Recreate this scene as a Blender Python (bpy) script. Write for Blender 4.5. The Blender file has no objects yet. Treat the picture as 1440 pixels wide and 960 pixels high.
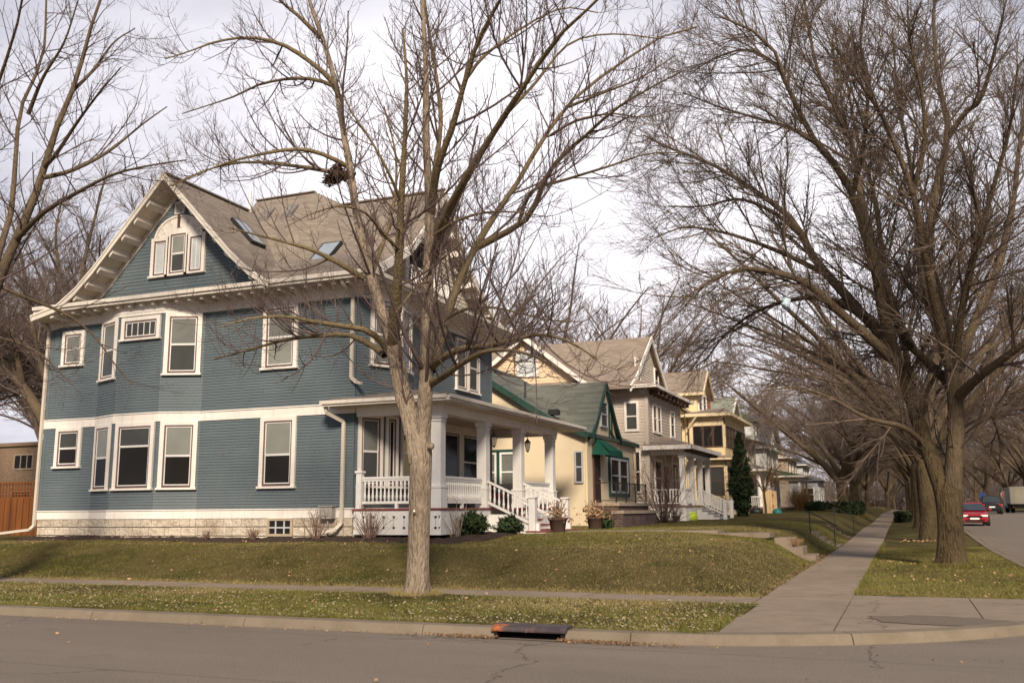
import bpy, math, random
import numpy as np

random.seed(11)
SC = bpy.context.scene
COL = SC.collection
PI = math.pi

# ------------------------------------------------------------------ camera frame (matched from the street's vanishing points)
_c = np.array([720., 480.]); _v1 = np.array([1270., 712.]); _v2 = np.array([-2593., 743.])
FPX = math.sqrt(-float((_v1 - _c) @ (_v2 - _c)))
EYE = 1.68


def _unit(v):
    return v / np.linalg.norm(v)


def _cd(x, y):
    return np.array([x - 720., 480. - y, FPX])


_Y = _unit(_cd(*_v1)); _X = _unit(-_cd(*_v2)); _X = _unit(_X - _Y * (_X @ _Y)); _Z = np.cross(_X, _Y)
if _Z[1] < 0:
    _Z = -_Z
CAMR = np.array([_X, _Y, _Z])


def oy(x, y, Y):
    r = CAMR @ _cd(x, y); t = Y / r[1]
    return np.array([0, 0, EYE]) + t * r


def ox(x, y, X):
    r = CAMR @ _cd(x, y); t = X / r[0]
    return np.array([0, 0, EYE]) + t * r


def depth_of(p):
    return float((CAMR.T @ (np.asarray(p) - np.array([0, 0, EYE])))[2])


# ------------------------------------------------------------------ terrain
def ss(t):
    t = np.clip(t, 0, 1)
    return t * t * (3 - 2 * t)


def walk_rise(Y):
    return .25 * ss((np.asarray(Y, float) - 40) / 30) + .5 * ss((np.asarray(Y, float) - 75) / 60)


def road_rise(Y):
    Y = np.asarray(Y, float)
    return .45 * ss((Y - 35) / 30) + .45 * ss((Y - 62) / 45)


def z_flat(X, Y):
    w = ss((np.asarray(X, float) + .9) / 3.8)
    return walk_rise(Y) * (1 - w) + road_rise(Y) * w


def z_lawn(X, Y):
    X = np.asarray(X, float); Y = np.asarray(Y, float)
    a = np.maximum(Y - 17.6, 0) / 3.1; b = np.maximum(-2.45 - X, 0) / 1.5
    d = np.sqrt(1e-9 + 1 / (1 / (a * a + 1e-9) + 1 / (b * b + 1e-9)))
    z = .115 + .70 * ss(d / 1.05) + .19 * ss((d - .8) / 1.4)
    z = z + .03 * np.sin(X * .7 + 1.3) * np.cos(Y * .45) * ss(d)
    return z + walk_rise(Y)


# ------------------------------------------------------------------ object helpers
ORG = {}


def s(r, g, b, k=1.0):
    def f(c):
        c = c / 255.
        return (c / 12.92 if c <= .04045 else ((c + .055) / 1.055) ** 2.4) * k
    return (f(r), f(g), f(b))


def tag(o, label=None, cat=None, group=None, kind=None):
    if label: o['label'] = label
    if cat: o['category'] = cat
    if group: o['group'] = group
    if kind: o['kind'] = kind
    return o


def thing(name, loc, label, cat, group=None, rz=0):
    o = bpy.data.objects.new(name, None)
    o.empty_display_size = .3
    o.location = tuple(float(v) for v in loc); o.rotation_euler = (0, 0, rz)
    COL.objects.link(o)
    ORG[o.name] = tuple(float(v) for v in loc)
    return tag(o, label, cat, group)


class MB:
    def __init__(self):
        self.v = []; self.f = []; self.mi = []

    def add(self, vs, fs, m=0):
        b = len(self.v)
        self.v.extend([tuple(float(c) for c in p) for p in vs])
        for f in fs:
            self.f.append(tuple(b + i for i in f)); self.mi.append(m)
        return self

    def quad(self, a, b, c, d, m=0):
        return self.add([a, b, c, d], [(0, 1, 2, 3)], m)

    def poly(self, pts, m=0):
        return self.add(pts, [tuple(range(len(pts)))], m)

    def hexa(self, p, m=0):
        return self.add(p, [(0, 3, 2, 1), (4, 5, 6, 7), (0, 1, 5, 4), (1, 2, 6, 5), (2, 3, 7, 6), (3, 0, 4, 7)], m)

    def box(self, x0, x1, y0, y1, z0, z1, m=0):
        return self.hexa([(x0, y0, z0), (x1, y0, z0), (x1, y1, z0), (x0, y1, z0),
                          (x0, y0, z1), (x1, y0, z1), (x1, y1, z1), (x0, y1, z1)], m)

    def prism(self, pts, ext, m=0):
        n = len(pts); ext = np.asarray(ext, float)
        q = [tuple(np.asarray(p, float) + ext) for p in pts]
        fs = [tuple(range(n))[::-1], tuple(range(n, 2 * n))]
        fs += [(i, (i + 1) % n, n + (i + 1) % n, n + i) for i in range(n)]
        return self.add(list(pts) + q, fs, m)

    def beam(self, a, b, w, h, m=0, up=(0, 0, 1)):
        a = np.asarray(a, float); b = np.asarray(b, float); t = _unit(b - a); up = np.asarray(up, float)
        sd = np.cross(t, up)
        if np.linalg.norm(sd) < 1e-5: sd = np.cross(t, (1, 0, 0))
        sd = _unit(sd); u = np.cross(sd, t)
        ring = [(-w / 2, -h / 2), (w / 2, -h / 2), (w / 2, h / 2), (-w / 2, h / 2)]
        return self.hexa([a + sd * i + u * j for i, j in ring] + [b + sd * i + u * j for i, j in ring], m)

    def tube(self, pts, rad, n=8, m=0, cap=True):
        pts = [np.asarray(p, float) for p in pts]
        if not hasattr(rad, '__len__'): rad = [rad] * len(pts)
        b = len(self.v); ref = None
        for i, p in enumerate(pts):
            t = _unit(pts[min(i + 1, len(pts) - 1)] - pts[max(i - 1, 0)])
            if ref is None: ref = np.array([1., 0, 0]) if abs(t[0]) < .8 else np.array([0, 1., 0])
            u = _unit(np.cross(t, ref)); w = np.cross(t, u)
            for k in range(n):
                a = 2 * PI * k / n
                self.v.append(tuple(p + rad[i] * (math.cos(a) * u + math.sin(a) * w)))
        for i in range(len(pts) - 1):
            for k in range(n):
                self.f.append((b + i * n + k, b + i * n + (k + 1) % n, b + (i + 1) * n + (k + 1) % n, b + (i + 1) * n + k)); self.mi.append(m)
        if cap:
            self.f.append(tuple(b + k for k in range(n))[::-1]); self.mi.append(m)
            e = b + (len(pts) - 1) * n
            self.f.append(tuple(e + k for k in range(n))); self.mi.append(m)
        return self

    def lathe(self, c, prof, n=12, m=0):
        c = np.asarray(c, float); b = len(self.v)
        for r, z in prof:
            for k in range(n):
                a = 2 * PI * k / n
                self.v.append((c[0] + r * math.cos(a), c[1] + r * math.sin(a), c[2] + z))
        for i in range(len(prof) - 1):
            for k in range(n):
                self.f.append((b + i * n + k, b + i * n + (k + 1) % n, b + (i + 1) * n + (k + 1) % n, b + (i + 1) * n + k)); self.mi.append(m)
        self.f.append(tuple(b + k for k in range(n))[::-1]); self.mi.append(m)
        e = b + (len(prof) - 1) * n
        self.f.append(tuple(e + k for k in range(n))); self.mi.append(m)
        return self

    def build(self, name, mats, parent=None, smooth=False, bevel=0, org=None):
        if not isinstance(mats, (list, tuple)): mats = [mats]
        if org is None: org = ORG.get(parent.name, (0, 0, 0)) if parent else (0, 0, 0)
        me = bpy.data.meshes.new(name)
        me.from_pydata([(a - org[0], b - org[1], c - org[2]) for a, b, c in self.v], [], self.f)
        for m in mats: me.materials.append(m)
        if len(mats) > 1: me.polygons.foreach_set('material_index', self.mi)
        if smooth: me.polygons.foreach_set('use_smooth', [True] * len(self.f))
        me.update()
        o = bpy.data.objects.new(name, me); COL.objects.link(o)
        ORG[o.name] = org
        if parent: o.parent = parent
        else: o.location = org
        if bevel:
            b = o.modifiers.new('Bevel', 'BEVEL'); b.width = bevel; b.segments = 2; b.limit_method = 'ANGLE'
        return o


def array_mesh(name, V, F, mat, parent=None, smooth=False, org=None):
    """fast mesh from numpy arrays, F (M,k)"""
    if org is None: org = ORG.get(parent.name, (0, 0, 0)) if parent else (0, 0, 0)
    V = np.asarray(V, np.float32) - np.asarray(org, np.float32)
    F = np.asarray(F, np.int32); k = F.shape[1]
    me = bpy.data.meshes.new(name)
    me.vertices.add(len(V)); me.vertices.foreach_set('co', V.ravel())
    me.loops.add(F.size); me.loops.foreach_set('vertex_index', F.ravel())
    me.polygons.add(len(F)); me.polygons.foreach_set('loop_start', np.arange(0, F.size, k, dtype=np.int32))
    if smooth: me.polygons.foreach_set('use_smooth', np.ones(len(F), bool))
    me.materials.append(mat); me.update(calc_edges=True)
    o = bpy.data.objects.new(name, me); COL.objects.link(o); ORG[o.name] = tuple(org)
    if parent: o.parent = parent
    else: o.location = tuple(float(q) for q in org)
    return o


def grid_mesh(name, xs, ys, zf, mat, mask=None):
    XX, YY = np.meshgrid(xs, ys); ZZ = zf(XX, YY)
    V = np.stack([XX, YY, ZZ], -1).reshape(-1, 3)
    nx = len(xs); j, i = np.meshgrid(np.arange(len(ys) - 1), np.arange(nx - 1), indexing='ij')
    a = (j * nx + i).ravel()
    F = np.stack([a, a + 1, a + 1 + nx, a + nx], -1)
    return array_mesh(name, V, F, mat, smooth=True)


def copy_tree(o, parent=None):
    c = o.copy(); COL.objects.link(c); c.parent = parent
    for ch in [x for x in bpy.data.objects if x.parent == o]:
        copy_tree(ch, c)
    return c


# wall frames: u runs along the wall, d points outwards
class Fr:
    def __init__(self, a, b):
        self.a = np.asarray(a, float); self.b = np.asarray(b, float)
        self.L = float(np.linalg.norm(self.b - self.a)); self.u = (self.b - self.a) / self.L
        self.n = np.array([self.u[1], -self.u[0]])

    def p(self, u, z, d=0.):
        q = self.a + self.u * u + self.n * d
        return (q[0], q[1], z)


def fbox(mb, F, u0, u1, z0, z1, d0, d1, m=0):
    return mb.hexa([F.p(u0, z0, d1), F.p(u1, z0, d1), F.p(u1, z0, d0), F.p(u0, z0, d0),
                    F.p(u0, z1, d1), F.p(u1, z1, d1), F.p(u1, z1, d0), F.p(u0, z1, d0)], m)


def siding(mb, F, z0, z1, e, lim=None, lip=.016, m=0):
    if lim is None: lim = lambda z: (0, F.L)
    n = max(1, round((z1 - z0) / e)); e = (z1 - z0) / n
    for k in range(n):
        z = z0 + k * e; zt = z + e
        a, b = lim(z); a1, b1 = lim(zt)
        if b1 - a1 < .01: a1 = b1 = (a1 + b1) / 2
        mb.quad(F.p(a, z, lip), F.p(b, z, lip), F.p(b1, zt, 0), F.p(a1, zt, 0), m)
        mb.quad(F.p(a, z, 0), F.p(b, z, 0), F.p(b, z, lip), F.p(a, z, lip), m)
    return mb


def ring(mb, F, u0, u1, z0, z1, w, d0, d1, m=0, sill=0):
    fbox(mb, F, u0, u0 + w, z0, z1, d0, d1, m); fbox(mb, F, u1 - w, u1, z0, z1, d0, d1, m)
    fbox(mb, F, u0 + w, u1 - w, z1 - w, z1, d0, d1, m); fbox(mb, F, u0 + w, u1 - w, z0, z0 + w, d0, d1, m)
    return mb


def window(house, F, u0, u1, z0, z1, M, casing=.12, style='hung', top='dark', bot='dark', sash='sash', trim='trim', muntins=0, split=.5, sill=True):
    """casing (part) > sash, pane (sub-parts)"""
    mb = MB()
    fbox(mb, F, u0, u0 + casing, z0 + .06, z1, -.02, .075); fbox(mb, F, u1 - casing, u1, z0 + .06, z1, -.02, .075)
    fbox(mb, F, u0 + casing, u1 - casing, z1 - casing * .9, z1, -.02, .072)
    if sill: fbox(mb, F, u0 - .04, u1 + .04, z0, z0 + .06, -.02, .115)
    else: fbox(mb, F, u0 + casing, u1 - casing, z0, z0 + casing * .9, -.02, .072)
    w = mb.build('window', M[trim], house)
    a, b = u0 + casing, u1 - casing; c, d = z0 + (.06 if sill else casing * .9), z1 - casing * .9
    sb = MB(); ring(sb, F, a, b, c, d, .045, -.02, .060)
    ob = sb.build('sash', M[sash], w)
    ib = MB(); a2, b2, c2, d2 = a + .045, b - .045, c + .07, d - .045
    zm = c2 + (d2 - c2) * split
    if style == 'hung':
        ring(ib, F, a2, b2, zm, d2, .028, -.01, .050); ring(ib, F, a2, b2, c2, zm, .028, -.01, .043)
    else:
        ring(ib, F, a2, b2, c2, d2, .03, -.01, .048)
    for k in range(muntins):
        u = a2 + (b2 - a2) * (k + 1) / (muntins + 1)
        fbox(ib, F, u - .012, u + .012, (zm if style == 'hung' else c2) + .03, d2 - .03, -.005, .043)
    ib.build('inner_frame', M['white' if trim != 'white' else 'trim'] if sash == 'sash' else M[sash], w)
    if style == 'hung':
        p = MB().quad(F.p(a2, zm, .034), F.p(b2, zm, .034), F.p(b2, d2, .034), F.p(a2, d2, .034)); p.build('pane', M['glass_' + top], w)
        p = MB().quad(F.p(a2, c2, .027), F.p(b2, c2, .027), F.p(b2, zm, .027), F.p(a2, zm, .027)); p.build('pane', M['glass_' + bot], w)
    else:
        p = MB().quad(F.p(a2, c2, .030), F.p(b2, c2, .030), F.p(b2, d2, .030), F.p(a2, d2, .030)); p.build('pane', M['glass_' + top], w)
    return w


def plain_window(house, F, u0, u1, z0, z1, trimm, glass, casing=.1, bar=True, d=0):
    """small far window: frame with pane below it"""
    mb = MB(); ring(mb, F, u0, u1, z0, z1, casing, d - .02, d + .085)
    if bar: fbox(mb, F, u0 + casing, u1 - casing, (z0 + z1) / 2 - .03, (z0 + z1) / 2 + .03, d - .02, d + .07)
    w = mb.build('window', trimm, house)
    MB().quad(F.p(u0 + casing, z0 + casing, d + .042), F.p(u1 - casing, z0 + casing, d + .042), F.p(u1 - casing, z1 - casing, d + .042), F.p(u0 + casing, z1 - casing, d + .042)).build('pane', glass, w)
    return w


def slab(mb, pts, t=.12, m=0):
    """roof slab: polygon extruded down"""
    return mb.prism([np.asarray(p, float) for p in pts][::-1], (0, 0, -t), m)
# ------------------------------------------------------------------ materials
class NT:
    def __init__(self, name, world=None):
        if world is None:
            self.mat = bpy.data.materials.new(name); self.mat.use_nodes = True; self.t = self.mat.node_tree
            self.b = self.t.nodes['Principled BSDF']
        else:
            self.t = world.node_tree

    def n(self, typ, **kw):
        x = self.t.nodes.new(typ)
        for k, v in kw.items():
            if k.startswith('i_'):
                key = k[2:]
                self.set(x.inputs[int(key) if key.isdigit() else key.replace('_', ' ')], v)
            else: setattr(x, k, v)
        return x

    def set(self, sock, v):
        if hasattr(v, 'is_output') or isinstance(v, bpy.types.NodeSocket): self.t.links.new(v, sock)
        elif isinstance(v, (tuple, list)) and len(v) == 3 and sock.type == 'RGBA': sock.default_value = (*v, 1)
        else: sock.default_value = v

    def math(self, op, a, b=None, c=None, clamp=False):
        x = self.n('ShaderNodeMath', operation=op); x.use_clamp = clamp
        self.set(x.inputs[0], a)
        if b is not None: self.set(x.inputs[1], b)
        if c is not None: self.set(x.inputs[2], c)
        return x.outputs[0]

    def mix(self, fac, a, b, mode='MIX'):
        x = self.n('ShaderNodeMix', data_type='RGBA', blend_type=mode)
        self.set(x.inputs[0], fac); self.set(x.inputs[6], a); self.set(x.inputs[7], b)
        return x.outputs[2]

    def ramp(self, fac, stops):
        x = self.n('ShaderNodeValToRGB'); self.set(x.inputs[0], fac); e = x.color_ramp.elements
        while len(e) < len(stops): e.new(.5)
        for k, (p, c) in enumerate(stops):
            e[k].position = p; e[k].color = (*c, 1) if len(c) == 3 else c
        return x.outputs[0]

    def pos(self, stretch=(1, 1, 1), world=True):
        if world: v = self.n('ShaderNodeNewGeometry').outputs['Position']
        else: v = self.n('ShaderNodeTexCoord').outputs['Object']
        if stretch == (1, 1, 1): return v
        x = self.n('ShaderNodeVectorMath', operation='MULTIPLY'); self.set(x.inputs[0], v); x.inputs[1].default_value = stretch
        return x.outputs[0]

    def noise(self, vec, scale, detail=4, rough=.6, out=0):
        x = self.n('ShaderNodeTexNoise'); self.set(x.inputs['Vector'], vec)
        x.inputs['Scale'].default_value = scale; x.inputs['Detail'].default_value = detail; x.inputs['Roughness'].default_value = rough
        return x.outputs[out]

    def xyz(self, vec):
        x = self.n('ShaderNodeSeparateXYZ'); self.set(x.inputs[0], vec); return x.outputs

    def comb(self, a, b, c=0.):
        x = self.n('ShaderNodeCombineXYZ')
        for k, v in enumerate((a, b, c)): self.set(x.inputs[k], v)
        return x.outputs[0]

    def bump(self, h, strength, dist=.02):
        x = self.n('ShaderNodeBump'); x.inputs['Strength'].default_value = strength; x.inputs['Distance'].default_value = dist
        self.set(x.inputs['Height'], h); self.t.links.new(x.outputs[0], self.b.inputs['Normal'])

    def out(self, col, rough=.8, spec=.3, metal=0):
        self.set(self.b.inputs['Base Color'], col); self.set(self.b.inputs['Roughness'], rough)
        self.b.inputs['Specular IOR Level'].default_value = spec; self.b.inputs['Metallic'].default_value = metal
        return self.mat


def sc(c, k): return tuple(min(1, v * k) for v in c)


def pm(name, col, rough=.75, var=.12, scale=2.5, stretch=(1, 1, 1), bump=0, bscale=40, spec=.3, metal=0, dirt=None, world=True, dirt_lo=.52, dirt_hi=.75):
    n = NT(name); v = n.pos(stretch, world)
    f = n.noise(v, scale, 5)
    c = n.mix(n.ramp(f, [(.25, (0, 0, 0)), (.75, (1, 1, 1))]), sc(col, 1 - var), sc(col, 1 + var))
    if dirt is not None:
        g = n.noise(v, scale * .37 + .3, 7, .68)
        c = n.mix(n.ramp(g, [(dirt_lo, (0, 0, 0)), (dirt_hi, (1, 1, 1))]), c, dirt)
    if bump: n.bump(n.noise(v, bscale, 3), bump)
    return n.out(c, rough, spec, metal)


def paint(name, col, amt=.25, rough=.55, grime=(.16, .13, .10), boards=0):
    """house paint: faint vertical streaks, soft grime, small flaws"""
    n = NT(name); p = n.pos()
    st = n.noise(n.pos((6, 6, .5)), 1.4, 5, .6); bl = n.noise(p, .9, 5, .6); fine = n.noise(p, 26, 2)
    c = n.mix(n.ramp(bl, [(.3, (0, 0, 0)), (.7, (1, 1, 1))]), sc(col, 1 - .10), sc(col, 1.08))
    c = n.mix(n.math('MULTIPLY', n.ramp(st, [(.52, (0, 0, 0)), (.8, (1, 1, 1))]), amt), c, grime)
    c = n.mix(n.math('MULTIPLY', fine, .10), c, sc(col, .6))
    if boards:
        X, Y, Z = n.xyz(p); row = n.math('FLOOR', n.math('DIVIDE', Z, boards))
        wn = n.n('ShaderNodeTexWhiteNoise', noise_dimensions='2D'); uu = n.math('ADD', n.math('DIVIDE', n.math('ADD', X, Y), 3.3), n.math('MULTIPLY', row, .618))
        n.set(wn.inputs['Vector'], n.comb(row, n.math('FLOOR', uu)))
        c = n.mix(n.math('MULTIPLY', wn.outputs[0], .32), c, sc(col, .72))
        c = n.mix(n.math('MULTIPLY', n.math('LESS_THAN', n.math('FRACT', uu), .0035), .7), c, sc(col, .35))
        lo = n.ramp(n.math('ADD', n.math('MULTIPLY', Z, -.22), n.math('ADD', 1.0, n.math('MULTIPLY', bl, .5))), [(.66, (0, 0, 0)), (1.0, (1, 1, 1))])
        c = n.mix(n.math('MULTIPLY', lo, .22), c, (.17, .16, .14))
    n.bump(fine, .12, .01)
    return n.out(c, rough, .35)


def shingles(name, a, b, course=.13, width=.32, rough=.9):
    n = NT(name); x, y, z = n.xyz(n.pos())
    zi = n.math('DIVIDE', z, course * .72); row = n.math('FLOOR', zi)
    u = n.math('ADD', n.math('DIVIDE', n.math('ADD', x, y), width), n.math('MULTIPLY', row, .37)); colm = n.math('FLOOR', u)
    wn = n.n('ShaderNodeTexWhiteNoise', noise_dimensions='2D'); n.set(wn.inputs['Vector'], n.comb(row, colm))
    big = n.noise(n.pos(), .55, 5, .65)
    f = n.math('ADD', n.math('MULTIPLY', wn.outputs[0], .62), n.math('MULTIPLY', big, .5), clamp=True)
    c = n.mix(f, a, b)
    edge = n.math('LESS_THAN', n.math('FRACT', zi), .14)
    c = n.mix(n.math('MULTIPLY', edge, .45), c, sc(a, .35))
    gr = n.noise(n.pos(), 90, 2)
    c = n.mix(n.math('MULTIPLY', gr, .35), c, sc(b, 1.25))
    n.bump(n.math('ADD', n.math('FRACT', zi), n.math('MULTIPLY', wn.outputs[0], .5)), .5, .02)
    return n.out(c, rough, .2)


def masonry(name, a, b, mortar, bw, bh, msize=.012, bump=.6, rough_face=.3, rough=.9, dirt=None):
    n = NT(name); x, y, z = n.xyz(n.pos())
    wob = n.noise(n.pos(), 1.2, 2)
    v = n.comb(n.math('ADD', x, n.math('MULTIPLY', y, 1.0)), n.math('ADD', z, n.math('MULTIPLY', wob, bh * .12)))
    br = n.n('ShaderNodeTexBrick'); n.set(br.inputs['Vector'], v)
    for k, val in (('Color1', a), ('Color2', b), ('Mortar', mortar)): br.inputs[k].default_value = (*val, 1)
    br.inputs['Scale'].default_value = 1; br.inputs['Brick Width'].default_value = bw; br.inputs['Row Height'].default_value = bh
    br.inputs['Mortar Size'].default_value = msize; br.inputs['Mortar Smooth'].default_value = .3; br.inputs['Bias'].default_value = -.1
    ns = n.noise(n.pos(), 4.2, 6, .7)
    c = n.mix(n.math('MULTIPLY', n.ramp(ns, [(.35, (0, 0, 0)), (.7, (1, 1, 1))]), .45), br.outputs[0], sc(a, .5))
    if dirt is not None:
        c = n.mix(n.ramp(n.noise(n.pos((1, 1, 2)), 1.1, 6, .7), [(.5, (0, 0, 0)), (.66, (1, 1, 1))]), c, dirt)
    h = n.math('ADD', n.math('MULTIPLY', br.outputs[1], -1.), n.math('MULTIPLY', n.noise(n.pos(), 9, 4), rough_face * 4))
    n.bump(h, bump, .03)
    return n.out(c, rough, .2)


def glass(name, col, rough=.06, blinds=False, refl=.5):
    n = NT(name); p = n.pos()
    c = n.mix(n.noise(p, 1.7, 3), sc(col, .75), sc(col, 1.25))
    if blinds:
        z = n.xyz(p)[2]
        e = n.math('GREATER_THAN', n.math('FRACT', n.math('DIVIDE', z, .05)), .78)
        c = n.mix(n.math('MULTIPLY', e, .55), c, sc(col, .4))
    m = n.out(c, rough, refl)
    n.bump(n.noise(p, 2.2, 2), .05, .02)
    return m


def bark(name, a, b, moss=None, ridge=1.0, freq=1.0):
    n = NT(name); x, y, z = n.xyz(n.pos((1, 1, 1), world=True))
    wob = n.noise(n.pos((1, 1, 1)), 3., 3, .6)
    vec = n.comb(n.math('ADD', n.math('MULTIPLY', x, 24 * freq), n.math('MULTIPLY', wob, 3.5)), n.math('ADD', n.math('MULTIPLY', y, 24 * freq), n.math('MULTIPLY', wob, 3.5)), n.math('MULTIPLY', z, 4.4 * freq))
    vo = n.n('ShaderNodeTexVoronoi', feature='F1'); n.set(vo.inputs['Vector'], vec); vo.inputs['Scale'].default_value = 1
    fine = n.noise(vec, 2.2, 5, .7)
    h = n.math('ADD', n.math('MULTIPLY', vo.outputs[0], -.9), n.math('MULTIPLY', fine, .8))
    f = n.ramp(n.math('ADD', h, .75), [(.15, (0, 0, 0)), (.75, (1, 1, 1))])
    c = n.mix(f, a, b)
    big = n.noise(n.pos(), 1.1, 5, .65)
    c = n.mix(n.math('MULTIPLY', n.ramp(big, [(.4, (0, 0, 0)), (.72, (1, 1, 1))]), .5), c, sc(a, .75))
    if moss is not None:
        c = n.mix(n.math('MULTIPLY', n.ramp(n.noise(n.pos(), 2.4, 6, .7), [(.5, (0, 0, 0)), (.7, (1, 1, 1))]), .6), c, moss)
    n.bump(h, .9 * ridge, .05)
    return n.out(c, .92, .15)


def concrete(name, col, grain=.2, crack=True):
    n = NT(name); p = n.pos()
    big = n.noise(p, .35, 6, .65); mid = n.noise(p, 2.2, 6, .7); fine = n.noise(p, 85, 2)
    c = n.mix(n.ramp(big, [(.3, (0, 0, 0)), (.7, (1, 1, 1))]), sc(col, .82), sc(col, 1.12))
    c = n.mix(n.math('MULTIPLY', n.ramp(mid, [(.45, (0, 0, 0)), (.72, (1, 1, 1))]), .62), c, (col[0] * .58, col[1] * .54, col[2] * .48))
    c = n.mix(n.math('MULTIPLY', n.ramp(fine, [(.4, (0, 0, 0)), (.7, (1, 1, 1))]), grain), c, sc(col, 1.5))
    if crack:
        ve = n.n('ShaderNodeTexVoronoi', feature='DISTANCE_TO_EDGE'); wv = n.n('ShaderNodeVectorMath', operation='ADD')
        n.set(wv.inputs[0], p); n.set(wv.inputs[1], n.noise(p, 1.3, 4, .6, out=1)); n.set(ve.inputs['Vector'], wv.outputs[0]); ve.inputs['Scale'].default_value = .16
        k = n.math('LESS_THAN', ve.outputs[0], .0022)
        c = n.mix(n.math('MULTIPLY', k, .6), c, sc(col, .25))
    n.bump(n.math('ADD', fine, n.math('MULTIPLY', mid, 1.5)), .35, .012)
    return n.out(c, .88, .25)


def asphalt(name):
    n = NT(name); p = n.pos(); x, y, z = n.xyz(p)
    col = (.145, .118, .094)
    big = n.noise(n.pos((.22, 1, 1)), .6, 7, .7); mid = n.noise(p, 3., 5, .7); fine = n.noise(p, 75, 2); sp = n.noise(p, 55, 1)
    c = n.mix(n.ramp(big, [(.3, (0, 0, 0)), (.7, (1, 1, 1))]), sc(col, .74), sc(col, 1.2))
    c = n.mix(n.math('MULTIPLY', n.ramp(mid, [(.5, (0, 0, 0)), (.75, (1, 1, 1))]), .3), c, sc(col, .6))
    c = n.mix(n.math('MULTIPLY', n.ramp(fine, [(.42, (0, 0, 0)), (.66, (1, 1, 1))]), .8), c, sc(col, 2.1))
    c = n.mix(n.math('MULTIPLY', n.ramp(sp, [(.62, (0, 0, 0)), (.7, (1, 1, 1))]), .75), c, sc(col, .35))
    oil = n.ramp(n.noise(n.pos((.5, 1, 1)), 1.15, 3, .5), [(.66, (0, 0, 0)), (.74, (1, 1, 1))]); c = n.mix(n.math('MULTIPLY', oil, .35), c, sc(col, .4))
    ve = n.n('ShaderNodeTexVoronoi', feature='DISTANCE_TO_EDGE'); wv = n.n('ShaderNodeVectorMath', operation='ADD')
    n.set(wv.inputs[0], p); n.set(wv.inputs[1], n.noise(p, .9, 5, .65, out=1)); n.set(ve.inputs['Vector'], wv.outputs[0]); ve.inputs['Scale'].default_value = .2
    k = n.math('MULTIPLY', n.math('LESS_THAN', ve.outputs[0], .0035), n.math('GREATER_THAN', n.noise(p, .3, 2), .5))
    seam = n.math('ADD', y, n.math('MULTIPLY', n.noise(p, .8, 4), .12))
    k2 = n.math('LESS_THAN', n.math('ABSOLUTE', n.math('SUBTRACT', seam, 8.37)), .014)
    k3 = n.math('LESS_THAN', n.math('ABSOLUTE', n.math('SUBTRACT', seam, 11.62)), .02)
    k = n.math('MAXIMUM', k, n.math('MAXIMUM', n.math('MULTIPLY', k2, .8), n.math('MULTIPLY', k3, .6)))
    c = n.mix(n.math('MULTIPLY', k, .55), c, (.035, .03, .026))
    n.bump(n.math('ADD', fine, sp), .5, .012)
    return n.out(c, .86, .3)


def turf(name, dry=.5, dirt=.15):
    n = NT(name); p = n.pos()
    big = n.noise(p, .32, 5, .6); mid = n.noise(p, 1.5, 6, .7); fine = n.noise(p, 28, 4, .7); vf = n.noise(p, 95, 2)
    g = n.mix(fine, (.05, .05, .010), (.12, .112, .028))
    d = n.mix(fine, (.125, .093, .032), (.27, .205, .085))
    f = n.math('ADD', n.math('MULTIPLY', big, .75), n.math('MULTIPLY', mid, .55))
    c = n.mix(n.ramp(f, [(.98 - dry * .72, (0, 0, 0)), (1.15 - dry * .72, (1, 1, 1))]), g, d)
    c = n.mix(n.math('MULTIPLY', n.ramp(n.noise(p, 3.3, 6, .75), [(.6 - dirt * .3, (0, 0, 0)), (.74, (1, 1, 1))]), .7), c, (.045, .034, .022))
    c = n.mix(n.math('MULTIPLY', vf, .4), c, (.02, .02, .008))
    n.bump(n.math('ADD', fine, vf), 1.0, .05)
    return n.out(c, .95, .1)


M = {}
# paint colours
M['blue'] = paint('blue clapboard', (.116, .146, .161), .42, boards=.0819)
M['trim'] = paint('warm white trim', (.79, .73, .665), .34, .5, (.32, .26, .20))
M['trim_old'] = paint('weathered white trim', (.64, .58, .51), .5, .6, (.26, .2, .14))
M['white'] = paint('white paint', (.80, .77, .73), .14, .45, (.4, .36, .3))
M['sash'] = paint('maroon sash', (.15, .085, .08), .2)
M['soffit'] = paint('cream soffit', (.62, .54, .42), .3, .6, (.22, .16, .1))
M['gutter'] = pm('cream gutter metal', (.55, .49, .41), .45, .1, 1.5)
M['redtrim'] = pm('red painted edge', (.24, .055, .05), .5, .2)
M['porchfloor'] = pm('grey porch floor', (.25, .17, .15), .6, .15)
M['dark'] = pm('shade and dark parts', (.012, .011, .010), .9, .2)  # near-black: painted shade in openings, also plain dark car and truck parts
M['black_iron'] = pm('black iron', (.02, .02, .02), .5, .2, spec=.4)
M['glass_dark'] = glass('dark pane', (.020, .018, .017), refl=.10)
M['glass_mid'] = glass('dim pane', (.06, .06, .057), refl=.2)
M['glass_blind'] = glass('pane with shade', (.23, .235, .205), .2, refl=.3)
M['glass_slat'] = glass('pane with blinds', (.17, .17, .155), .2, True, refl=.3)
M['glass_bright'] = glass('pane with curtain', (.5, .52, .52), .2, refl=.4)
M['glass_sky'] = glass('skylight pane', (.30, .34, .38), .04, refl=.9)
M['roof_brown'] = shingles('brown shingles', (.130, .106, .086), (.265, .220, .180))
M['roof_brown2'] = shingles('weathered brown shingles', (.15, .115, .09), (.30, .24, .19), .15, .4)
M['roof_green'] = shingles('green shingles', (.065, .070, .060), (.150, .153, .132), .16, .9)
M['roof_sage'] = shingles('sage shingles', (.17, .19, .15), (.27, .29, .235), .15, .5)
M['roof_dgreen'] = shingles('dark green shingles', (.035, .065, .035), (.08, .125, .065), .15, .5)
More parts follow.
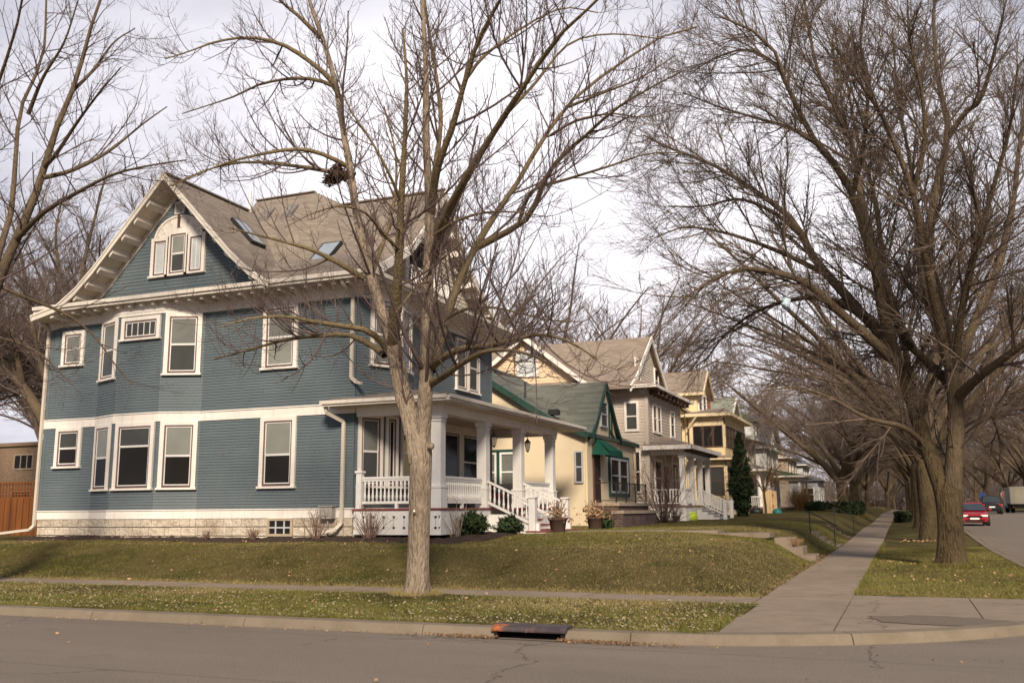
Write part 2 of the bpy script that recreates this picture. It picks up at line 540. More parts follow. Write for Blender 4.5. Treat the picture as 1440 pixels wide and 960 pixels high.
M['roof_slate'] = shingles('slate blue shingles', (.06, .065, .08), (.13, .135, .16), .15, .5)
M['roof_grey'] = shingles('grey shingles', (.12, .11, .10), (.22, .2, .185), .15, .5)
M['stone'] = masonry('rough limestone', (.66, .57, .46), (.54, .46, .36), (.42, .35, .27), .62, .255, .012, .9, .8, dirt=(.36, .28, .20))
M['brick'] = masonry('red brick', (.20, .075, .05), (.27, .11, .075), (.28, .23, .19), .22, .075, .010)
M['brick_dark'] = masonry('old dark brick', (.13, .075, .065), (.20, .12, .10), (.22, .19, .17), .24, .085, .012, dirt=(.07, .055, .05))
M['brick_tan'] = masonry('tan brick', (.30, .19, .12), (.40, .27, .17), (.36, .30, .24), .24, .08, .010)
M['brick_orange'] = masonry('orange brick', (.36, .09, .05), (.42, .13, .07), (.30, .22, .18), .22, .08, .010)
M['stucco'] = pm('cream stucco', (.68, .56, .39), .9, .06, 1.2, bump=.5, bscale=30, dirt=(.56, .45, .29), dirt_lo=.56, dirt_hi=.85)
M['greentrim'] = paint('dark green trim', (.018, .055, .042), .2)
M['awning'] = pm('green awning cloth', (.008, .075, .05), .8, .18, 2.)
M['grey_siding'] = paint('taupe siding', (.52, .44, .37), .2)
M['peach'] = paint('tan siding', (.72, .55, .37), .2)
M['yellow'] = paint('yellow siding', (.80, .63, .36), .18)
M['yellowtrim'] = paint('pale yellow trim', (.76, .62, .40), .15)
M['browntrim'] = paint('brown trim', (.10, .055, .04), .2)
M['cream_siding'] = paint('cream siding', (.74, .66, .52), .2)
M['white_siding'] = paint('white siding', (.72, .71, .70), .2)
M['pale_siding'] = paint('pale grey siding', (.46, .47, .48), .2)
M['tan_siding'] = paint('buff siding', (.50, .40, .30), .2)
M['cap'] = pm('limestone cap', (.40, .32, .23), .85, .15, bump=.3)
M['shingle_wall'] = shingles('weathered wall shingles', (.42, .37, .31), (.62, .56, .48), .15, .16)
# ground
M['walk'] = concrete('pavement concrete', (.25, .195, .145), .3)
M['kerb'] = concrete('kerb concrete', (.195, .157, .113), .25, False)
M['road'] = asphalt('old asphalt')
M['lawn'] = turf('lawn turf', .60)
M['verge'] = turf('verge turf', .52, .35)
M['soil'] = pm('bare soil', (.06, .043, .03), .95, .4, 5, bump=.8, bscale=25)
M['mulch'] = pm('bark mulch', (.045, .028, .022), .95, .5, 22, bump=1., bscale=60, dirt=(.10, .062, .045))
M['gravel'] = pm('gravel patch', (.185, .148, .112), .95, .55, 60, bump=1., bscale=90)
M['rust'] = pm('rusty cast iron', (.055, .04, .042), .6, .5, 5, bump=.3, dirt=(.42, .12, .03), dirt_lo=.55, dirt_hi=.66, spec=.4)
M['bark_ash'] = bark('grey tan bark', (.115, .085, .058), (.39, .305, .225), None, 1.0, 1.15)
M['bark_limb'] = bark('olive limb bark', (.085, .062, .035), (.22, .165, .095), (.17, .135, .055), .6, 1.2)
M['twig'] = pm('twig bark', (.105, .072, .064), .9, .35, 3)
M['bark_elm'] = bark('brown furrowed bark', (.028, .019, .010), (.112, .079, .044), (.11, .088, .038), 1.2, .85)
M['elm_limb'] = bark('brown limb bark', (.055, .039, .026), (.155, .112, .073), (.105, .085, .04), .7, 1.)
M['elm_twig'] = pm('brown twigs', (.135, .098, .075), .9, .4, 2)
M['far_twig'] = pm('far twigs', (.17, .128, .108), .95, .3, .6)
M['reed'] = pm('reddish stems', (.19, .115, .085), .9, .4, 3)
M['pale_stem'] = pm('pale grey stems', (.30, .23, .19), .9, .3, 3)
M['dry_leaf'] = pm('dry leaves', (.36, .22, .12), .9, .55, 9)
M['evergreen'] = pm('evergreen needles', (.032, .052, .018), .85, .5, 6)
M['arbor'] = pm('arborvitae green', (.020, .034, .012), .9, .5, 5)
M['rust_leaf'] = pm('rusty foliage', (.15, .085, .03), .9, .45, 6)
M['hedge'] = pm('hedge green', (.022, .034, .010), .9, .5, 5)
M['terracotta'] = pm('brown clay pot', (.085, .05, .036), .8, .25)
M['cedar'] = pm('stained cedar', (.165, .056, .014), .7, .35, 1.3, (3, 3, .5), bump=.3)
M['raw_wood'] = pm('raw pine boards', (.52, .36, .20), .8, .2, 2, (3, 3, .5))
M['red_cushion'] = pm('dark red cushion', (.15, .015, .02), .85, .2)
M['dark_wood'] = pm('dark brown wood', (.045, .02, .016), .6, .3)
M['lantern_glass'] = glass('lantern glass', (.35, .32, .26), .2)
M['grey_metal'] = pm('grey metal box', (.34, .31, .28), .45, .2, spec=.5)
# ------------------------------------------------------------------ trees
rng = np.random.default_rng(5)


def smooth_path(pts, n, jit=0., r=None):
    pts = np.asarray(pts, float); r = r or rng
    P = np.vstack([2 * pts[0] - pts[1], pts, 2 * pts[-1] - pts[-2]]); out = []
    for i in range(1, len(P) - 2):
        for t in np.linspace(0, 1, 12, endpoint=False):
            a, b, c, d = P[i - 1], P[i], P[i + 1], P[i + 2]
            out.append(.5 * ((2 * b) + (c - a) * t + (2 * a - 5 * b + 4 * c - d) * t * t + (3 * b - a - 3 * c + d) * t ** 3))
    out.append(pts[-1]); out = np.array(out)
    L = np.r_[0, np.cumsum(np.linalg.norm(np.diff(out, axis=0), axis=1))]
    q = np.linspace(0, L[-1], n)
    res = np.stack([np.interp(q, L, out[:, k]) for k in range(3)], -1)
    if jit:
        j = r.normal(0, jit, res.shape); j[0] = 0; res = res + j * np.minimum(1, np.linspace(0, 2, n))[:, None]
    return res


def norm_rows(v):
    return v / (np.linalg.norm(v, axis=-1, keepdims=True) + 1e-12)


def tubes(P, Rr, k):
    B, n, _ = P.shape
    T = np.empty_like(P); T[:, 1:-1] = P[:, 2:] - P[:, :-2]; T[:, 0] = P[:, 1] - P[:, 0]; T[:, -1] = P[:, -1] - P[:, -2]
    T = norm_rows(T); mt = norm_rows(T.mean(1)); ref = np.zeros((B, 3)); ref[np.arange(B), np.argmin(np.abs(mt), 1)] = 1
    U = norm_rows(np.cross(T, ref[:, None, :])); W = np.cross(T, U)
    a = np.linspace(0, 2 * PI, k, endpoint=False)
    V = P[:, :, None, :] + Rr[:, :, None, None] * (np.cos(a)[None, None, :, None] * U[:, :, None, :] + np.sin(a)[None, None, :, None] * W[:, :, None, :])
    base = (np.arange(B) * n * k)[:, None, None]
    i = np.arange(n - 1)[None, :, None] * k; j = np.arange(k)[None, None, :]; j2 = (j + 1) % k
    F = np.stack([base + i + j, base + i + j2, base + i + k + j2, base + i + k + j], -1).reshape(-1, 4)
    return V.reshape(-1, 3), F


def join_tubes(groups):
    Vs, Fs, off = [], [], 0
    for P, Rr, k in groups:
        if len(P) == 0: continue
        V, F = tubes(P, Rr, k); Vs.append(V); Fs.append(F + off); off += len(V)
    return np.vstack(Vs), np.vstack(Fs)


def spawn(P, Rr, r, per_m, length, ang, m, trop, ratio=.55, tmin=.15, jit=.12, taper=.5, rmin=.0022, upbias=0., rmax=9, lenfall=.55, outb=0., outc=None, fall=.0):
    """grow children off a batch of branches; P (B,n,3)"""
    B, n, _ = P.shape
    seg = np.linalg.norm(np.diff(P, axis=1), axis=2); L = seg.sum(1)
    cnt = r.poisson(L * per_m); idx = np.repeat(np.arange(B), cnt); C = len(idx)
    if C == 0: return np.zeros((0, m, 3)), np.zeros((0, m))
    t = tmin + (1 - tmin) * r.random(C) ** .85
    f = t * (n - 1); i0 = np.minimum(f.astype(int), n - 2); w = (f - i0)[:, None]
    p0 = P[idx, i0] * (1 - w) + P[idx, i0 + 1] * w
    rp = Rr[idx, i0] * (1 - w[:, 0]) + Rr[idx, i0 + 1] * w[:, 0]
    T = norm_rows(P[idx, i0 + 1] - P[idx, i0])
    q = r.normal(size=(C, 3)); q[:, 2] += upbias
    if outb and outc is not None:
        o = p0 - outc; o[:, 2] *= .4; q += norm_rows(o) * outb
    q = norm_rows(q - T * np.sum(q * T, 1, keepdims=True))
    th = r.normal(ang[0], ang[1], C)[:, None]
    d = norm_rows(np.cos(th) * T + np.sin(th) * q)
    ln = length * np.exp(r.normal(0, .35, C)) * (1 - lenfall * t)
    ln = np.minimum(ln, L[idx] * .9)
    out = np.empty((C, m, 3)); out[:, 0] = p0; st = (ln / (m - 1))[:, None]
    up = np.array([0, 0, 1.])
    for k in range(1, m):
        d = norm_rows(d + up * (trop / (m - 1)) + r.normal(0, jit, (C, 3)))
        out[:, k] = out[:, k - 1] + d * st
    r0 = np.clip(np.minimum(rp * ratio, ln * .012 + .0025), rmin, rmax)
    rr = np.maximum(r0[:, None] * np.linspace(1, 1 - taper, m)[None, :], rmin * .8)
    return out, rr


def batch(limbs, n=14):
    P = np.stack([smooth_path(l[0], n) if len(l[0]) != n else l[0] for l in limbs])
    R_ = np.stack([l[1] for l in limbs]); return P, R_


def taper_r(r0, r1, n=14, p=1.2):
    return r1 + (r0 - r1) * (1 - np.linspace(0, 1, n)) ** p


def trunk_mesh(pts, rads, n=40, k=22, flare=.5, lobes=5, amp=.06, r=None, flare_h=.5):
    """tapered trunk with root flare and an uneven outline"""
    P = smooth_path(pts, n); L = np.r_[0, np.cumsum(np.linalg.norm(np.diff(P, axis=0), axis=1))]
    rr = np.interp(L / L[-1], np.linspace(0, 1, len(rads)), rads)
    a = np.linspace(0, 2 * PI, k, endpoint=False); ph = (r or rng).random(4) * 6
    V = []
    for i, p in enumerate(P):
        fl = flare * math.exp(-L[i] / flare_h * 2.2)
        R_ = rr[i] * (1 + fl * (1 + .45 * np.sin(a * lobes + ph[0])) + amp * np.sin(a * 3 + ph[1] + L[i] * .7) + amp * .6 * np.sin(a * 7 + ph[2] + L[i] * 1.7) + amp * .4 * np.sin(L[i] * 4 + a * 2 + ph[3]))
        V.append(np.stack([p[0] + R_ * np.cos(a), p[1] + R_ * np.sin(a), np.full(k, p[2])], -1))
    V = np.array(V).reshape(-1, 3)
    i = np.arange(n - 1)[:, None] * k; j = np.arange(k)[None, :]; j2 = (j + 1) % k
    F = np.stack([i + j, i + j2, i + k + j2, i + k + j], -1).reshape(-1, 4)
    return V, F


def traced(pts, Y0, r0px, r1px, n=14):
    """a limb seen in the photograph given real depth: (x, y, distance offset)"""
    P = [oy(x, y, Y0 + d) for x, y, d in pts]
    P = smooth_path(P, n); z0 = depth_of(P[0]) / FPX; z1 = depth_of(P[-1]) / FPX
    return P, taper_r(r0px * z0, r1px * z1, n)


def build_tree(name, loc, label, group, trunkVF, limbs, crown, mats, rz=0):
    root = thing(name, loc, label, 'tree', group, rz)
    V, F = trunkVF
    o = array_mesh('trunk', V, F, mats[0], root, True)
    V, F = join_tubes(limbs); array_mesh('limbs', V, F, mats[1], root, True)
    V, F = join_tubes(crown); array_mesh('crown', V, F, mats[2], root, True)
    return root


# ---- the ash tree in front of the blue house
def ash_tree():
    Y0 = 15.99; r = np.random.default_rng(21)
    base = oy(586, 838, Y0); base[2] = .09
    T = [base, oy(589, 760, Y0), oy(591, 690, Y0), oy(591.5, 630, Y0), oy(588, 600, Y0), oy(586, 574, Y0)]
    k = depth_of(base) / FPX
    tr = trunk_mesh(T, [16.6 * k, 15.6 * k, 15.2 * k, 15.8 * k, 16.2 * k, 2 * k], 46, 26, .42, 5, .03, r, .42)
    L = []
    def a(pts, r0, r1): L.append(traced(pts, Y0, r0, r1))
    # two main stems
    a([(589, 650, 0), (580, 600, 0), (566, 550, .1), (556, 500, .2), (551, 470, .3)], 14.3, 10.8)
    a([(591, 650, 0), (595, 600, 0), (598, 550, -.1), (601, 500, -.15), (601, 440, -.2), (602, 390, -.2), (604, 330, -.3), (604, 287, -.3), (599, 192, -.4), (599, 96, -.6), (593, 0, -.7), (588, -70, -.8)], 12.3, 2.)
    # left stem group
    a([(552, 480, .3), (538, 440, .5), (522, 390, .7), (508, 335, .9), (499, 285, 1.1), (492, 236, 1.2), (483, 185, 1.3), (476, 137, 1.4), (461, 77, 1.5), (451, 48, 1.5), (435, 0, 1.6), (425, -40, 1.7)], 8.5, 2.2)
    a([(552, 485, .2), (556, 440, -.3), (561, 360, -.8), (564, 287, -1.2), (569, 200, -1.6), (572, 112, -2.0), (566, 40, -2.2)], 8.5, 1.5)
    a([(478, 140, 1.4), (470, 118, 1.2), (444, 93, .9), (400, 64, .5), (352, 53, .1), (304, 59, -.4), (262, 74, -.8), (232, 83, -1.1)], 4.2, .8)
    a([(474, 130, 1.4), (463, 118, 1.8), (422, 110, 2.2), (368, 118, 2.7), (326, 137, 3.1), (256, 160, 3.6)], 3.4, .7)
    a([(452, 53, 1.5), (440, 42, 1.3), (419, 22, 1.1), (393, 0, .8), (372, -25, .6)], 3.6, 1.2)
    a([(488, 234, 1.2), (470, 224, .9), (438, 212, .5), (400, 211, 0), (336, 224, -.5), (290, 240, -.9), (240, 262, -1.3)], 3.6, .8)
    a([(492, 250, 1.2), (470, 243, 1.5), (419, 234, 2.0), (345, 228, 2.5), (288, 240, 3.0), (225, 268, 3.6)], 3.6, .9)
    a([(545, 492, .2), (530, 474, -.2), (512, 463, -.5), (480, 458, -.9), (440, 452, -1.3), (400, 445, -1.6), (350, 448, -2.), (310, 460, -2.3)], 5.2, 1.)
    a([(541, 500, .2), (520, 484, .5), (490, 471, .9), (450, 472, 1.2), (400, 478, 1.6), (350, 492, 2.), (300, 505, 2.4)], 5.0, 1.1)
    a([(512, 392, .7), (480, 372, .2), (440, 352, -.2), (400, 340, -.5), (360, 330, -.9), (322, 320, -1.3)], 4.5, 1.0)
    a([(520, 395, .7), (532, 360, 1.2), (546, 320, 1.7), (556, 270, 2.2), (556, 215, 2.7), (540, 150, 3.2)], 3.6, 1.0)
    # right stem group
    a([(604, 300, -.3), (609, 255, .2), (620, 172, .6), (614, 112, 1.0), (604, 48, 1.3), (594, -10, 1.6)], 4.8, 1.6)
    a([(606, 300, -.3), (614, 240, -.9), (636, 179, -1.4), (652, 121, -1.8), (671, 61, -2.2), (700, 6, -2.6), (720, -30, -2.9)], 6.2, 2.)
    a([(609, 365, -.2), (618, 330, -.8), (626, 305, -1.2), (647, 265, -1.8), (678, 212, -2.4), (716, 153, -3.0), (747, 106, -3.4), (784, 53, -3.8), (831, 9, -4.2), (860, -20, -4.4)], 7.5, 1.8)
    a([(606, 520, -.1), (614, 500, .3), (624, 460, .8), (634, 425, 1.2), (650, 385, 1.6), (668, 348, 2.0), (690, 310, 2.4), (712, 283, 2.7), (737, 240, 3.1), (769, 187, 3.6), (812, 134, 4.2), (866, 94, 4.7), (930, 52, 5.2), (980, 38, 5.6)], 7.5, 1.2)
    a([(668, 350, 2.0), (690, 338, 2.0), (720, 322, 1.7), (747, 300, 1.4), (775, 237, .7), (831, 184, 0), (866, 153, -.4), (912, 125, -.9), (960, 100, -1.3)], 5.2, 1.)
    a([(730, 312, 1.6), (747, 269, 1.2), (794, 253, .7), (859, 233, .2), (912, 216, -.3), (965, 215, -.7)], 3.0, .7)
    a([(607, 515, -.1), (622, 503, -.6), (650, 490, -1.1), (688, 486, -1.6), (722, 478, -2.0), (760, 470, -2.5), (800, 480, -3.0), (840, 505, -3.4)], 6.2, 1.2)
    a([(608, 538, -.1), (625, 528, -.8), (645, 514, -1.5), (677, 496, -2.2), (712, 492, -2.9), (750, 500, -3.5), (790, 520, -4.0)], 5.8, 1.3)
    a([(622, 470, .8), (640, 420, 1.6), (648, 370, 2.4), (640, 320, 3.1), (655, 260, 3.8)], 3.4, .9)
    a([(607, 395, -.2), (590, 400, -1.), (572, 420, -1.6), (556, 440, -2.2)], 2.6, .7)
    a([(712, 160, -3.0), (750, 120, -2.3), (800, 62, -1.9), (860, 48, -1.5), (930, 55, -1.)], 2.8, .8)
    a([(655, 112, -1.8), (680, 80, -1.3), (730, 42, -.8), (790, 12, -.4), (840, 18, 0)], 2.8, .8)
    a([(775, 190, 3.6), (810, 170, 3.1), (860, 160, 2.6), (905, 165, 2.2), (955, 152, 1.8)], 2.4, .6)
    a([(800, 150, 4.1), (850, 130, 3.6), (900, 110, 3.2), (950, 78, 2.8)], 2.4, .7)
    a([(618, 455, .7), (650, 436, .2), (690, 432, -.3), (730, 440, -.8), (775, 450, -1.2), (820, 452, -1.6)], 2.8, .7)
    a([(612, 330, -1), (640, 312, -1.6), (676, 300, -2.2), (720, 298, -2.8), (770, 305, -3.4)], 2.6, .7)
    a([(561, 350, -.9), (540, 330, -1.4), (515, 300, -2.), (480, 290, -2.6), (440, 300, -3.2), (400, 320, -3.6)], 2.8, .7)
    a([(565, 285, -1.2), (545, 240, -1.8), (520, 195, -2.2), (490, 150, -2.6), (470, 90, -3.0)], 2.6, .8)
    P, R_ = batch(L)
    c1, r1 = spawn(P, R_, r, 3.3, 1.75, (.85, .22), 8, .85, .5, .12, .055, .62, .0055, upbias=.35)
    c2, r2 = spawn(c1, r1, r, 5.0, .72, (.8, .25), 5, .65, .6, .15, .09, .5, .0042, upbias=.4)
    c3, r3 = spawn(c2, r2, r, 5.0, .30, (.75, .25), 3, .4, .7, .2, .1, .4, .0036, upbias=.3)
    x1, y1 = spawn(P, R_, r, 2.2, .45, (.95, .3), 4, .7, .35, .1, .12, .5, upbias=.5)
    x2, y2 = spawn(x1, y1, r, 4., .2, (.8, .3), 3, .4, .7, .2, .12, .4)
    P, R_ = P.copy(), R_.copy(); R_[:] *= 1 + .07 * np.sin(np.arange(14)[None] * 2.3 + np.arange(len(R_))[:, None])
    root = build_tree('bare_tree', base, 'bare forked tree with pale furrowed bark on the verge in front of the blue house', None,
                      tr, [(P[3:], R_[3:], 10)], [(c1, r1, 5), (c2, r2, 4), (c3, r3, 3), (x1, y1, 4), (x2, y2, 3)], [M['bark_ash'], M['bark_limb'], M['twig']])
    V, F = join_tubes([(np.stack([smooth_path(p, 40) for p in P[:3]]), np.stack([np.interp(np.linspace(0, 13, 40), np.arange(14), q) for q in R_[:3]]), 16)]); array_mesh('stem', V, F, M['bark_ash'], root, True)
    # knots on the trunk
    kb = MB()
    for px, py, rr in ((606, 627, .07), (572, 610, .05), (601, 560, .06)):
        p = oy(px, py, Y0 - .12); kb.lathe(p - np.array([0, 0, rr]), [(.02, 0), (rr * .9, rr * .5), (rr, rr), (rr * .8, rr * 1.6), (.02, rr * 2)], 10)
    kb.build('knot', M['bark_ash'], root, True)
    # squirrel nest
    nr = np.random.default_rng(3); c = oy(474, 245, Y0 + 1.15)
    nn = 2000; cen = c + nr.normal(0, .07, (7, 3)) * np.array([1.2, 1.2, 1.]); q = cen[nr.integers(0, 7, nn)] + nr.normal(0, .065, (nn, 3)); q[:, 2] -= .25 * np.abs(q[:, 0] - c[0])
    leaf_cards('leaf_nest', q, .03, nr, M['dry_leaf_dark'], 'round dark nest of dry leaves wedged in the upper left fork of the pale-barked tree', 'nest')
    # pale marker on the trunk
    MB().lathe(oy(582.5, 720, Y0 - .29), [(.012, 0), (.022, .022), (.012, .044)], 8).build('marker_tag', M['white'], root, True)
    return root


def leaf_cards(name, Q, size, r, mat, label=None, cat=None, parent=None, kind=None, group=None, stretch=1.6, normal_up=0.):
    n = len(Q); a = norm_rows(r.normal(size=(n, 3)) * np.array([1, 1, 1 - normal_up])); b = norm_rows(np.cross(a, r.normal(size=(n, 3)) * np.array([1, 1, 1 - normal_up * .8])))
    sz = size * np.exp(r.normal(0, .3, (n, 1)))
    V = np.stack([Q - a * sz * stretch, Q + b * sz * .6, Q + a * sz * stretch, Q - b * sz * .6], 1).reshape(-1, 3)
    F = np.arange(4 * n).reshape(-1, 4)
    org = ORG.get(parent.name) if parent else tuple(Q.mean(0))
    o = array_mesh(name, V, F, mat, parent, False, org)
    return tag(o, label, cat, group, kind)


M['dry_leaf_dark'] = pm('nest leaves', (.075, .045, .03), .95, .5, 14)


def vase_limbs(r, h0, n_main, L, R0, spread=(.35, .75), lean=None):
    """main limbs of a vase shaped elm in local coordinates"""
    out = []
    for i in range(n_main):
        az = 2 * PI * (i + r.random() * .6) / n_main; sp = r.uniform(*spread)
        d = np.array([math.cos(az) * math.sin(sp), math.sin(az) * math.sin(sp), math.cos(sp)])
        p = np.array([0, 0, h0 - r.uniform(.1, .7)]); pts = [p]
        ln = L * r.uniform(.8, 1.15)
        for k in range(6):
            d = _unit(d + np.array([math.cos(az), math.sin(az), 0]) * .10 + r.normal(0, .07, 3)); p = p + d * ln / 6; pts.append(p)
        out.append((smooth_path(pts, 14), taper_r(R0 * r.uniform(.42, .6), .035, 14, .9)))
        for q in range(2):
            t = r.uniform(.18, .45); k = int(t * 13); P0 = out[-1 - q][0]
            az2 = az + r.choice([-1, 1]) * r.uniform(.4, .9); d2 = _unit(P0[k + 1] - P0[k] + .8 * np.array([math.cos(az2), math.sin(az2), .15])); p2 = P0[k]; pts2 = [p2]
            for m in range(5):
                d2 = _unit(d2 + np.array([math.cos(az2), math.sin(az2), -.15]) * .08 + r.normal(0, .08, 3)); p2 = p2 + d2 * ln * (1 - t) / 5.5; pts2.append(p2)
            out.append((smooth_path(pts2, 14), taper_r(R0 * .27, .028, 14, .9)))
    return out


def elm_crown(P, R_, r, dens=1., c=None, lv=3, droop=-.05, rk=1.):
    c1, r1 = spawn(P, R_, r, 2.5 * dens, 2.7, (.68, .2), 8, .18, .5, .14, .075, .65, .0075 * rk, upbias=.15)
    c2, r2 = spawn(c1, r1, r, 4.4 * dens, 1.3, (.62, .22), 5, .12 + droop, .6, .10, .09, .5, .0058 * rk)
    c3, r3 = spawn(c2, r2, r, 5.0 * dens, .62, (.55, .25), 4, .15, .65, .08, .09, .4, .0048 * rk)
    g = [(c1, r1, 5), (c2, r2, 3), (c3, r3, 3)]
    if lv > 3:
        c4, r4 = spawn(c3, r3, r, 4.0 * dens, .24, (.6, .25), 3, 0, .8, .1, .12, .3, .0034); g.append((c4, r4, 3))
    return g


def big_elm():
    Y0 = 28.3; r = np.random.default_rng(4)
    base = oy(1338, 797, Y0); base[2] = .08
    T = [base, oy(1337, 760, Y0), oy(1336, 710, Y0), oy(1334, 680, Y0), oy(1330, 655, Y0)]
    k = depth_of(base) / FPX
    tr = trunk_mesh(T, [18.5 * k, 17.5 * k, 17 * k, 16.5 * k, 3 * k], 44, 30, .30, 6, .045, r, .55)
    L = []
    def a(pts, r0, r1): L.append(traced(pts, Y0, r0, r1))
    # left stem
    a([(1334, 740, 0), (1326, 695, 0), (1312, 650, .1), (1300, 620, .3), (1283, 565, .6), (1264, 512, .9), (1238, 470, 1.2), (1209, 440, 1.5), (1181, 425, 1.8)], 12.5, 6.5)
    a([(1262, 510, .9), (1228, 480, .3), (1200, 455, -.2), (1165, 425, -.7), (1134, 397, -1.2), (1087, 383, -1.8), (1040, 378, -2.4), (990, 400, -3.), (950, 430, -3.6)], 8.5, 1.3)
    a([(1215, 445, 1.4), (1181, 405, 1.8), (1147, 367, 2.2), (1113, 308, 2.8), (1059, 267, 3.4), (1005, 233, 4.0), (942, 208, 4.6), (905, 190, 5)], 7.5, 1.2)
    a([(1258, 500, .9), (1240, 430, -.1), (1230, 375, -.8), (1192, 258, -2.0), (1147, 200, -2.6), (1105, 117, -3.4), (1080, 58, -3.8), (1017, 25, -4.4)], 9, 1.4)
    a([(1238, 420, 0), (1222, 330, 1.0), (1209, 267, 1.7), (1197, 200, 2.3), (1180, 154, 2.8), (1151, 104, 3.3), (1138, 42, 3.8), (1128, -20, 4.2)], 7, 1.5)
    a([(1300, 625, .3), (1270, 600, -.6), (1220, 588, -1.4), (1170, 560, -2.2), (1120, 545, -3.), (1070, 550, -3.6)], 4.5, 1.)
    a([(1181, 425, 1.8), (1140, 418, 2.4), (1100, 425, 3.), (1060, 440, 3.6), (1020, 470, 4.2), (990, 510, 4.7)], 4.4, 1.)
    a([(1160, 385, 2.1), (1110, 360, 1.4), (1060, 340, .8), (1010, 325, .2), (960, 320, -.4), (920, 335, -1)], 4.2, .9)
    a([(1125, 330, 2.6), (1090, 300, 2.0), (1040, 280, 1.4), (990, 290, .8), (940, 290, .3)], 3.6, .9)
    # right stem
    a([(1336, 740, 0), (1339, 690, 0), (1342, 640, -.1), (1344, 600, -.2), (1343, 560, -.3), (1338, 520, -.4), (1325, 440, -.7)], 14, 8.5)
    a([(1343, 575, -.3), (1334, 540, .4), (1305, 510, 1.), (1272, 475, 1.7), (1250, 420, 2.3), (1240, 350, 3.0), (1228, 270, 3.7), (1205, 190, 4.4), (1190, 110, 5)], 7.5, 1.4)
    a([(1336, 515, -.4), (1318, 440, -1.2), (1297, 333, -2.2), (1284, 271, -2.8), (1267, 225, -3.2), (1238, 158, -3.8), (1205, 112, -4.3), (1170, 60, -4.8)], 8.5, 1.4)
    a([(1327, 450, -.7), (1312, 390, -.4), (1305, 354, 0), (1312, 290, .5), (1322, 240, .9), (1334, 187, 1.3), (1325, 140, 1.6), (1317, 96, 1.9), (1313, 21, 2.4), (1318, -40, 2.8)], 8.5, 1.6)
    a([(1332, 195, 1.3), (1356, 160, .8), (1380, 137, .4), (1401, 62, -.3), (1415, 0, -.8)], 4.5, 1.2)
    a([(1346, 560, -.3), (1365, 540, -1.), (1400, 512, -1.8), (1439, 484, -2.6), (1490, 440, -3.4), (1530, 370, -4.)], 8, 1.5)
    a([(1346, 610, -.2), (1366, 598, .6), (1390, 584, 1.3), (1420, 574, 2.1), (1460, 560, 3.), (1510, 545, 4)], 6, 1.5)
    a([(1343, 545, -.3), (1360, 480, .8), (1385, 420, 1.7), (1400, 390, 2.2), (1424, 292, 3.2), (1430, 233, 3.8), (1440, 160, 4.4), (1445, 80, 5)], 8, 1.6)
    a([(1340, 530, -.3), (1352, 440, -1.5), (1372, 350, -2.6), (1398, 260, -3.6), (1420, 180, -4.4), (1432, 90, -5.2)], 6.5, 1.5)
    a([(1338, 525, -.3), (1320, 470, 1.2), (1296, 400, 2.4), (1290, 320, 3.4), (1280, 230, 4.4), (1262, 130, 5.4), (1255, 40, 6)], 6, 1.4)
    a([(1284, 271, -2.8), (1300, 200, -3.4), (1296, 130, -4.), (1280, 60, -4.5), (1276, 0, -4.8)], 4, 1.2)
    a([(1200, 270, -1.9), (1215, 200, -2.6), (1220, 130, -3.2), (1210, 60, -3.7), (1215, 0, -4)], 4, 1.2)
    a([(1105, 117, -3.4), (1090, 90, -2.8), (1050, 70, -2.3), (1010, 80, -1.9), (975, 100, -1.5)], 3, .9)
    a([(1151, 204, -2.6), (1110, 180, -2), (1060, 165, -1.4), (1010, 150, -1.), (960, 130, -.6)], 3.2, .9)
    P, R_ = batch(L)
    root = build_tree('bare_tree', base, 'large bare tree with the thickest furrowed trunk, nearest of the row along the street', 'bare trees of the row along the street',
                      tr, [(np.delete(P, (0, 10), 0), np.delete(R_, (0, 10), 0), 10)], elm_crown(P, R_, r, 1.28, lv=3, rk=.9), [M['bark_elm'], M['elm_limb'], M['elm_twig']])
    V, F = join_tubes([(np.stack([smooth_path(P[q], 44) for q in (0, 10)]), np.stack([np.interp(np.linspace(0, 13, 44), np.arange(14), R_[q]) * (1 + .05 * np.sin(np.arange(44) * .9 + q)) for q in (0, 10)]), 18)]); array_mesh('stem', V, F, M['bark_elm'], root, True)
    return root


def generic_elm(seed, h0, n_main, L, R0, dens, lv, loc, label, group, name='bare_tree', spread=(.3, .72), mats=None, droop=-.05, rk=1.5):
    r = np.random.default_rng(seed)
    root = thing(name, (0, 0, 0), label, 'tree', group)
    pts = [(0, 0, -.1), (.02, 0, h0 * .4), (-.03, .02, h0 * .8), (0, 0, h0 + .45)]
    tr = trunk_mesh(pts, [R0 * 1.05, R0 * .97, R0 * .93, R0 * .9, R0 * .15], 24, 16, .4, 5, .05, r, .6)
    lm = vase_limbs(r, h0, n_main, L, R0, spread)
    P, R_ = batch(lm)
    mats = mats or [M['bark_elm'], M['elm_limb'], M['elm_twig']]
    array_mesh('trunk', tr[0], tr[1], mats[0], root, True, (0, 0, 0))
    V, F = join_tubes([(P, R_, 7)]); array_mesh('limbs', V, F, mats[1], root, True, (0, 0, 0))
    V, F = join_tubes(elm_crown(P, R_, r, dens, lv=lv, droop=droop, rk=rk)); array_mesh('crown', V, F, mats[2], root, True, (0, 0, 0))
    root.location = loc
    return root


def place_copy(src, loc, rz, sc_, label, group=None):
    c = copy_tree(src); c.location = loc; c.rotation_euler = (0, 0, rz); c.scale = (sc_,) * 3 if not hasattr(sc_, '__len__') else sc_
    c['label'] = label
    if group: c['group'] = group
    elif 'group' in c: del c['group']
    return c


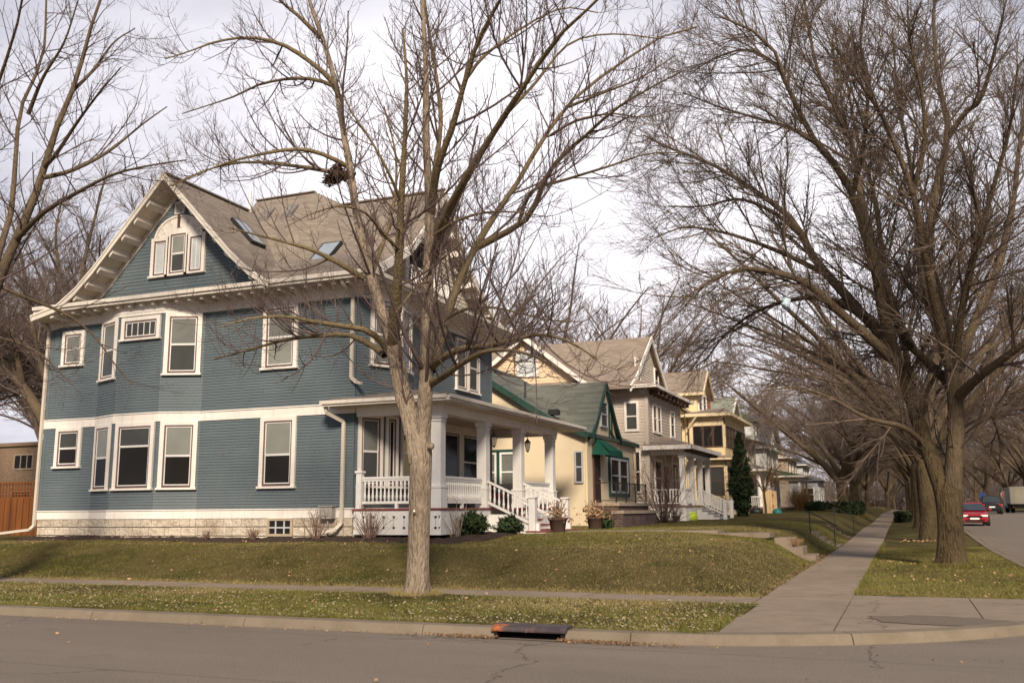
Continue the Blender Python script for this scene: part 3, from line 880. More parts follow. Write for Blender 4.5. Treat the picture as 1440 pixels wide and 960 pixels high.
def bare_shrub(name, loc, h, w, n, seed, mat, label, group=None, twigs=3., kind_cat='shrub', r0=.012):
    r = np.random.default_rng(seed); root = thing(name, loc, label, kind_cat, group)
    th = r.uniform(0, 2 * PI, n); tilt = r.uniform(.05, 1.0, n) ** .8 * math.atan2(w, h)
    d = np.stack([np.cos(th) * np.sin(tilt), np.sin(th) * np.sin(tilt), np.cos(tilt)], -1)
    p = np.asarray(loc, float) + np.stack([np.cos(th), np.sin(th), np.zeros(n)], -1) * r.uniform(0, .12 * w, (n, 1)); m = 7
    P = np.empty((n, m, 3)); P[:, 0] = p - np.array([0, 0, .05]); ln = h * r.uniform(.7, 1.1, n)
    for k in range(1, m):
        d = norm_rows(d + r.normal(0, .10, (n, 3)) + np.array([0, 0, .05])); P[:, k] = P[:, k - 1] + d * (ln / (m - 1))[:, None]
    R_ = np.linspace(r0, r0 * .35, m)[None, :] * r.uniform(.7, 1.2, (n, 1))
    c1, r1 = spawn(P, R_, r, twigs, h * .35, (.7, .25), 5, .25, .6, .2, .14, .5, .003)
    c2, r2 = spawn(c1, r1, r, twigs * 1.6, h * .14, (.7, .25), 3, .2, .7, .2, .14, .4, .0028)
    V, F = join_tubes([(P, R_, 5)]); array_mesh('stems', V, F, mat, root, True)
    V, F = join_tubes([(c1, r1, 3), (c2, r2, 3)]); array_mesh('twigs', V, F, mat, root, True)
    return root
# ------------------------------------------------------------------ the ground
def structure(o):
    o['kind'] = 'structure'; return o


def make_ground():
    # far ground sheet
    g = MB().quad((-900, -300, -.06), (900, -300, -.06), (900, 1500, -.06), (-900, 1500, -.06)); structure(g.build('ground', M['soil']))
    # lawn on the raised lots
    xs = np.unique(np.r_[np.linspace(-110, -34, 24), np.linspace(-34, -8, 120), np.linspace(-8, -2.43, 70)])
    ys = np.unique(np.r_[np.linspace(17.58, 24, 60), np.linspace(24, 40, 60), np.linspace(40, 120, 60), np.linspace(120, 420, 20)])
    r = np.random.default_rng(8)
    def zl(X, Y): return z_lawn(X, Y) + r.normal(0, .006, X.shape)
    structure(grid_mesh('lawn', xs, ys, zl, M['lawn']))
    # grass verge beside the cross street
    xs = np.linspace(-70, -2.30, 240); ys = np.linspace(12.30, 16.42, 26)
    def zv(X, Y): return .115 + .02 * np.sin(X * .9) * np.sin(Y * 1.1) + .045 * np.exp(-((X + 8.46) ** 2 + (Y - 15.99) ** 2) / .5) + r.normal(0, .006, X.shape)
    structure(grid_mesh('verge', xs, ys, zv, M['verge']))
    # grass strip beside the long street
    xs = np.linspace(-.90, 3.02, 40); ys = np.unique(np.r_[np.linspace(18.55, 60, 150), np.linspace(60, 420, 60)])
    def zb(X, Y): return .105 + z_flat(X, Y) + .05 * np.exp(-((X - 1.08) ** 2 + (Y - 28.3) ** 2) / 1.2) + .012 * np.sin(Y * .8 + X) + r.normal(0, .005, X.shape)
    structure(grid_mesh('boulevard', xs, ys, zb, M['lawn']))
    # roads
    rd = MB().quad((-250, -25, 0), (250, -25, 0), (250, 19.2, 0), (-250, 19.2, 0)); structure(rd.build('cross_street', M['road']))
    ys = np.r_[np.linspace(19.2, 130, 90), np.linspace(140, 420, 20)]
    structure(grid_mesh('street', np.linspace(3.0, 14.6, 6), ys, lambda X, Y: z_flat(np.full_like(X, 5.), Y) + 0 * X, M['road']))
    structure(grid_mesh('far_verge', np.array([14.7, 30, 120]), ys, lambda X, Y: .12 + z_flat(np.full_like(X, 5.), Y) + 0 * X, M['lawn']))
    # kerb with joints
    path = []
    for x in np.arange(-70, -4, .75): path.append((x, 12.05, 0, -1))
    for a in np.linspace(-90, 0, 17): t = math.radians(a); path.append((-4 + 7 * math.cos(t), 19.05 + 7 * math.sin(t), math.cos(t), math.sin(t)))
    for y in np.r_[np.arange(20, 60, .75), np.arange(60, 400, 4.)]: path.append((3., y, 1, 0))
    mb = MB(); L = 0.
    gap_x = (-5.18, -4.18)      # storm drain opening
    for i in range(len(path) - 1):
        a, b = path[i], path[i + 1]
        if a[1] < 12.1 and b[0] > gap_x[0] and a[0] < gap_x[1]:
            segs = [(a, (gap_x[0], 12.05, 0, -1))] if a[0] < gap_x[0] else []
            if b[0] > gap_x[1]: segs.append(((gap_x[1], 12.05, 0, -1), b))
        else: segs = [(a, b)]
        for p, q in segs:
            d = np.array([q[0] - p[0], q[1] - p[1]]); l = np.linalg.norm(d)
            if l < .02: continue
            L += l; cut = .012 if (i % 4 == 0) else 0
            q2 = (q[0] - d[0] / l * cut, q[1] - d[1] / l * cut, q[2], q[3])
            def sec(w):
                z = float(z_flat(w[0], w[1])); f = lambda o, h: (w[0] + w[2] * o, w[1] + w[3] * o, z + h)
                return [f(.05, -.05), f(.035, .02), f(0., .105), f(-.03, .128), f(-.26, .132), f(-.26, -.05)]
            A = sec(p); B = sec(q2)
            mb.add(A + B, [(k, k + 6, (k + 1) % 6 + 6, (k + 1) % 6) for k in range(6)] + [(0, 1, 2, 3, 4, 5), (11, 10, 9, 8, 7, 6)])
    structure(mb.build('kerb', M['kerb'], smooth=False))
    gt = MB()
    ysg = np.r_[np.arange(19.2, 120, 3.), np.arange(120, 400, 12.)]
    for y0, y1 in zip(ysg[:-1], ysg[1:]):
        z0 = float(z_flat(5, y0)) + .005; z1 = float(z_flat(5, y1)) + .005
        gt.quad((3.04, y0, z0), (3.62, y0, z0), (3.62, y1 - .01, z1), (3.04, y1 - .01, z1))
    structure(gt.build('gutter', M['kerb']))
    # pavements in slabs
    sw = MB()
    y = 17.60
    while y < 400:
        st = 1.52 if y < 90 else 6.
        z0 = .125 + float(walk_rise(y)); z1 = .125 + float(walk_rise(y + st))
        t = random.uniform(-.006, .006)
        sw.hexa([(-2.42, y, -.05), (-.94, y, -.05), (-.94, y + st - .014, -.05), (-2.42, y + st - .014, -.05),
                 (-2.42, y, z0 + t), (-.94, y, z0 - t), (-.94, y + st - .014, z1 - t), (-2.42, y + st - .014, z1 + t)])
        y += st
    x = -2.435
    while x > -70:
        t = random.uniform(-.005, .005)
        sw.box(x - 1.5, x - .014, 16.44, 17.58, -.05, .125 + t); x -= 1.514
    arc = lambda x: 19.05 - math.sqrt(max(.01, 6.72 ** 2 - (x + 4) ** 2))
    def arcslab(x0, x1, ytop, n=8, y0f=arc):
        q = [(x, y0f(x)) for x in np.linspace(x0, x1, n)] + [(x1, ytop), (x0, ytop)]
        sw.prism([(a, b, -.05) for a, b in q], (0, 0, .175 + random.uniform(-.003, .003)))
    sw.prism([(-2.30, arc(-2.30), -.05), (-1.6, arc(-1.6), -.05), (-.955, arc(-.955), -.05), (-.945, 17.58, -.05), (-2.42, 17.58, -.05), (-2.42, 16.43, -.05)], (0, 0, .174))
    arcslab(-.93, .92, 18.5); arcslab(.935, 2.66, 18.5)
    structure(sw.build('pavement', M['walk']))
    MB().box(-2.4, -.6, 13.2, 18.52, -.05, .09).box(-.6, 1.2, 14.8, 18.5, -.05, .09).build('slab_bed', M['soil'])['kind'] = 'structure'
    # worn gravelly patch in the corner slab
    r2 = np.random.default_rng(2); ang = np.linspace(0, 2 * PI, 26, endpoint=False)
    gp = [(.35 + 1.0 * math.cos(a) * r2.uniform(.8, 1.1), 14.75 + .62 * math.sin(a) * r2.uniform(.75, 1.1), .1305) for a in ang]
    structure(MB().poly(gp).build('gravel_patch', M['gravel']))
    # mulch along the house
    def strip(x0, x1, y0, y1, nx, ny, name):
        rr = np.random.default_rng(int(abs(x0 * 7)))
        X = np.linspace(x0, x1, nx); Y = np.linspace(y0, y1, ny)
        def z(XX, YY):
            e = np.minimum(np.minimum((XX - x0), (x1 - XX)) / .25, np.minimum((YY - y0), (y1 - YY)) / .25)
            return z_lawn(XX, YY) + .06 * np.clip(e, -.6, 1) + rr.normal(0, .012, XX.shape)
        structure(grid_mesh(name, X, Y, z, M['mulch']))
    strip(-25.6, -13.7, 21.75, 22.7, 140, 12, 'mulch_bed'); strip(-13.75, -10.3, 21.5, 22.65, 44, 14, 'mulch_bed'); strip(-11.3, -10.0, 22.6, 25.3, 16, 32, 'mulch_bed')
    # house walk and steps down to the pavement
    wk = MB()
    for i in range(4):
        x0 = -9.3 + i * 1.4; ya = 26.4 + i * .72; zz = max(float(z_lawn(x0 + q, ya + w_)) for q in (0, .7, 1.38) for w_ in (0, .6, 1.2, 1.8)) + .025; wk.prism([(x0, ya, zz - .15), (x0 + 1.385, ya + .71, zz - .15), (x0 + 1.385, ya + 1.9, zz - .15), (x0, ya + 1.2, zz - .15)], (0, 0, .15))
    structure(wk.build('front_walk', M['walk']))
    st = MB()
    for i, (x0, x1, z) in enumerate(((-3.6, -3.1, .80), (-3.1, -2.82, .54), (-2.82, -2.48, .31))):
        st.box(x0, x1 + .02, 29.3, 30.6, -.05, z)
    tag(st.build('stone_steps', M['walk'], bevel=.015), 'short flight of concrete steps from the corner lawn down to the pavement', 'steps')
    st = MB()
    for i, (x0, x1, z) in enumerate(((-3.9, -3.3, .70), (-3.3, -3.05, .50), (-3.05, -2.8, .33), (-2.8, -2.46, .20))):
        st.box(x0, x1, 40.6, 42.0, -.05, z)
    tag(st.build('stone_steps', M['walk'], bevel=.015), 'steps beside the black handrails, cut into the bank further along', 'steps')


def make_grass():
    r = np.random.default_rng(17)
    def blades(n, X, Y, Z, h, name, mat, w=.0045):
        th = r.uniform(0, 2 * PI, n); lean = r.normal(0, .55, (n, 2)); hh = h * np.exp(r.normal(0, .35, n))
        b = np.stack([X, Y, Z - .005], -1); d = np.stack([np.cos(th) * w, np.sin(th) * w, np.zeros(n)], -1)
        tip = b + np.stack([lean[:, 0] * hh, lean[:, 1] * hh, hh], -1)
        V = np.stack([b - d, b + d, tip], 1).reshape(-1, 3); F = np.arange(3 * n).reshape(-1, 3)
        o = array_mesh(name, V, F, mat, org=(-8, 15, .1)); o['kind'] = 'stuff'
    def patch(X, Y, k, o): return .5 + .5 * np.sin(X * k + o + 2 * np.sin(Y * k * .8)) * np.cos(Y * k * 1.3 + o * 2)
    pk = np.random.default_rng(77); KW = [(pk.normal(0, 1, 2) * f, pk.random() * 6.28, f) for f in (.35, .35, .5, .7, .9, 1.2, 1.6, 2.1, 2.8, 3.5, 4.5, 6.)]
    def noi(X, Y, o=0.): return sum(np.sin((X + o) * k[0] + (Y * 1.5 - o) * k[1] + ph) / f ** .55 for k, ph, f in KW) / 6.
    n = 170000
    X = r.uniform(-22, -2.32, n); Y = 12.32 + 4.1 * r.random(n); keep = np.clip(.45 + .8 * noi(X, Y), .06, 1) > r.random(n)
    X, Y = X[keep], Y[keep]; blades(len(X), X, Y, np.full(len(X), .115), .04, 'grass', M['grass_green'], .0045)
    n = 110000; X = r.uniform(-22, -2.32, n); Y = 12.32 + 4.1 * r.random(n); keep = np.clip(.4 - .8 * noi(X, Y) - .5 * np.clip(noi(X, Y, 31.), 0, 1), .03, 1) > r.random(n); X, Y = X[keep], Y[keep]; n = len(X); blades(n, X, Y, np.full(n, .115), .03, 'dry_grass', M['grass_dry'], .0045)
    n = 230000; X = r.uniform(-30, -2.45, n); Y = 17.6 + 10 * r.random(n) ** 1.2
    keep = ~((X < -9.9) & (Y > 21.7)) & (np.clip(.34 + .8 * noi(X, Y, 9.), .05, 1) > r.random(n)); X, Y = X[keep], Y[keep]
    blades(len(X), X, Y, z_lawn(X, Y), .034, 'grass', M['grass_green'], .005)
    n = 170000; X = r.uniform(-30, -2.45, n); Y = 17.6 + 10 * r.random(n) ** 1.2; keep = ~((X < -9.9) & (Y > 21.7)) & (np.clip(.75 - .8 * noi(X, Y, 9.) + .15 * (Y - 19.5) / 3, .08, 1) > r.random(n)); X, Y = X[keep], Y[keep]
    blades(len(X), X, Y, z_lawn(X, Y), .026, 'dry_grass', M['grass_dry'], .0048)
    n = 60000; X = r.uniform(-.88, 2.75, n); Y = 18.55 + 22 * r.random(n) ** 1.3
    blades(n, X, Y, .105 + z_flat(X, Y), .036, 'grass', M['grass_green'], .0055)
    n = 30000; X = r.uniform(-.88, 2.75, n); Y = 18.55 + 22 * r.random(n) ** 1.3
    blades(n, X, Y, .105 + z_flat(X, Y), .028, 'dry_grass', M['grass_dry'], .0055)
    n = 120000; X = r.uniform(-12, -2.45, n); Y = 27.4 + 20 * r.random(n) ** 1.3; keep = np.clip(.5 + .7 * noi(X, Y, 9.), .1, 1) > r.random(n); X, Y = X[keep], Y[keep]
    blades(len(X), X, Y, z_lawn(X, Y), .038, 'grass', M['grass_green'], .008)
    n = 90000; X = r.uniform(-12, -2.45, n); Y = 27.4 + 20 * r.random(n) ** 1.3; keep = np.clip(.6 - .7 * noi(X, Y, 9.), .1, 1) > r.random(n); X, Y = X[keep], Y[keep]
    blades(len(X), X, Y, z_lawn(X, Y), .03, 'dry_grass', M['grass_dry'], .008)
    # ragged longer blades along the pavement and kerb edges
    n = 5000; X = r.uniform(-22, -2.4, n); blades(n, X, 17.585 + np.abs(r.normal(0, .05, n)), np.full(n, .12), .06, 'grass', M['grass_dry'], .005)
    n = 5000; X = r.uniform(-22, -2.4, n); blades(n, X, 16.40 - np.abs(r.normal(0, .05, n)), np.full(n, .115), .035, 'grass', M['grass_green'], .005)
    n = 5000; X = r.uniform(-22, -2.4, n); blades(n, X, 12.31 + np.abs(r.normal(0, .04, n)), np.full(n, .115), .065, 'grass', M['grass_green'], .005)
    n = 4000; Y = r.uniform(18.6, 45, n); blades(n, -.93 + np.abs(r.normal(0, .05, n)), Y, .105 + walk_rise(Y), .06, 'grass', M['grass_green'], .006)
    n = 2500; th = r.uniform(0, 2 * PI, n); q = .33 + np.abs(r.normal(0, .09, n)); blades(n, -8.46 + q * np.cos(th), 15.99 + q * np.sin(th), np.full(n, .15), .07, 'grass', M['grass_dry'], .005)
    n = 2500; th = r.uniform(0, 2 * PI, n); q = .55 + np.abs(r.normal(0, .12, n)); blades(n, 1.08 + q * np.cos(th), 28.3 + q * np.sin(th), np.full(n, .13), .08, 'grass', M['grass_green'], .006)
    # fallen leaves and pale chips
    def litter(n, X, Y, Z, size, name, mat):
        Q = np.stack([X, Y, Z + r.uniform(.008, .04, n)], -1); o = leaf_cards(name, Q, size, r, mat, stretch=1.1, normal_up=.75); o['kind'] = 'stuff'
    n = 6500; X = -2.4 - 19.5 * r.random(n) ** 1.15; Y = 12.4 + 4.0 * r.random(n) ** 1.4; litter(n, X, Y, np.full(n, .12), .0135, 'leaf_litter', M['pale_chip'])
    n = 450; X = r.uniform(-24, -2.5, n); Y = r.uniform(17.6, 22, n); litter(n, X, Y, z_lawn(X, Y) + .02, .012, 'leaf_litter', M['pale_chip'])
    n = 420; X = r.uniform(-24, -2.5, n); Y = r.uniform(12.4, 25, n); k = ~((X < -10) & (Y > 22)) & ~((Y > 16.4) & (Y < 17.6) & (r.random(n) < .8)); X, Y = X[k], Y[k]
    Z = np.where(Y > 17.6, z_lawn(X, Y) + .02, .13); litter(len(X), X, Y, Z, .026, 'fallen_leaves', M['dry_leaf'])
    n = 160; X = r.uniform(-.85, 2.7, n); Y = 18.6 + 18 * r.random(n); litter(n, X, Y, .11 + z_flat(X, Y), .03, 'fallen_leaves', M['dry_leaf'])
    n = 1300; X = np.r_[r.normal(-3.7, .45, n // 2), r.normal(-5.3, .5, n - n // 2)]; Y = 11.98 - np.abs(r.normal(0, .08, n)); k = ~((X > -5.1) & (X < -4.25)); X, Y = X[k], Y[k]; n = len(X); litter(n, X, Y, np.full(n, .004), .013, 'leaf_litter', M['dry_leaf_brown'])
    n = 130; X = r.uniform(-16, 3, n); Y = np.where(r.random(n) < .7, 11.95 - np.abs(r.normal(0, .12, n)), r.uniform(6, 11.8, n)); litter(n, X, Y, np.full(n, .003), .017, 'leaf_litter', M['dry_leaf'])
    n = 500; X = r.uniform(-2.5, -2.3, n) - np.abs(r.normal(0, .1, n)); Y = r.uniform(17.7, 34, n); litter(n, X, Y, np.full(n, .13), .018, 'leaf_litter', M['dry_leaf_brown'])
    n = 90; X = r.normal(.7, .5, n); Y = r.normal(45.6, .5, n); litter(n, X, Y, .14 + z_flat(X, Y), .035, 'leaf_litter', M['dry_leaf'])


M['grass_green'] = pm('grass blades', (.125, .122, .026), .9, .45, 1.4, dirt=(.19, .15, .048), dirt_lo=.48, dirt_hi=.68)
M['grass_dry'] = pm('dry grass blades', (.265, .205, .085), .95, .35, 2.)
M['pale_chip'] = pm('pale dead leaves', (.32, .26, .175), .9, .4, 12)
M['dry_leaf_brown'] = pm('brown gutter leaves', (.19, .11, .06), .9, .5, 9)
# ------------------------------------------------------------------ the blue corner house
def blue_house():
    H = thing('blue_house', (-19.5, 26.5, 1.0), 'large blue clapboard corner house with white trim, brown shingle roof and a white columned porch', 'house')
    YW = 22.57; XF = -13.9
    A = (-25.5, YW); b0 = (-23.35, YW); b1 = (-22.15, 22.1); b2 = (-20.45, 22.1); b3 = (-19.23, YW); Bc = (XF, YW)
    f1 = (-13.29, 23.89); f2 = (-13.85, 26.5); f3 = (-13.85, 31.9); f4 = (-25.5, 31.9)
    walls = [(A, b0), (b0, b1), (b1, b2), (b2, b3), (b3, Bc), (Bc, f1), (f1, f2), (f2, f3), (f3, f4), (f4, A)]
    FR = [Fr(a, b) for a, b in walls]
    foot = [A, b0, b1, b2, b3, Bc, f1, f2, f3, f4]
    # foundation with real relief blocks
    mb = MB(); r = np.random.default_rng(3)
    for F in FR[:5]:
        for row, (z0, z1) in enumerate(((.75, 1.0), (1.0, 1.255), (1.255, 1.50))):
            u = -.3 * (row % 2)
            while u < F.L:
                w = r.uniform(.45, .85); a_, b_ = max(u, 0), min(u + w, F.L)
                if b_ - a_ > .06: 
                    e = r.uniform(.015, .04)
                    fbox(mb, F, a_ + .004, b_ - .004, z0 + .004, z1 - .004, -.2, e)
                u += w
    mb.build('foundation', M['stone'], H, bevel=.02)
    MB().prism([(x * .999 - .02, y + .01, .7) for x, y in foot], (0, 0, .8)).build('foundation_core', M['stone'], H)
    # walls
    lo = MB(); up = MB(); tr = MB()
    for i, F in enumerate(FR):
        siding(lo, F, 1.74, 4.36, .082, lip=.019); siding(up, F, 4.63, 7.66, .082, lip=.019)
    lo.build('lower_wall', M['blue'], H); up.build('upper_wall', M['blue'], H)
    for i, F in enumerate(FR):
        e0 = 0.0; fbox(tr, F, -.02, F.L + .02, 1.50, 1.74, -.05, .045); fbox(tr, F, -.03, F.L + .03, 1.735, 1.765, -.05, .07)
    tr.build('base_board', M['trim'], H)
    tr = MB()
    for F in FR: fbox(tr, F, -.015, F.L + .015, 4.36, 4.62, -.05, .040); fbox(tr, F, -.03, F.L + .03, 4.612, 4.645, -.05, .065)
    tr.build('belt_course', M['trim'], H)
    tr = MB()
    for F in FR: fbox(tr, F, -.015, F.L + .015, 7.66, 8.06, -.05, .042); fbox(tr, F, -.02, F.L + .02, 7.75, 7.78, -.05, .058)
    tr.build('frieze', M['trim'], H)
    for x, y in ((-25.5, YW), f3):
        x0, x1 = (x - .02, x + .1) if x < -20 else (x - .1, x + .022)
        for z0, z1 in ((1.766, 4.36), (4.646, 7.66)): MB().box(x0, x1, y - .022, y + .1, z0, z1).build('corner_board', M['blue'], H)
    # windows, -Y side
    F = FR[0]; o = A[0]
    window(H, F, -24.95 - o, -23.87 - o, 3.08, 4.36, M, top='mid', bot='dark'); window(H, F, -24.97 - o, -24.03 - o, 6.33, 7.5, M, top='slat', bot='slat')
    F = FR[1]; window(H, F, .12, F.L - .10, 2.34, 4.36, M, .10, top='blind', bot='dark'); window(H, F, .12, F.L - .10, 5.74, 7.66, M, .10, top='slat', bot='mid')
    F = FR[2]; window(H, F, .15, F.L - .05, 2.34, 4.36, M, .13, top='mid', bot='dark', split=.68); window(H, F, .12, F.L - .06, 6.88, 7.62, M, .13, style='fixed', top='mid', muntins=4)
    F = FR[3]; window(H, F, .12, F.L - .06, 2.34, 4.36, M, .13, top='blind', bot='dark'); window(H, F, .10, F.L - .08, 5.74, 7.66, M, .13, top='slat', bot='mid')
    F = FR[4]; o = b3[0]
    window(H, F, -17.02 - o, -15.80 - o, 2.33, 4.36, M, .125, top='blind', bot='dark', split=.47); window(H, F, -17.06 - o, -15.85 - o, 5.74, 7.66, M, .125, top='slat', bot='blind')
    # front bow and front wall
    F = FR[5]; window(H, F, .10, .92, 2.3, 4.33, M, .10, top='slat', bot='mid'); window(H, F, .45, 1.36, 5.72, 7.62, M, .11, top='slat', bot='slat')
    window(H, F, 1.02, F.L, 2.3, 4.33, M, .09, style='fixed', top='dark')
    F = FR[6]; window(H, F, .15, 1.2, 5.72, 7.62, M, .11, top='blind', bot='mid'); window(H, F, .3, 1.5, 2.3, 4.33, M, .11, top='dark', bot='dark')
    F = FR[7]; o = f2[1]
    window(H, F, 28.85 - o, 29.80 - o, 5.72, 7.55, M, .11, top='slat', bot='mid'); window(H, F, 29.82 - o, 30.8 - o, 5.72, 7.55, M, .11, top='mid', bot='mid')
    window(H, F, 27.75 - o, 29.25 - o, 2.3, 4.36, M, .16, style='fixed', top='dark', sash='sash'); window(H, F, 29.27 - o, 30.9 - o, 2.3, 4.36, M, .16, top='dark', bot='dark')
    dr = MB(); fbox(dr, F, .15, 1.15, 1.78, 3.95, -.01, .06); d = dr.build('door', M['dark_wood'], H)
    hd = MB(); hd.tube([F.p(1.02, 2.75, .06), F.p(1.02, 2.75, .13), F.p(.92, 2.75, .13)], .015, 6); hd.build('handle', M['grey_metal'], d)
    # basement windows
    for x0, x1, z0, blk in ((-16.65, -15.8, 1.0, True), (-22.05, -21.12, 1.05, False)):
        w = MB(); Fb = Fr((x0, YW - .04), (x1, YW - .04)); ring(w, Fb, 0, x1 - x0, z0, 1.5, .07, -.03, .05); w = w.build('basement_window', M['cap'], H)
        MB().box(x0 + .05, x1 - .05, YW - .05, YW + .02, z0 + .05, 1.45).build('pane', M['glass_dark'] if blk else M['grey_metal'], w)
        g = MB()
        if blk:
            for k in range(1, 3): g.box(x0 + (x1 - x0) * k / 3 - .02, x0 + (x1 - x0) * k / 3 + .02, YW - .075, YW - .051, z0 + .07, 1.43)
            g.box(x0 + .07, x1 - .07, YW - .07, YW - .052, 1.22, 1.26)
        else: g.box(x0 + .15, x0 + .38, YW - .17, YW - .051, 1.16, 1.42); g.box(x0 + .13, x0 + .40, YW - .19, YW - .15, 1.38, 1.43)
        g.build('block_frame' if blk else 'vent_hood', M['pale_siding'] if blk else M['grey_metal'], w)
    # utility box and conduit
    u = MB().box(-14.82, -14.42, YW - .24, YW - .05, 1.48, 1.80); u.box(-14.85, -14.39, YW - .27, YW - .04, 1.80, 1.83); u.box(-14.73, -14.52, YW - .26, YW - .24, 1.55, 1.74)
    u.tube([(-14.62, YW - .12, 1.0), (-14.62, YW - .12, 1.5)], .025, 6); u.build('utility_box', M['grey_metal'], H)
    # ------------------------------------------------------------- roofs
    GX, GZ = -20.40, 12.0; gy0 = 21.72
    prof = [(0, 0), (1.3, 1.36), (2.6, 2.72), (3.3, 3.34), (4.05, 3.83)]; profL = prof + [(5.12, 4.07)]
    RY, RZ = 26.9, 12.12
    mp = [(0, 0), (1.45, 1.62), (2.3, 2.45), (3.9, 3.36), (5.05, 3.93)]
    rf = MB()
    for sgn, pr in ((-1, profL), (1, prof)):
        for (a, za), (b, zb) in zip(pr[:-1], pr[1:]):
            yb = RY + .2
            slab(rf, [(GX + sgn * a, gy0, GZ - za), (GX + sgn * b, gy0, GZ - zb), (GX + sgn * b, yb, GZ - zb), (GX + sgn * a, yb, GZ - za)][::sgn], .10)
    XE = -13.28
    for sgn in (-1, 1):
        for (a, za), (b, zb) in zip(mp[:-1], mp[1:]):
            x0 = -16.7 if (sgn < 0 and b > 4) else -20.4
            slab(rf, [(x0, RY + sgn * a, RZ - za), (XE, RY + sgn * a, RZ - za), (XE, RY + sgn * b, RZ - zb), (x0, RY + sgn * b, RZ - zb)][::-sgn], .10)
    # hip on the far side and raised centre
    slab(rf, [(-20.4, RY - 3.8, 8.78), (-20.4, RY, 12.1), (-20.5, RY, 12.1), (-26, 31, 8.1), (-26, RY + 5.05, 8.15), (-20.4, RY + 5.05, 8.19)], .1)
    rf.poly([(-20.95, 27, 12.80), (-20.95, 24.2, 9.38), (-18.25, 24.2, 9.38), (-18.45, 27, 12.80)]); rf.poly([(-18.45, 27, 12.80), (-18.25, 24.2, 9.38), (-17.5, 25.5, 10.45)]); rf.poly([(-18.45, 27, 12.80), (-17.5, 25.5, 10.45), (-17.2, 26.9, 12.1)])
    rf.poly([(-18.45, 27, 12.80), (-17.2, 26.9, 12.13), (-18.25, 29.7, 9.42), (-20.95, 29.7, 9.42), (-20.95, 27, 12.80)])
    rf.poly([(-20.95, 27, 12.80), (-20.95, 29.7, 9.42), (-24.2, 27, 9.42), (-20.95, 24.2, 9.42)])
    roof = rf.build('roof', M['roof_brown'], H)
    rc = MB(); rc.beam((-20.95, 27, 12.81), (-18.45, 27, 12.81), .2, .04); rc.beam((-17.6, RY, RZ + .01), (XE + .02, RY, RZ + .01), .22, .05); rc.beam((GX, gy0 - .02, GZ + .01), (GX, 25.8, GZ + .01), .22, .05)
    rc.build('ridge_cap', M['roof_brown'], roof)
    def mz(Y):   # main roof height on the near slope
        return RZ - float(np.interp(RY - Y, [p[0] for p in mp], [p[1] for p in mp]))
    def gzf(X): return GZ - float(np.interp(abs(X - GX), [p[0] for p in profL], [p[1] for p in profL]))
    def skylight(c, u, v, n):
        c, u, v, n = [np.asarray(q, float) for q in (c, u, v, n)]
        mk = lambda su, sv, o: c + u * su + v * sv + n * o
        fr = MB(); fr.hexa([mk(-.36, -.62, -.02), mk(.36, -.62, -.02), mk(.36, .62, -.02), mk(-.36, .62, -.02), mk(-.36, -.62, .10), mk(.36, -.62, .10), mk(.36, .62, .10), mk(-.36, .62, .10)])
        f = fr.build('skylight', M['black_iron'], roof)
    def skypane(c, u, v, n):
        c, u, v, n = [np.asarray(q, float) for q in (c, u, v, n)]
        mk = lambda su, sv, o: c + u * su + v * sv + n * o
        MB().quad(mk(-.30, -.56, .104), mk(.30, -.56, .104), mk(.30, .56, .104), mk(-.30, .56, .104)).build('skylight_pane', M['glass_sky'], roof)
    # skylights sit on the near slope of the main roof and on the gable's right slope
    y = 24.6; c = (-16.35, y, mz(y) + .02); v = _unit(np.array([0, .3, mz(y + .3) - mz(y)])); n = _unit(np.cross((1, 0, 0), v)); skylight(c, (1, 0, 0), v, n); skypane(c, (1, 0, 0), v, n)
    for yy in (24.0,):
        x = -18.95; c = (x, yy, gzf(x) + .02); v = _unit(np.array([-.3, 0, gzf(x - .3) - gzf(x)])); n = _unit(np.cross((0, 1, 0), v)); n = n if n[2] > 0 else -n
        skylight(c, (0, 1, 0), v, n); skypane(c, (0, 1, 0), v, n)
    for x in (-19.95, -18.95):
        v = MB().prism([(x - .2, 26.05, 11.6), (x + .2, 26.05, 11.6), (x + .2, 26.05, 11.82), (x - .2, 26.05, 11.82)], (0, .4, .42)); v.build('roof_vent', M['roof_grey'], roof)
    MB().tube([(-20.4, 25.9, 11.6), (-20.4, 25.9, 12.75)], .05, 8).build('vent_pipe', M['white'], roof)
    # gable wall, its rake boards and soffit
    gw = MB(); Fg = Fr((GX - 5, YW - .02), (GX + 5, YW - .02))
    inv = lambda z: float(np.interp(GZ - .13 - z, [p[1] for p in profL], [p[0] for p in profL]))
    siding(gw, Fg, 8.12, 11.75, .11, lambda z: (5 - inv(z), 5 + min(inv(z), 4.6))); gw.build('gable_wall', M['blue'], H)
    rk = MB(); sf = MB(); fz = MB()
    for sgn, pr in ((-1, profL), (1, prof)):
        for (a, za), (b, zb) in zip(pr[:-1], pr[1:]):
            p = lambda o, z, y: (GX + sgn * o, y, GZ - z)
            rk.prism([p(a, za + .03, gy0 - .035), p(b, zb + .03, gy0 - .035), p(b, zb + .19, gy0 - .035), p(a, za + .20, gy0 - .035)][::sgn], (0, .055, 0))
            rk.prism([p(a, za - .02, gy0 - .06), p(b, zb - .02, gy0 - .06), p(b, zb + .05, gy0 - .06), p(a, za + .05, gy0 - .06)][::sgn], (0, .08, 0))
            sf.quad(*[p(a, za + .125, gy0 + .02), p(b, zb + .125, gy0 + .02), p(b, zb + .125, YW), p(a, za + .125, YW)][::-sgn])
            fz.prism([p(a, za + .14, YW - .06), p(b, zb + .14, YW - .06), p(b, zb + .36, YW - .06), p(a, za + .40, YW - .06)][::sgn], (0, .05, 0))
    rk.build('rake_board', M['trim_old'], H); sf.build('rake_soffit', M['soffit'], H); fz.build('rake_frieze', M['trim_old'], H)
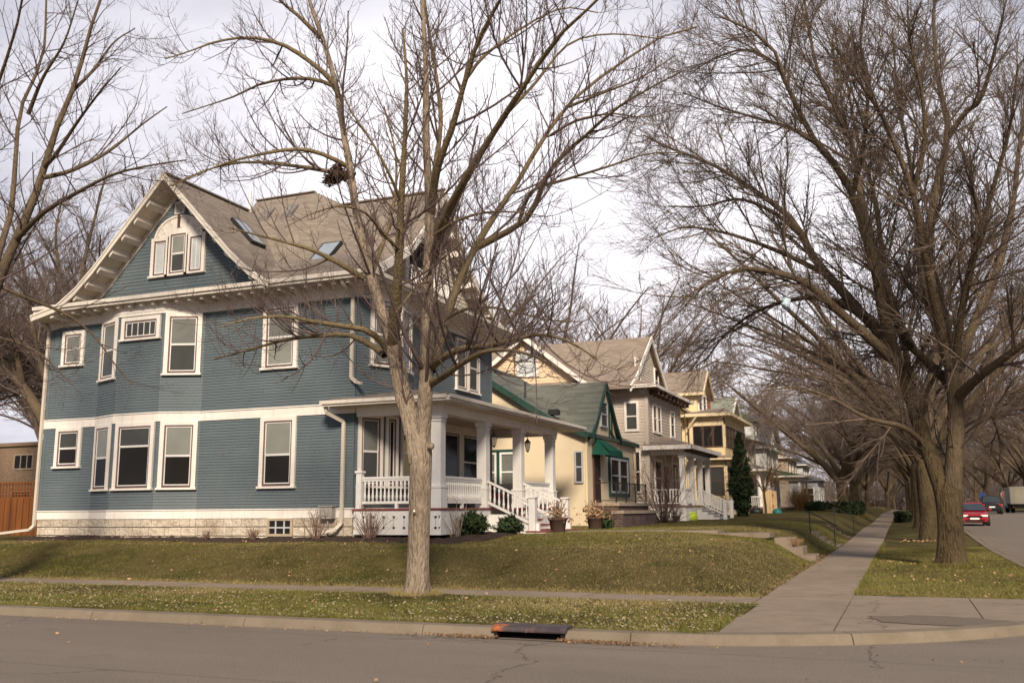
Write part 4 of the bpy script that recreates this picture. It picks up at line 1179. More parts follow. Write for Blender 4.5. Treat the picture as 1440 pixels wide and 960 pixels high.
    for sgn in (-1, 1):
        for k in range(9):
            o = .55 + k * .46
            if sgn > 0 and o > 4: continue
            pr = profL; z = GZ - float(np.interp(o, [p[0] for p in pr], [p[1] for p in pr])) - .13; z2 = GZ - float(np.interp(o + .1, [p[0] for p in pr], [p[1] for p in pr])) - .13
            b = MB(); x = GX + sgn * o; dx = sgn * .13; dz = (z2 - z) * 1.3
            b.prism([(x, gy0 + .05, z), (x + dx, gy0 + .05, z + dz), (x + dx, gy0 + .05, z + dz - .17), (x, gy0 + .05, z - .17)][::sgn], (0, .84, 0))
            b.build('rake_bracket', M['trim_old'], H)
    # gable windows
    F = Fr((GX - 1.1, YW - .02), (GX + 1.1, YW - .02))
    window(H, F, .04, .74, 8.93, 10.22, M, .12, style='fixed', top='bright', muntins=0); window(H, F, 1.46, 2.16, 8.93, 10.22, M, .12, style='fixed', top='bright', muntins=1)
    window(H, F, .70, 1.50, 8.93, 10.36, M, .10, top='blind', bot='mid')
    ar = MB(); n = 20; cx, cz = 1.1, 10.12
    for k in range(n):
        t0, t1 = PI * k / n, PI * (k + 1) / n
        q = lambda t, R_, d: F.p(cx + R_ * math.cos(t), cz + R_ * .80 * math.sin(t), d)
        ar.hexa([q(t0, .46, .056), q(t1, .46, .056), q(t1, .46, -.01), q(t0, .46, -.01), q(t0, .92, .056), q(t1, .92, .056), q(t1, .92, -.01), q(t0, .92, -.01)])
        ar.hexa([q(t0, .88, .085), q(t1, .88, .085), q(t1, .88, .05), q(t0, .88, .05), q(t0, .96, .085), q(t1, .96, .085), q(t1, .96, .05), q(t0, .96, .05)])
    for sg in (-1, 1):      # carved scrolls on the arch panel
        for (uu, zc, R0) in ((.62, 10.40, .12), (.34, 10.64, .09), (.80, 10.26, .06)):
            pts = [F.p(cx + sg * (uu + R0 * (1 - k / 16) * math.cos(k * .75)), zc + R0 * (1 - k / 16) * math.sin(k * .75), .06) for k in range(14)]; ar.tube(pts, .016, 5)
    fbox(ar, F, .68, 1.52, 10.34, 10.46, -.01, .062); ar.build('arched_surround', M['trim'], H)
    MB().hexa([F.p(1.06, 10.48, .09), F.p(1.14, 10.48, .09), F.p(1.14, 10.48, .0), F.p(1.06, 10.48, .0), F.p(1.05, 10.9, .09), F.p(1.15, 10.9, .09), F.p(1.15, 10.9, .0), F.p(1.05, 10.9, .0)]).build('keystone', M['browntrim'], H)
    lv = MB(); ring(lv, F, .90, 1.28, 10.92, 11.32, .03, -.01, .07)
    for k in range(7): z = 10.96 + k * .05; lv.hexa([F.p(.93, z, .06), F.p(1.25, z, .06), F.p(1.25, z, .045), F.p(.93, z, .045), F.p(.93, z + .035, .04), F.p(1.25, z + .035, .04), F.p(1.25, z + .035, .025), F.p(.93, z + .035, .025)])
    l = lv.build('gable_vent', M['white'], H); MB().quad(F.p(.93, 10.95, .018), F.p(1.25, 10.95, .018), F.p(1.25, 11.3, .018), F.p(.93, 11.3, .018)).build('vent_back', M['dark'], l)
    # horizontal eaves: soffit, fascia, brackets
    EY = 21.86; EX = -13.05
    sf = MB(); sf.poly([(-25.75, EY, 8.06), (EX, EY, 8.06), (EX, 32.6, 8.06), (-25.75, 32.6, 8.06)][::-1]); sf.build('soffit', M['soffit'], H)
    fa = MB(); fa.box(-25.5, EX, EY - .10, EY - .02, 8.02, 8.20); fa.box(-25.5, EX + .1, EY - .16, EY - .10, 8.10, 8.215); fa.box(EX, EX + .07, EY - .02, 32.6, 8.02, 8.20); fa.box(EX + .07, EX + .13, EY - .16, 32.6, 8.10, 8.215)
    fa.build('eave_gutter', M['trim_old'], H)
    pe = MB()      # small pent roof under the gables
    pe.poly([(-25.4, EY - .12, 8.21), (EX + .1, EY - .12, 8.21), (-13.6, YW + .05, 8.42), (-24.9, YW + .05, 8.42)]); pe.poly([(EX + .1, EY - .12, 8.21), (EX + .1, 32.6, 8.21), (-13.7, 31.9, 8.46), (-13.7, YW, 8.46)])
    pe.build('pent_roof', M['roof_brown'], roof)
    x = -25.3
    while x < -13.2:
        yb = YW if not (-23.2 < x < -19.4) else 22.12
        MB().box(x - .055, x + .055, EY + .02, yb - .03, 7.92, 8.06).build('bracket', M['trim_old'], H); x += .46
    y = 22.3
    while y < 32.4: MB().box(-13.8, EX - .02, y - .055, y + .055, 7.92, 8.06).build('bracket', M['trim'], H); y += .46
    # front gable facing the long street
    Fq = Fr((XF + .03, RY - 5), (XF + .03, RY + 5)); fg = MB(); inv2 = lambda z: float(np.interp(RZ - .13 - z, [p[1] for p in mp], [p[0] for p in mp]))
    siding(fg, Fq, 8.3, 11.9, .14, lambda z: (5 - min(inv2(z), 4.9), 5 + min(inv2(z), 4.9)), .02); fg.build('front_gable_wall', M['shingle_wall'], H)
    rk = MB(); sf = MB(); xf = XE - .0
    for sgn in (-1, 1):
        for (a, za), (b, zb) in zip(mp[:-1], mp[1:]):
            p = lambda o, z, x: (x, RY + sgn * o, RZ - z)
            rk.prism([p(a, za + .0, xf), p(b, zb + .0, xf), p(b, zb + .28, xf), p(a, za + .30, xf)][::-sgn], (.055, 0, 0))
            sf.quad(*[p(a, za + .125, xf), p(b, zb + .125, xf), p(b, zb + .125, XF), p(a, za + .125, XF)][::sgn])
        for k in range(9):
            o = .5 + k * .46; z = RZ - float(np.interp(o, [p[0] for p in mp], [p[1] for p in mp])) - .13
            MB().box(XF + .03, xf - .02, RY + sgn * o - .06, RY + sgn * o + .06, z - .2, z).build('rake_bracket', M['trim'], H)
    rk.build('rake_board', M['trim'], H); sf.build('rake_soffit', M['soffit'], H)
    bal = MB(); fbox(bal, Fq, 3.5, 5.3, 8.55, 10.2, .0, .03); bal.build('balcony_shade_panel', M['dark'], H)  # flat dark panel on the wall, painted in for a shaded recess
    at = MB()
    for k in range(14):
        t0, t1 = PI * k / 14, PI * (k + 1) / 14
        q = lambda t, R_, d: Fq.p(4.4 + R_ * math.cos(t), 9.9 + R_ * .8 * math.sin(t), d)
        at.hexa([q(t0, .9, .09), q(t1, .9, .09), q(t1, .9, .02), q(t0, .9, .02), q(t0, 1.12, .09), q(t1, 1.12, .09), q(t1, 1.12, .02), q(t0, 1.12, .02)])
    fbox(at, Fq, 3.28, 3.5, 8.5, 9.95, .02, .09); fbox(at, Fq, 5.3, 5.52, 8.5, 9.95, .02, .09); at.build('balcony_surround', M['trim'], H)
    rl = MB(); fbox(rl, Fq, 2.9, 5.6, 9.02, 9.09, .42, .50); fbox(rl, Fq, 2.9, 5.6, 8.52, 8.58, .42, .50); rl = rl.build('balcony_railing', M['white'], H)
    for k in range(20): c = Fq.p(2.97 + k * .135, 8.58, .46); MB().lathe(c, [(.022, 0), (.034, .1), (.02, .26), (.03, .36), (.022, .44)], 6).build('baluster', M['white'], rl)
    # ------------------------------------------------------------- porch
    PX, PY0, PY1 = -11.2, 22.47, 31.65
    fl = MB().box(-13.85, PX, PY0, PY1, 1.655, 1.70); fl.build('porch_floor', M['porchfloor'], H)
    MB().box(-13.85, PX + .04, PY0 - .05, PY0 + .02, 1.690, 1.735).box(PX - .02, PX + .05, PY0 + .02, PY1, 1.690, 1.735).build('porch_edge', M['redtrim'], H)
    def skirt(F, u0, u1, name):
        m = MB(); fbox(m, F, u0, u1, 1.05, 1.20, -.03, .02); fbox(m, F, u0, u1, 1.54, 1.68, -.03, .02); u = u0
        while u < u1 - .01:
            w = min(.31, u1 - u); g = .008
            fbox(m, F, u, u + w - g * 2, 1.26, 1.48, -.03, .018); fbox(m, F, u + .03, u + w - .05, 1.20, 1.26, -.03, .018); fbox(m, F, u + .03, u + w - .05, 1.48, 1.54, -.03, .018); u += w
        o = m.build(name, M['white'], H); b = MB(); fbox(b, F, u0, u1, 1.03, 1.66, -.12, -.06); b.build('skirt_shade_sheet', M['dark'], o)  # black sheet behind the gaps stands in for shade under the porch
    Fs = Fr((-13.8, PY0), (PX, PY0)); skirt(Fs, 0, Fs.L, 'porch_skirt'); Fs2 = Fr((PX, PY0), (PX, PY1)); skirt(Fs2, 0, 3.25, 'porch_skirt'); skirt(Fs2, 5.95, Fs2.L, 'porch_skirt')
    cx = -11.36
    for y in (22.65, 25.62, 28.42, 31.40):
        c = MB(); c.box(cx - .15, cx + .15, y - .15, y + .15, 2.32, 4.10); c.box(cx - .19, cx + .19, y - .19, y + .19, 1.74, 1.88); c.box(cx - .175, cx + .175, y - .175, y + .175, 1.88, 2.26); c.box(cx - .19, cx + .19, y - .19, y + .19, 2.26, 2.32)
        c.box(cx - .175, cx + .175, y - .175, y + .175, 4.02, 4.06); c.box(cx - .19, cx + .19, y - .19, y + .19, 4.10, 4.24); c.build('column', M['white'], H, bevel=.008)
    c = MB().box(-13.78, -13.62, 22.50, 22.66, 1.74, 2.70).box(-13.81, -13.59, 22.47, 22.69, 2.70, 2.76); c.build('newel_post', M['white'], H)
    bm = MB().box(-13.8, PX + .02, PY0 + .02, PY0 + .34, 4.24, 4.50).box(PX - .32, PX + .02, PY0 + .34, 31.7, 4.24, 4.50).box(-13.85, PX - .32, 31.4, 31.7, 4.24, 4.5); bm.build('porch_beam', M['trim'], H)
    PEX, PEY = -10.74, 22.0
    MB().poly([(-14.5, PEY, 4.49), (PEX, PEY, 4.49), (PEX, 33.2, 4.49), (-13.8, 33.2, 4.49), (-13.8, 22.58, 4.49), (-14.5, 22.58, 4.49)][::-1]).build('porch_ceiling', M['soffit'], H)
    gt = MB().box(-14.55, PEX, PEY - .10, PEY, 4.50, 4.64).box(PEX, PEX + .10, PEY - .10, 33.25, 4.50, 4.64).box(-14.6, PEX, PEY - .15, PEY - .10, 4.56, 4.655).box(PEX + .10, PEX + .15, PEY - .15, 33.25, 4.56, 4.655); gt.build('porch_gutter', M['trim_old'], H)
    pr = MB(); z0 = 4.66
    pr.poly([(-14.6, PEY - .12, z0), (PEX + .12, PEY - .12, z0), (-13.7, 25.0, 5.30), (-13.7, 22.5, 4.80), (-14.6, 22.6, 4.80)]); pr.poly([(PEX + .12, PEY - .12, z0), (PEX + .12, 33.25, z0), (-13.8, 31.9, 5.30), (-13.7, 25.0, 5.30)]); pr.poly([(PEX + .12, 33.25, z0), (-14.2, 33.25, z0), (-13.8, 31.9, 5.3)])
    pr.build('porch_roof', M['roof_brown'], H)
    def baluster(p, par, h=.58, k=None):
        return MB().lathe(p, [(.026, 0), (.026, h * .10), (.036, h * .17), (.040, h * .24), (.026, h * .36), (.021, h * .6), (.024, h * .75), (.036, h * .83), (.026, h * .88), (.026, h)], 8).build('baluster', M['white'], par, True)
    def railing(a, b):
        a = np.array(a); b = np.array(b); L = np.linalg.norm(b - a); t = (b - a) / L
        m = MB(); m.beam((*a, 2.56), (*b, 2.56), .10, .06); m.beam((*a, 2.50), (*b, 2.50), .06, .06); m.beam((*a, 1.90), (*b, 1.90), .07, .07)
        q = a + t * L / 2; m.box(q[0] - .04, q[0] + .04, q[1] - .04, q[1] + .04, 1.73, 1.87)
        o = m.build('porch_railing', M['white'], H); n = int(L / .118); first = None
        for k in range(n):
            p = a + t * (L * (k + .5) / n)
            if first is None: first = baluster((p[0], p[1], 1.935), o, .54); p0 = p
            else:
                c = first.copy(); COL.objects.link(c); c.parent = o; c.location = (p[0] - p0[0], p[1] - p0[1], 0)
    railing((-13.60, 22.58), (-11.53, 22.62)); railing((-11.36, 22.85), (-11.36, 25.42)); railing((-11.36, 28.62), (-11.36, 31.2)); railing((-13.8, 31.5), (-11.53, 31.5))
    # stairs
    sm = MB(); tm = MB(); n = 4
    for k in range(n):
        x0 = PX + k * .33; z = 1.55 - k * .15
        sm.box(x0, x0 + .33, 25.72, 28.32, .9, z - .04); tm.box(x0, x0 + .36, 25.70, 28.34, z - .037, z)
    sm.box(PX + .02, -9.62, 25.60, 25.70, .9, 1.30).box(PX + .02, -10.6, 25.60, 25.70, 1.30, 1.55).box(PX + .02, -9.62, 28.34, 28.44, .9, 1.25)
    sm.build('stair', M['white'], H); tm.build('stair_tread', M['redtrim'], H)
    bs = MB().box(-9.95, -9.35, 25.4, 28.75, .88, 1.05); bs.build('stair_base', M['white'], H); MB().box(-9.96, -9.33, 25.38, 28.77, 1.052, 1.085).build('stair_tread', M['redtrim'], H)
    for y in (25.58, 28.46):
        c = MB().box(-9.90, -9.70, y - .10, y + .10, 1.085, 2.0).box(-9.93, -9.67, y - .13, y + .13, 2.0, 2.05); c.build('newel_post', M['white'], H, bevel=.006)
        a = np.array((-11.2, y, 2.50)); b = np.array((-9.92, y, 1.92)); m = MB(); m.beam(a, b, .09, .06); m.beam(a - (0, 0, .60), b - (0, 0, .60), .07, .07); o = m.build('stair_railing', M['white'], H)
        for k in range(9):
            t = (k + .5) / 9; p = a + (b - a) * t; baluster((p[0], p[1], p[2] - .57), o, .55)
    # lanterns on the stair columns
    for y in (25.95, 28.72):
        m = MB(); c = np.array((cx + .2, y, 3.55)); m.tube([c + (-.12, -.12, .42), c + (-.02, -.03, .50), c + (0, 0, .40)], .012, 6); m.lathe(c, [(.02, -.04), (.05, 0), (.06, .01)], 6); m.lathe(c + (0, 0, .27), [(.12, 0), (.09, .04), (.03, .11), (.01, .15)], 6)
        for k in range(6):
            a = 2 * PI * k / 6; m.tube([c + (.055 * math.cos(a), .055 * math.sin(a), .01), c + (.10 * math.cos(a), .10 * math.sin(a), .27)], .007, 4)
        o = m.build('wall_lantern', M['black_iron'], H); MB().lathe(c + (0, 0, .015), [(.045, 0), (.088, .25)], 6).build('lantern_glass', M['lantern_glass'], o)
    # downspouts
    d = MB()
    def spout(pts, name='downspout', w=.095):
        m = MB()
        for a, b in zip(pts[:-1], pts[1:]): m.beam(a, b, w, w * .8, up=(0, 1, 0.001) if abs(a[2] - b[2]) > .3 * abs(a[0] - b[0]) else (0, 0, 1))
        m.build(name, M['gutter'], H)
    spout([(-14.50, 22.02, 4.52), (-14.50, 22.05, 4.36), (-14.18, 22.45, 4.12), (-14.18, 22.45, 1.35), (-14.30, 22.36, 1.2), (-14.95, 22.1, 1.03)])
    spout([(-13.98, 21.85, 8.03), (-13.98, 21.95, 7.9), (-14.0, 22.50, 7.62), (-14.0, 22.50, 5.35), (-13.8, 22.45, 5.20), (-13.62, 22.4, 5.16)])
    spout([(-25.62, 21.85, 8.0), (-25.55, 22.48, 7.6), (-25.55, 22.48, 1.3), (-25.62, 22.40, 1.18), (-27.6, 21.95, .96)])
    return H


def porch_glider():
    g = thing('porch_bench', (-12.6, 28.9, 1.70), 'dark wooden porch bench with a deep red cushion, behind the white stair railing', 'bench')
    m = MB(); m.box(-13.0, -12.95, 27.9, 29.9, 2.1, 2.62)
    for k in range(14): m.box(-13.02, -12.93, 27.95 + k * .145, 28.03 + k * .145, 2.1, 2.60)
    m.box(-13.04, -12.9, 27.85, 29.95, 2.60, 2.68); m.build('backrest', M['dark_wood'], g)
    MB().box(-13.0, -12.35, 27.9, 29.9, 2.02, 2.08).build('seat', M['dark_wood'], g); MB().box(-12.92, -12.37, 27.95, 29.85, 2.082, 2.20).build('cushion', M['red_cushion'], g, bevel=.04)
    MB().box(-12.93, -12.80, 27.95, 29.85, 2.20, 2.52).build('cushion', M['red_cushion'], g, bevel=.03)
    for x in (-12.98, -12.42):
        for y in (27.92, 29.82): MB().box(x, x + .07, y, y + .07, 1.702, 2.02).build('leg', M['dark_wood'], g)
    return g
# ------------------------------------------------------------------ the neighbours
def gable_roof_x(mb, x0, x1, yc, z, prof, t=.14):
    """ridge along X"""
    for sg in (-1, 1):
        for (a, za), (b, zb) in zip(prof[:-1], prof[1:]):
            slab(mb, [(x0, yc + sg * a, z - za), (x1, yc + sg * a, z - za), (x1, yc + sg * b, z - zb), (x0, yc + sg * b, z - zb)][::-sg], t)


def gable_roof_y(mb, y0, y1, xc, z, prof, t=.14):
    for sg in (-1, 1):
        for (a, za), (b, zb) in zip(prof[:-1], prof[1:]):
            slab(mb, [(xc + sg * a, y0, z - za), (xc + sg * a, y1, z - za), (xc + sg * b, y1, z - zb), (xc + sg * b, y0, z - zb)][::-sg], t)


def rake_x(mb, x, yc, z, prof, h=.24, t=.08):
    for sg in (-1, 1):
        for (a, za), (b, zb) in zip(prof[:-1], prof[1:]):
            p = lambda o, q: (x, yc + sg * o, z - q)
            mb.prism([p(a, za - .02), p(b, zb - .02), p(b, zb + h), p(a, za + h)][::-sg], (t, 0, 0))


def rake_y(mb, y, xc, z, prof, h=.24, t=.08):
    for sg in (-1, 1):
        for (a, za), (b, zb) in zip(prof[:-1], prof[1:]):
            p = lambda o, q: (xc + sg * o, y, z - q)
            mb.prism([p(a, za - .02), p(b, zb - .02), p(b, zb + h), p(a, za + h)][::sg], (0, -t, 0))


def hip(mb, x0, x1, y0, y1, z0, z1, inset, t=.14):
    a, b, c, d = (x0, y0, z0), (x1, y0, z0), (x1, y1, z0), (x0, y1, z0)
    e, f, g, h = (x0 + inset, y0 + inset, z1), (x1 - inset, y0 + inset, z1), (x1 - inset, y1 - inset, z1), (x0 + inset, y1 - inset, z1)
    for q in ((a, b, f, e), (b, c, g, f), (c, d, h, g), (d, a, e, h), (e, f, g, h)): mb.poly(q)
    mb.poly((d, c, b, a))


def cream_house():
    H = thing('stucco_cottage', (-15, 39.5, 1.0), 'cream stucco cottage with green shingle roof, dark green trim and a small entry awning', 'house')
    X1, Y0, Y1, XL = -11.5, 36., 43.45, -23.5
    MB().prism([(XL, Y0, .8), (X1, Y0, .8), (X1, Y1, .8), (XL, Y1, .8)], (0, 0, 3.95)).build('wall', M['stucco'], H)
    rp = [(0, 0), (4.6, 2.97), (6.15, 3.62)]; xc, zr = -17.5, 8.30
    g = MB().poly([(xc, Y0 - .002, zr - .2)] + [(xc + o, Y0 - .002, zr - .14 - d) for o, d in rp[1:]] + [(xc - o, Y0 - .002, zr - .14 - d) for o, d in rp[:0:-1]]); g.build('gable_wall', M['stucco'], H)
    rf = MB(); gable_roof_y(rf, Y0 - .22, Y1 + .2, xc, zr, rp); roof = rf.build('roof', M['roof_green'], H)
    rk = MB(); rake_y(rk, Y0 - .22, xc, zr, rp, .26); rk.box(X1 + .1, X1 + .2, Y0 - .25, 36.85, 4.50, 4.66).box(X1 + .1, X1 + .2, 40.6, Y1 + .2, 4.50, 4.66); rk.build('rake_board', M['greentrim'], H)
    # steep front gable
    gp = [(0, 0), (1.45, 1.75), (2.15, 2.35)]; yc, gz = 38.45, 7.02
    rf = MB(); gable_roof_x(rf, -16.5, X1 + .18, yc, gz, gp, .12)
    slab(rf, [(-14, yc - 1.1, 5.72), (X1 + .18, yc - 1.1, 5.72), (X1 + .18, yc - 2.3, 4.45), (-14, yc - 2.3, 4.45)], .1); rf.build('cross_roof', M['roof_green'], roof)
    MB().prism([(X1 + .05, yc - 2., 4.4), (X1 + .05, yc + 2., 4.4), (X1 + .05, yc + 1.4, 5.2), (X1 + .05, yc, gz - .15), (X1 + .05, yc - 1.4, 5.2)], (-.2, 0, 0)).build('front_gable', M['stucco'], H)
    tb = MB(); rake_x(tb, X1 + .15, yc, gz, gp, .22); tb.beam((X1 + .08, yc + .65, 4.7), (X1 + .08, yc + .65, 6.1), .10, .05, up=(1, 0, 0)); tb.beam((X1 + .08, yc + .7, 5.0), (X1 + .08, yc + 1.5, 4.65), .10, .05, up=(1, 0, 0)); tb.beam((X1 + .08, yc + 1.0, 4.7), (X1 + .08, yc + 1.0, 5.7), .10, .05, up=(1, 0, 0))
    tb.box(X1 + .02, X1 + .12, yc - 1.9, yc + 2.0, 4.55, 4.70); tb.build('timber_board', M['greentrim'], H)
    Ff = Fr((X1, Y0), (X1, Y1)); Fg = Fr((X1 + .06, Y0), (X1 + .06, Y1))
    plain_window(H, Fg, 1.75, 2.75, 5.05, 6.15, M['pale_siding'], M['glass_mid'], .07)
    for a, b in ((3.2, 4.6), (4.6, 6.0)):
        plain_window(H, Ff, a, b, 2.35, 3.85, M['pale_siding'], M['glass_dark'], .09)
    sh = MB(); ring(sh, Ff, 3.02, 6.18, 2.2, 3.97, .16, -.02, .08); sh.build('window_surround', M['greentrim'], H)
    d = MB(); fbox(d, Ff, .95, 1.85, 1.95, 3.95, -.02, .02); d = d.build('door', M['dark_wood'], H)
    hd = MB(); hd.tube([Ff.p(1.7, 2.9, .02), Ff.p(1.7, 2.9, .08)], .02, 6); hd.build('handle', M['grey_metal'], d)
    dp = MB(); fbox(dp, Ff, .80, .95, 1.9, 4.3, -.02, .06); dp.build('door_post', M['browntrim'], H)
    # awning: scalloped cloth on a wall frame
    aw = MB(); n = 10; y0, y1 = 36.6, 38.5
    for k in range(n):
        a, b = k / n, (k + 1) / n
        ya, yb = y0 + (y1 - y0) * a, y0 + (y1 - y0) * b; ym = (ya + yb) / 2
        ta, tb_ = .35 + .3 * (a), .35 + .3 * b
        top = lambda y: (X1 + .06, y0 + .55 + (y - y0) * (y1 - y0 - 1.1) / (y1 - y0), 4.55)
        aw.quad(top(ya), (X1 + .80, ya, 3.98), (X1 + .82, ym, 4.02), top(ym)); aw.quad(top(ym), (X1 + .82, ym, 4.02), (X1 + .80, yb, 3.98), top(yb))
        aw.quad((X1 + .80, ya, 3.98), (X1 + .82, ya, 3.80), (X1 + .82, ym, 3.76), (X1 + .82, ym, 4.02)); aw.quad((X1 + .82, ym, 4.02), (X1 + .82, ym, 3.76), (X1 + .82, yb, 3.80), (X1 + .80, yb, 3.98))
    aw.poly([top(y0), (X1 + .80, y0, 3.98), (X1 + .82, y0, 3.8), (X1 + .05, y0, 3.85)]); aw.poly([top(y1), (X1 + .05, y1, 3.85), (X1 + .82, y1, 3.8), (X1 + .80, y1, 3.98)])
    aw.build('awning', M['awning'], H)
    Fs = Fr((XL, Y0), (X1, Y0)); o = -XL
    plain_window(H, Fs, -11.97 + o, -11.62 + o, 2.70, 3.96, M['pale_siding'], M['glass_mid'], .06)
    plain_window(H, Fs, -16.0 + o, -15.35 + o, 2.40, 4.0, M['white'], M['glass_slat'], .08); plain_window(H, Fs, -15.2 + o, -14.4 + o, 2.40, 4.0, M['white'], M['glass_slat'], .08)
    gs = MB(); fbox(gs, Fs, -16.15 + o, -16.0 + o, 2.3, 4.0, -.02, .05); fbox(gs, Fs, -15.35 + o, -15.2 + o, 2.3, 4.0, -.02, .05); fbox(gs, Fs, -14.4 + o, -14.3 + o, 2.3, 4.0, -.02, .05); fbox(gs, Fs, -16.15 + o, -14.3 + o, 4.0, 4.12, -.02, .06); gs.build('window_surround', M['greentrim'], H)
    v = MB(); v.tube([(-14.3, 36.6, 6.3), (-14.3, 36.6, 6.95)], .04, 6); v.box(-13.2, -12.8, 36.3, 36.7, 5.5, 5.72); v.build('roof_vent', M['black_iron'], roof)
    cb = MB().box(X1 - .03, X1 + .05, Y0 - .05, Y0 + .05, 1.0, 4.6).box(X1 - .03, X1 + .06, Y1 - .12, Y1 + .02, 1.0, 4.6); cb.build('downspout', M['yellowtrim'], H)
    st = MB().box(X1 + .01, -10.45, 36.7, 41.6, .8, 1.80); st = st.build('stoop', M['brick_dark'], H); MB().box(X1 + .01, -10.38, 36.62, 41.68, 1.80, 1.92).build('stoop_cap', M['cap'], st)
    ir = MB()
    for y in (36.75, 38.2, 39.7, 41.5): ir.box(-10.55, -10.51, y, y + .04, 1.92, 2.75)
    ir.box(-10.55, -10.51, 36.75, 41.54, 2.70, 2.74).box(-10.55, -10.51, 36.75, 41.54, 2.0, 2.03).box(X1 + .1, -10.51, 36.75, 36.79, 2.70, 2.74).box(X1 + .1, -10.51, 36.75, 36.79, 2.0, 2.03)
    for k in range(26): ir.box(-10.535, -10.52, 36.9 + k * .18, 36.915 + k * .18, 2.03, 2.7)
    for k in range(5): ir.tube([(-10.53, 37.5 + .09 * math.cos(t) , 2.35 + k * .001 + .18 * math.sin(t)) for t in np.linspace(0, 2 * PI, 9)], .012, 4) if k == 0 else None
    ir.build('iron_railing', M['black_iron'], st)
    return H


def brick_planter():
    P = thing('brick_planter', (-9.9, 37.6, 1.0), 'low dark brick planter wall with a flat stone cap before the cream cottage', 'planter')
    MB().box(-10.15, -9.75, 34.9, 40.2, .85, 1.50).build('wall', M['brick_dark'], P); MB().box(-10.2, -9.70, 34.85, 40.25, 1.50, 1.62).build('cap', M['cap'], P)


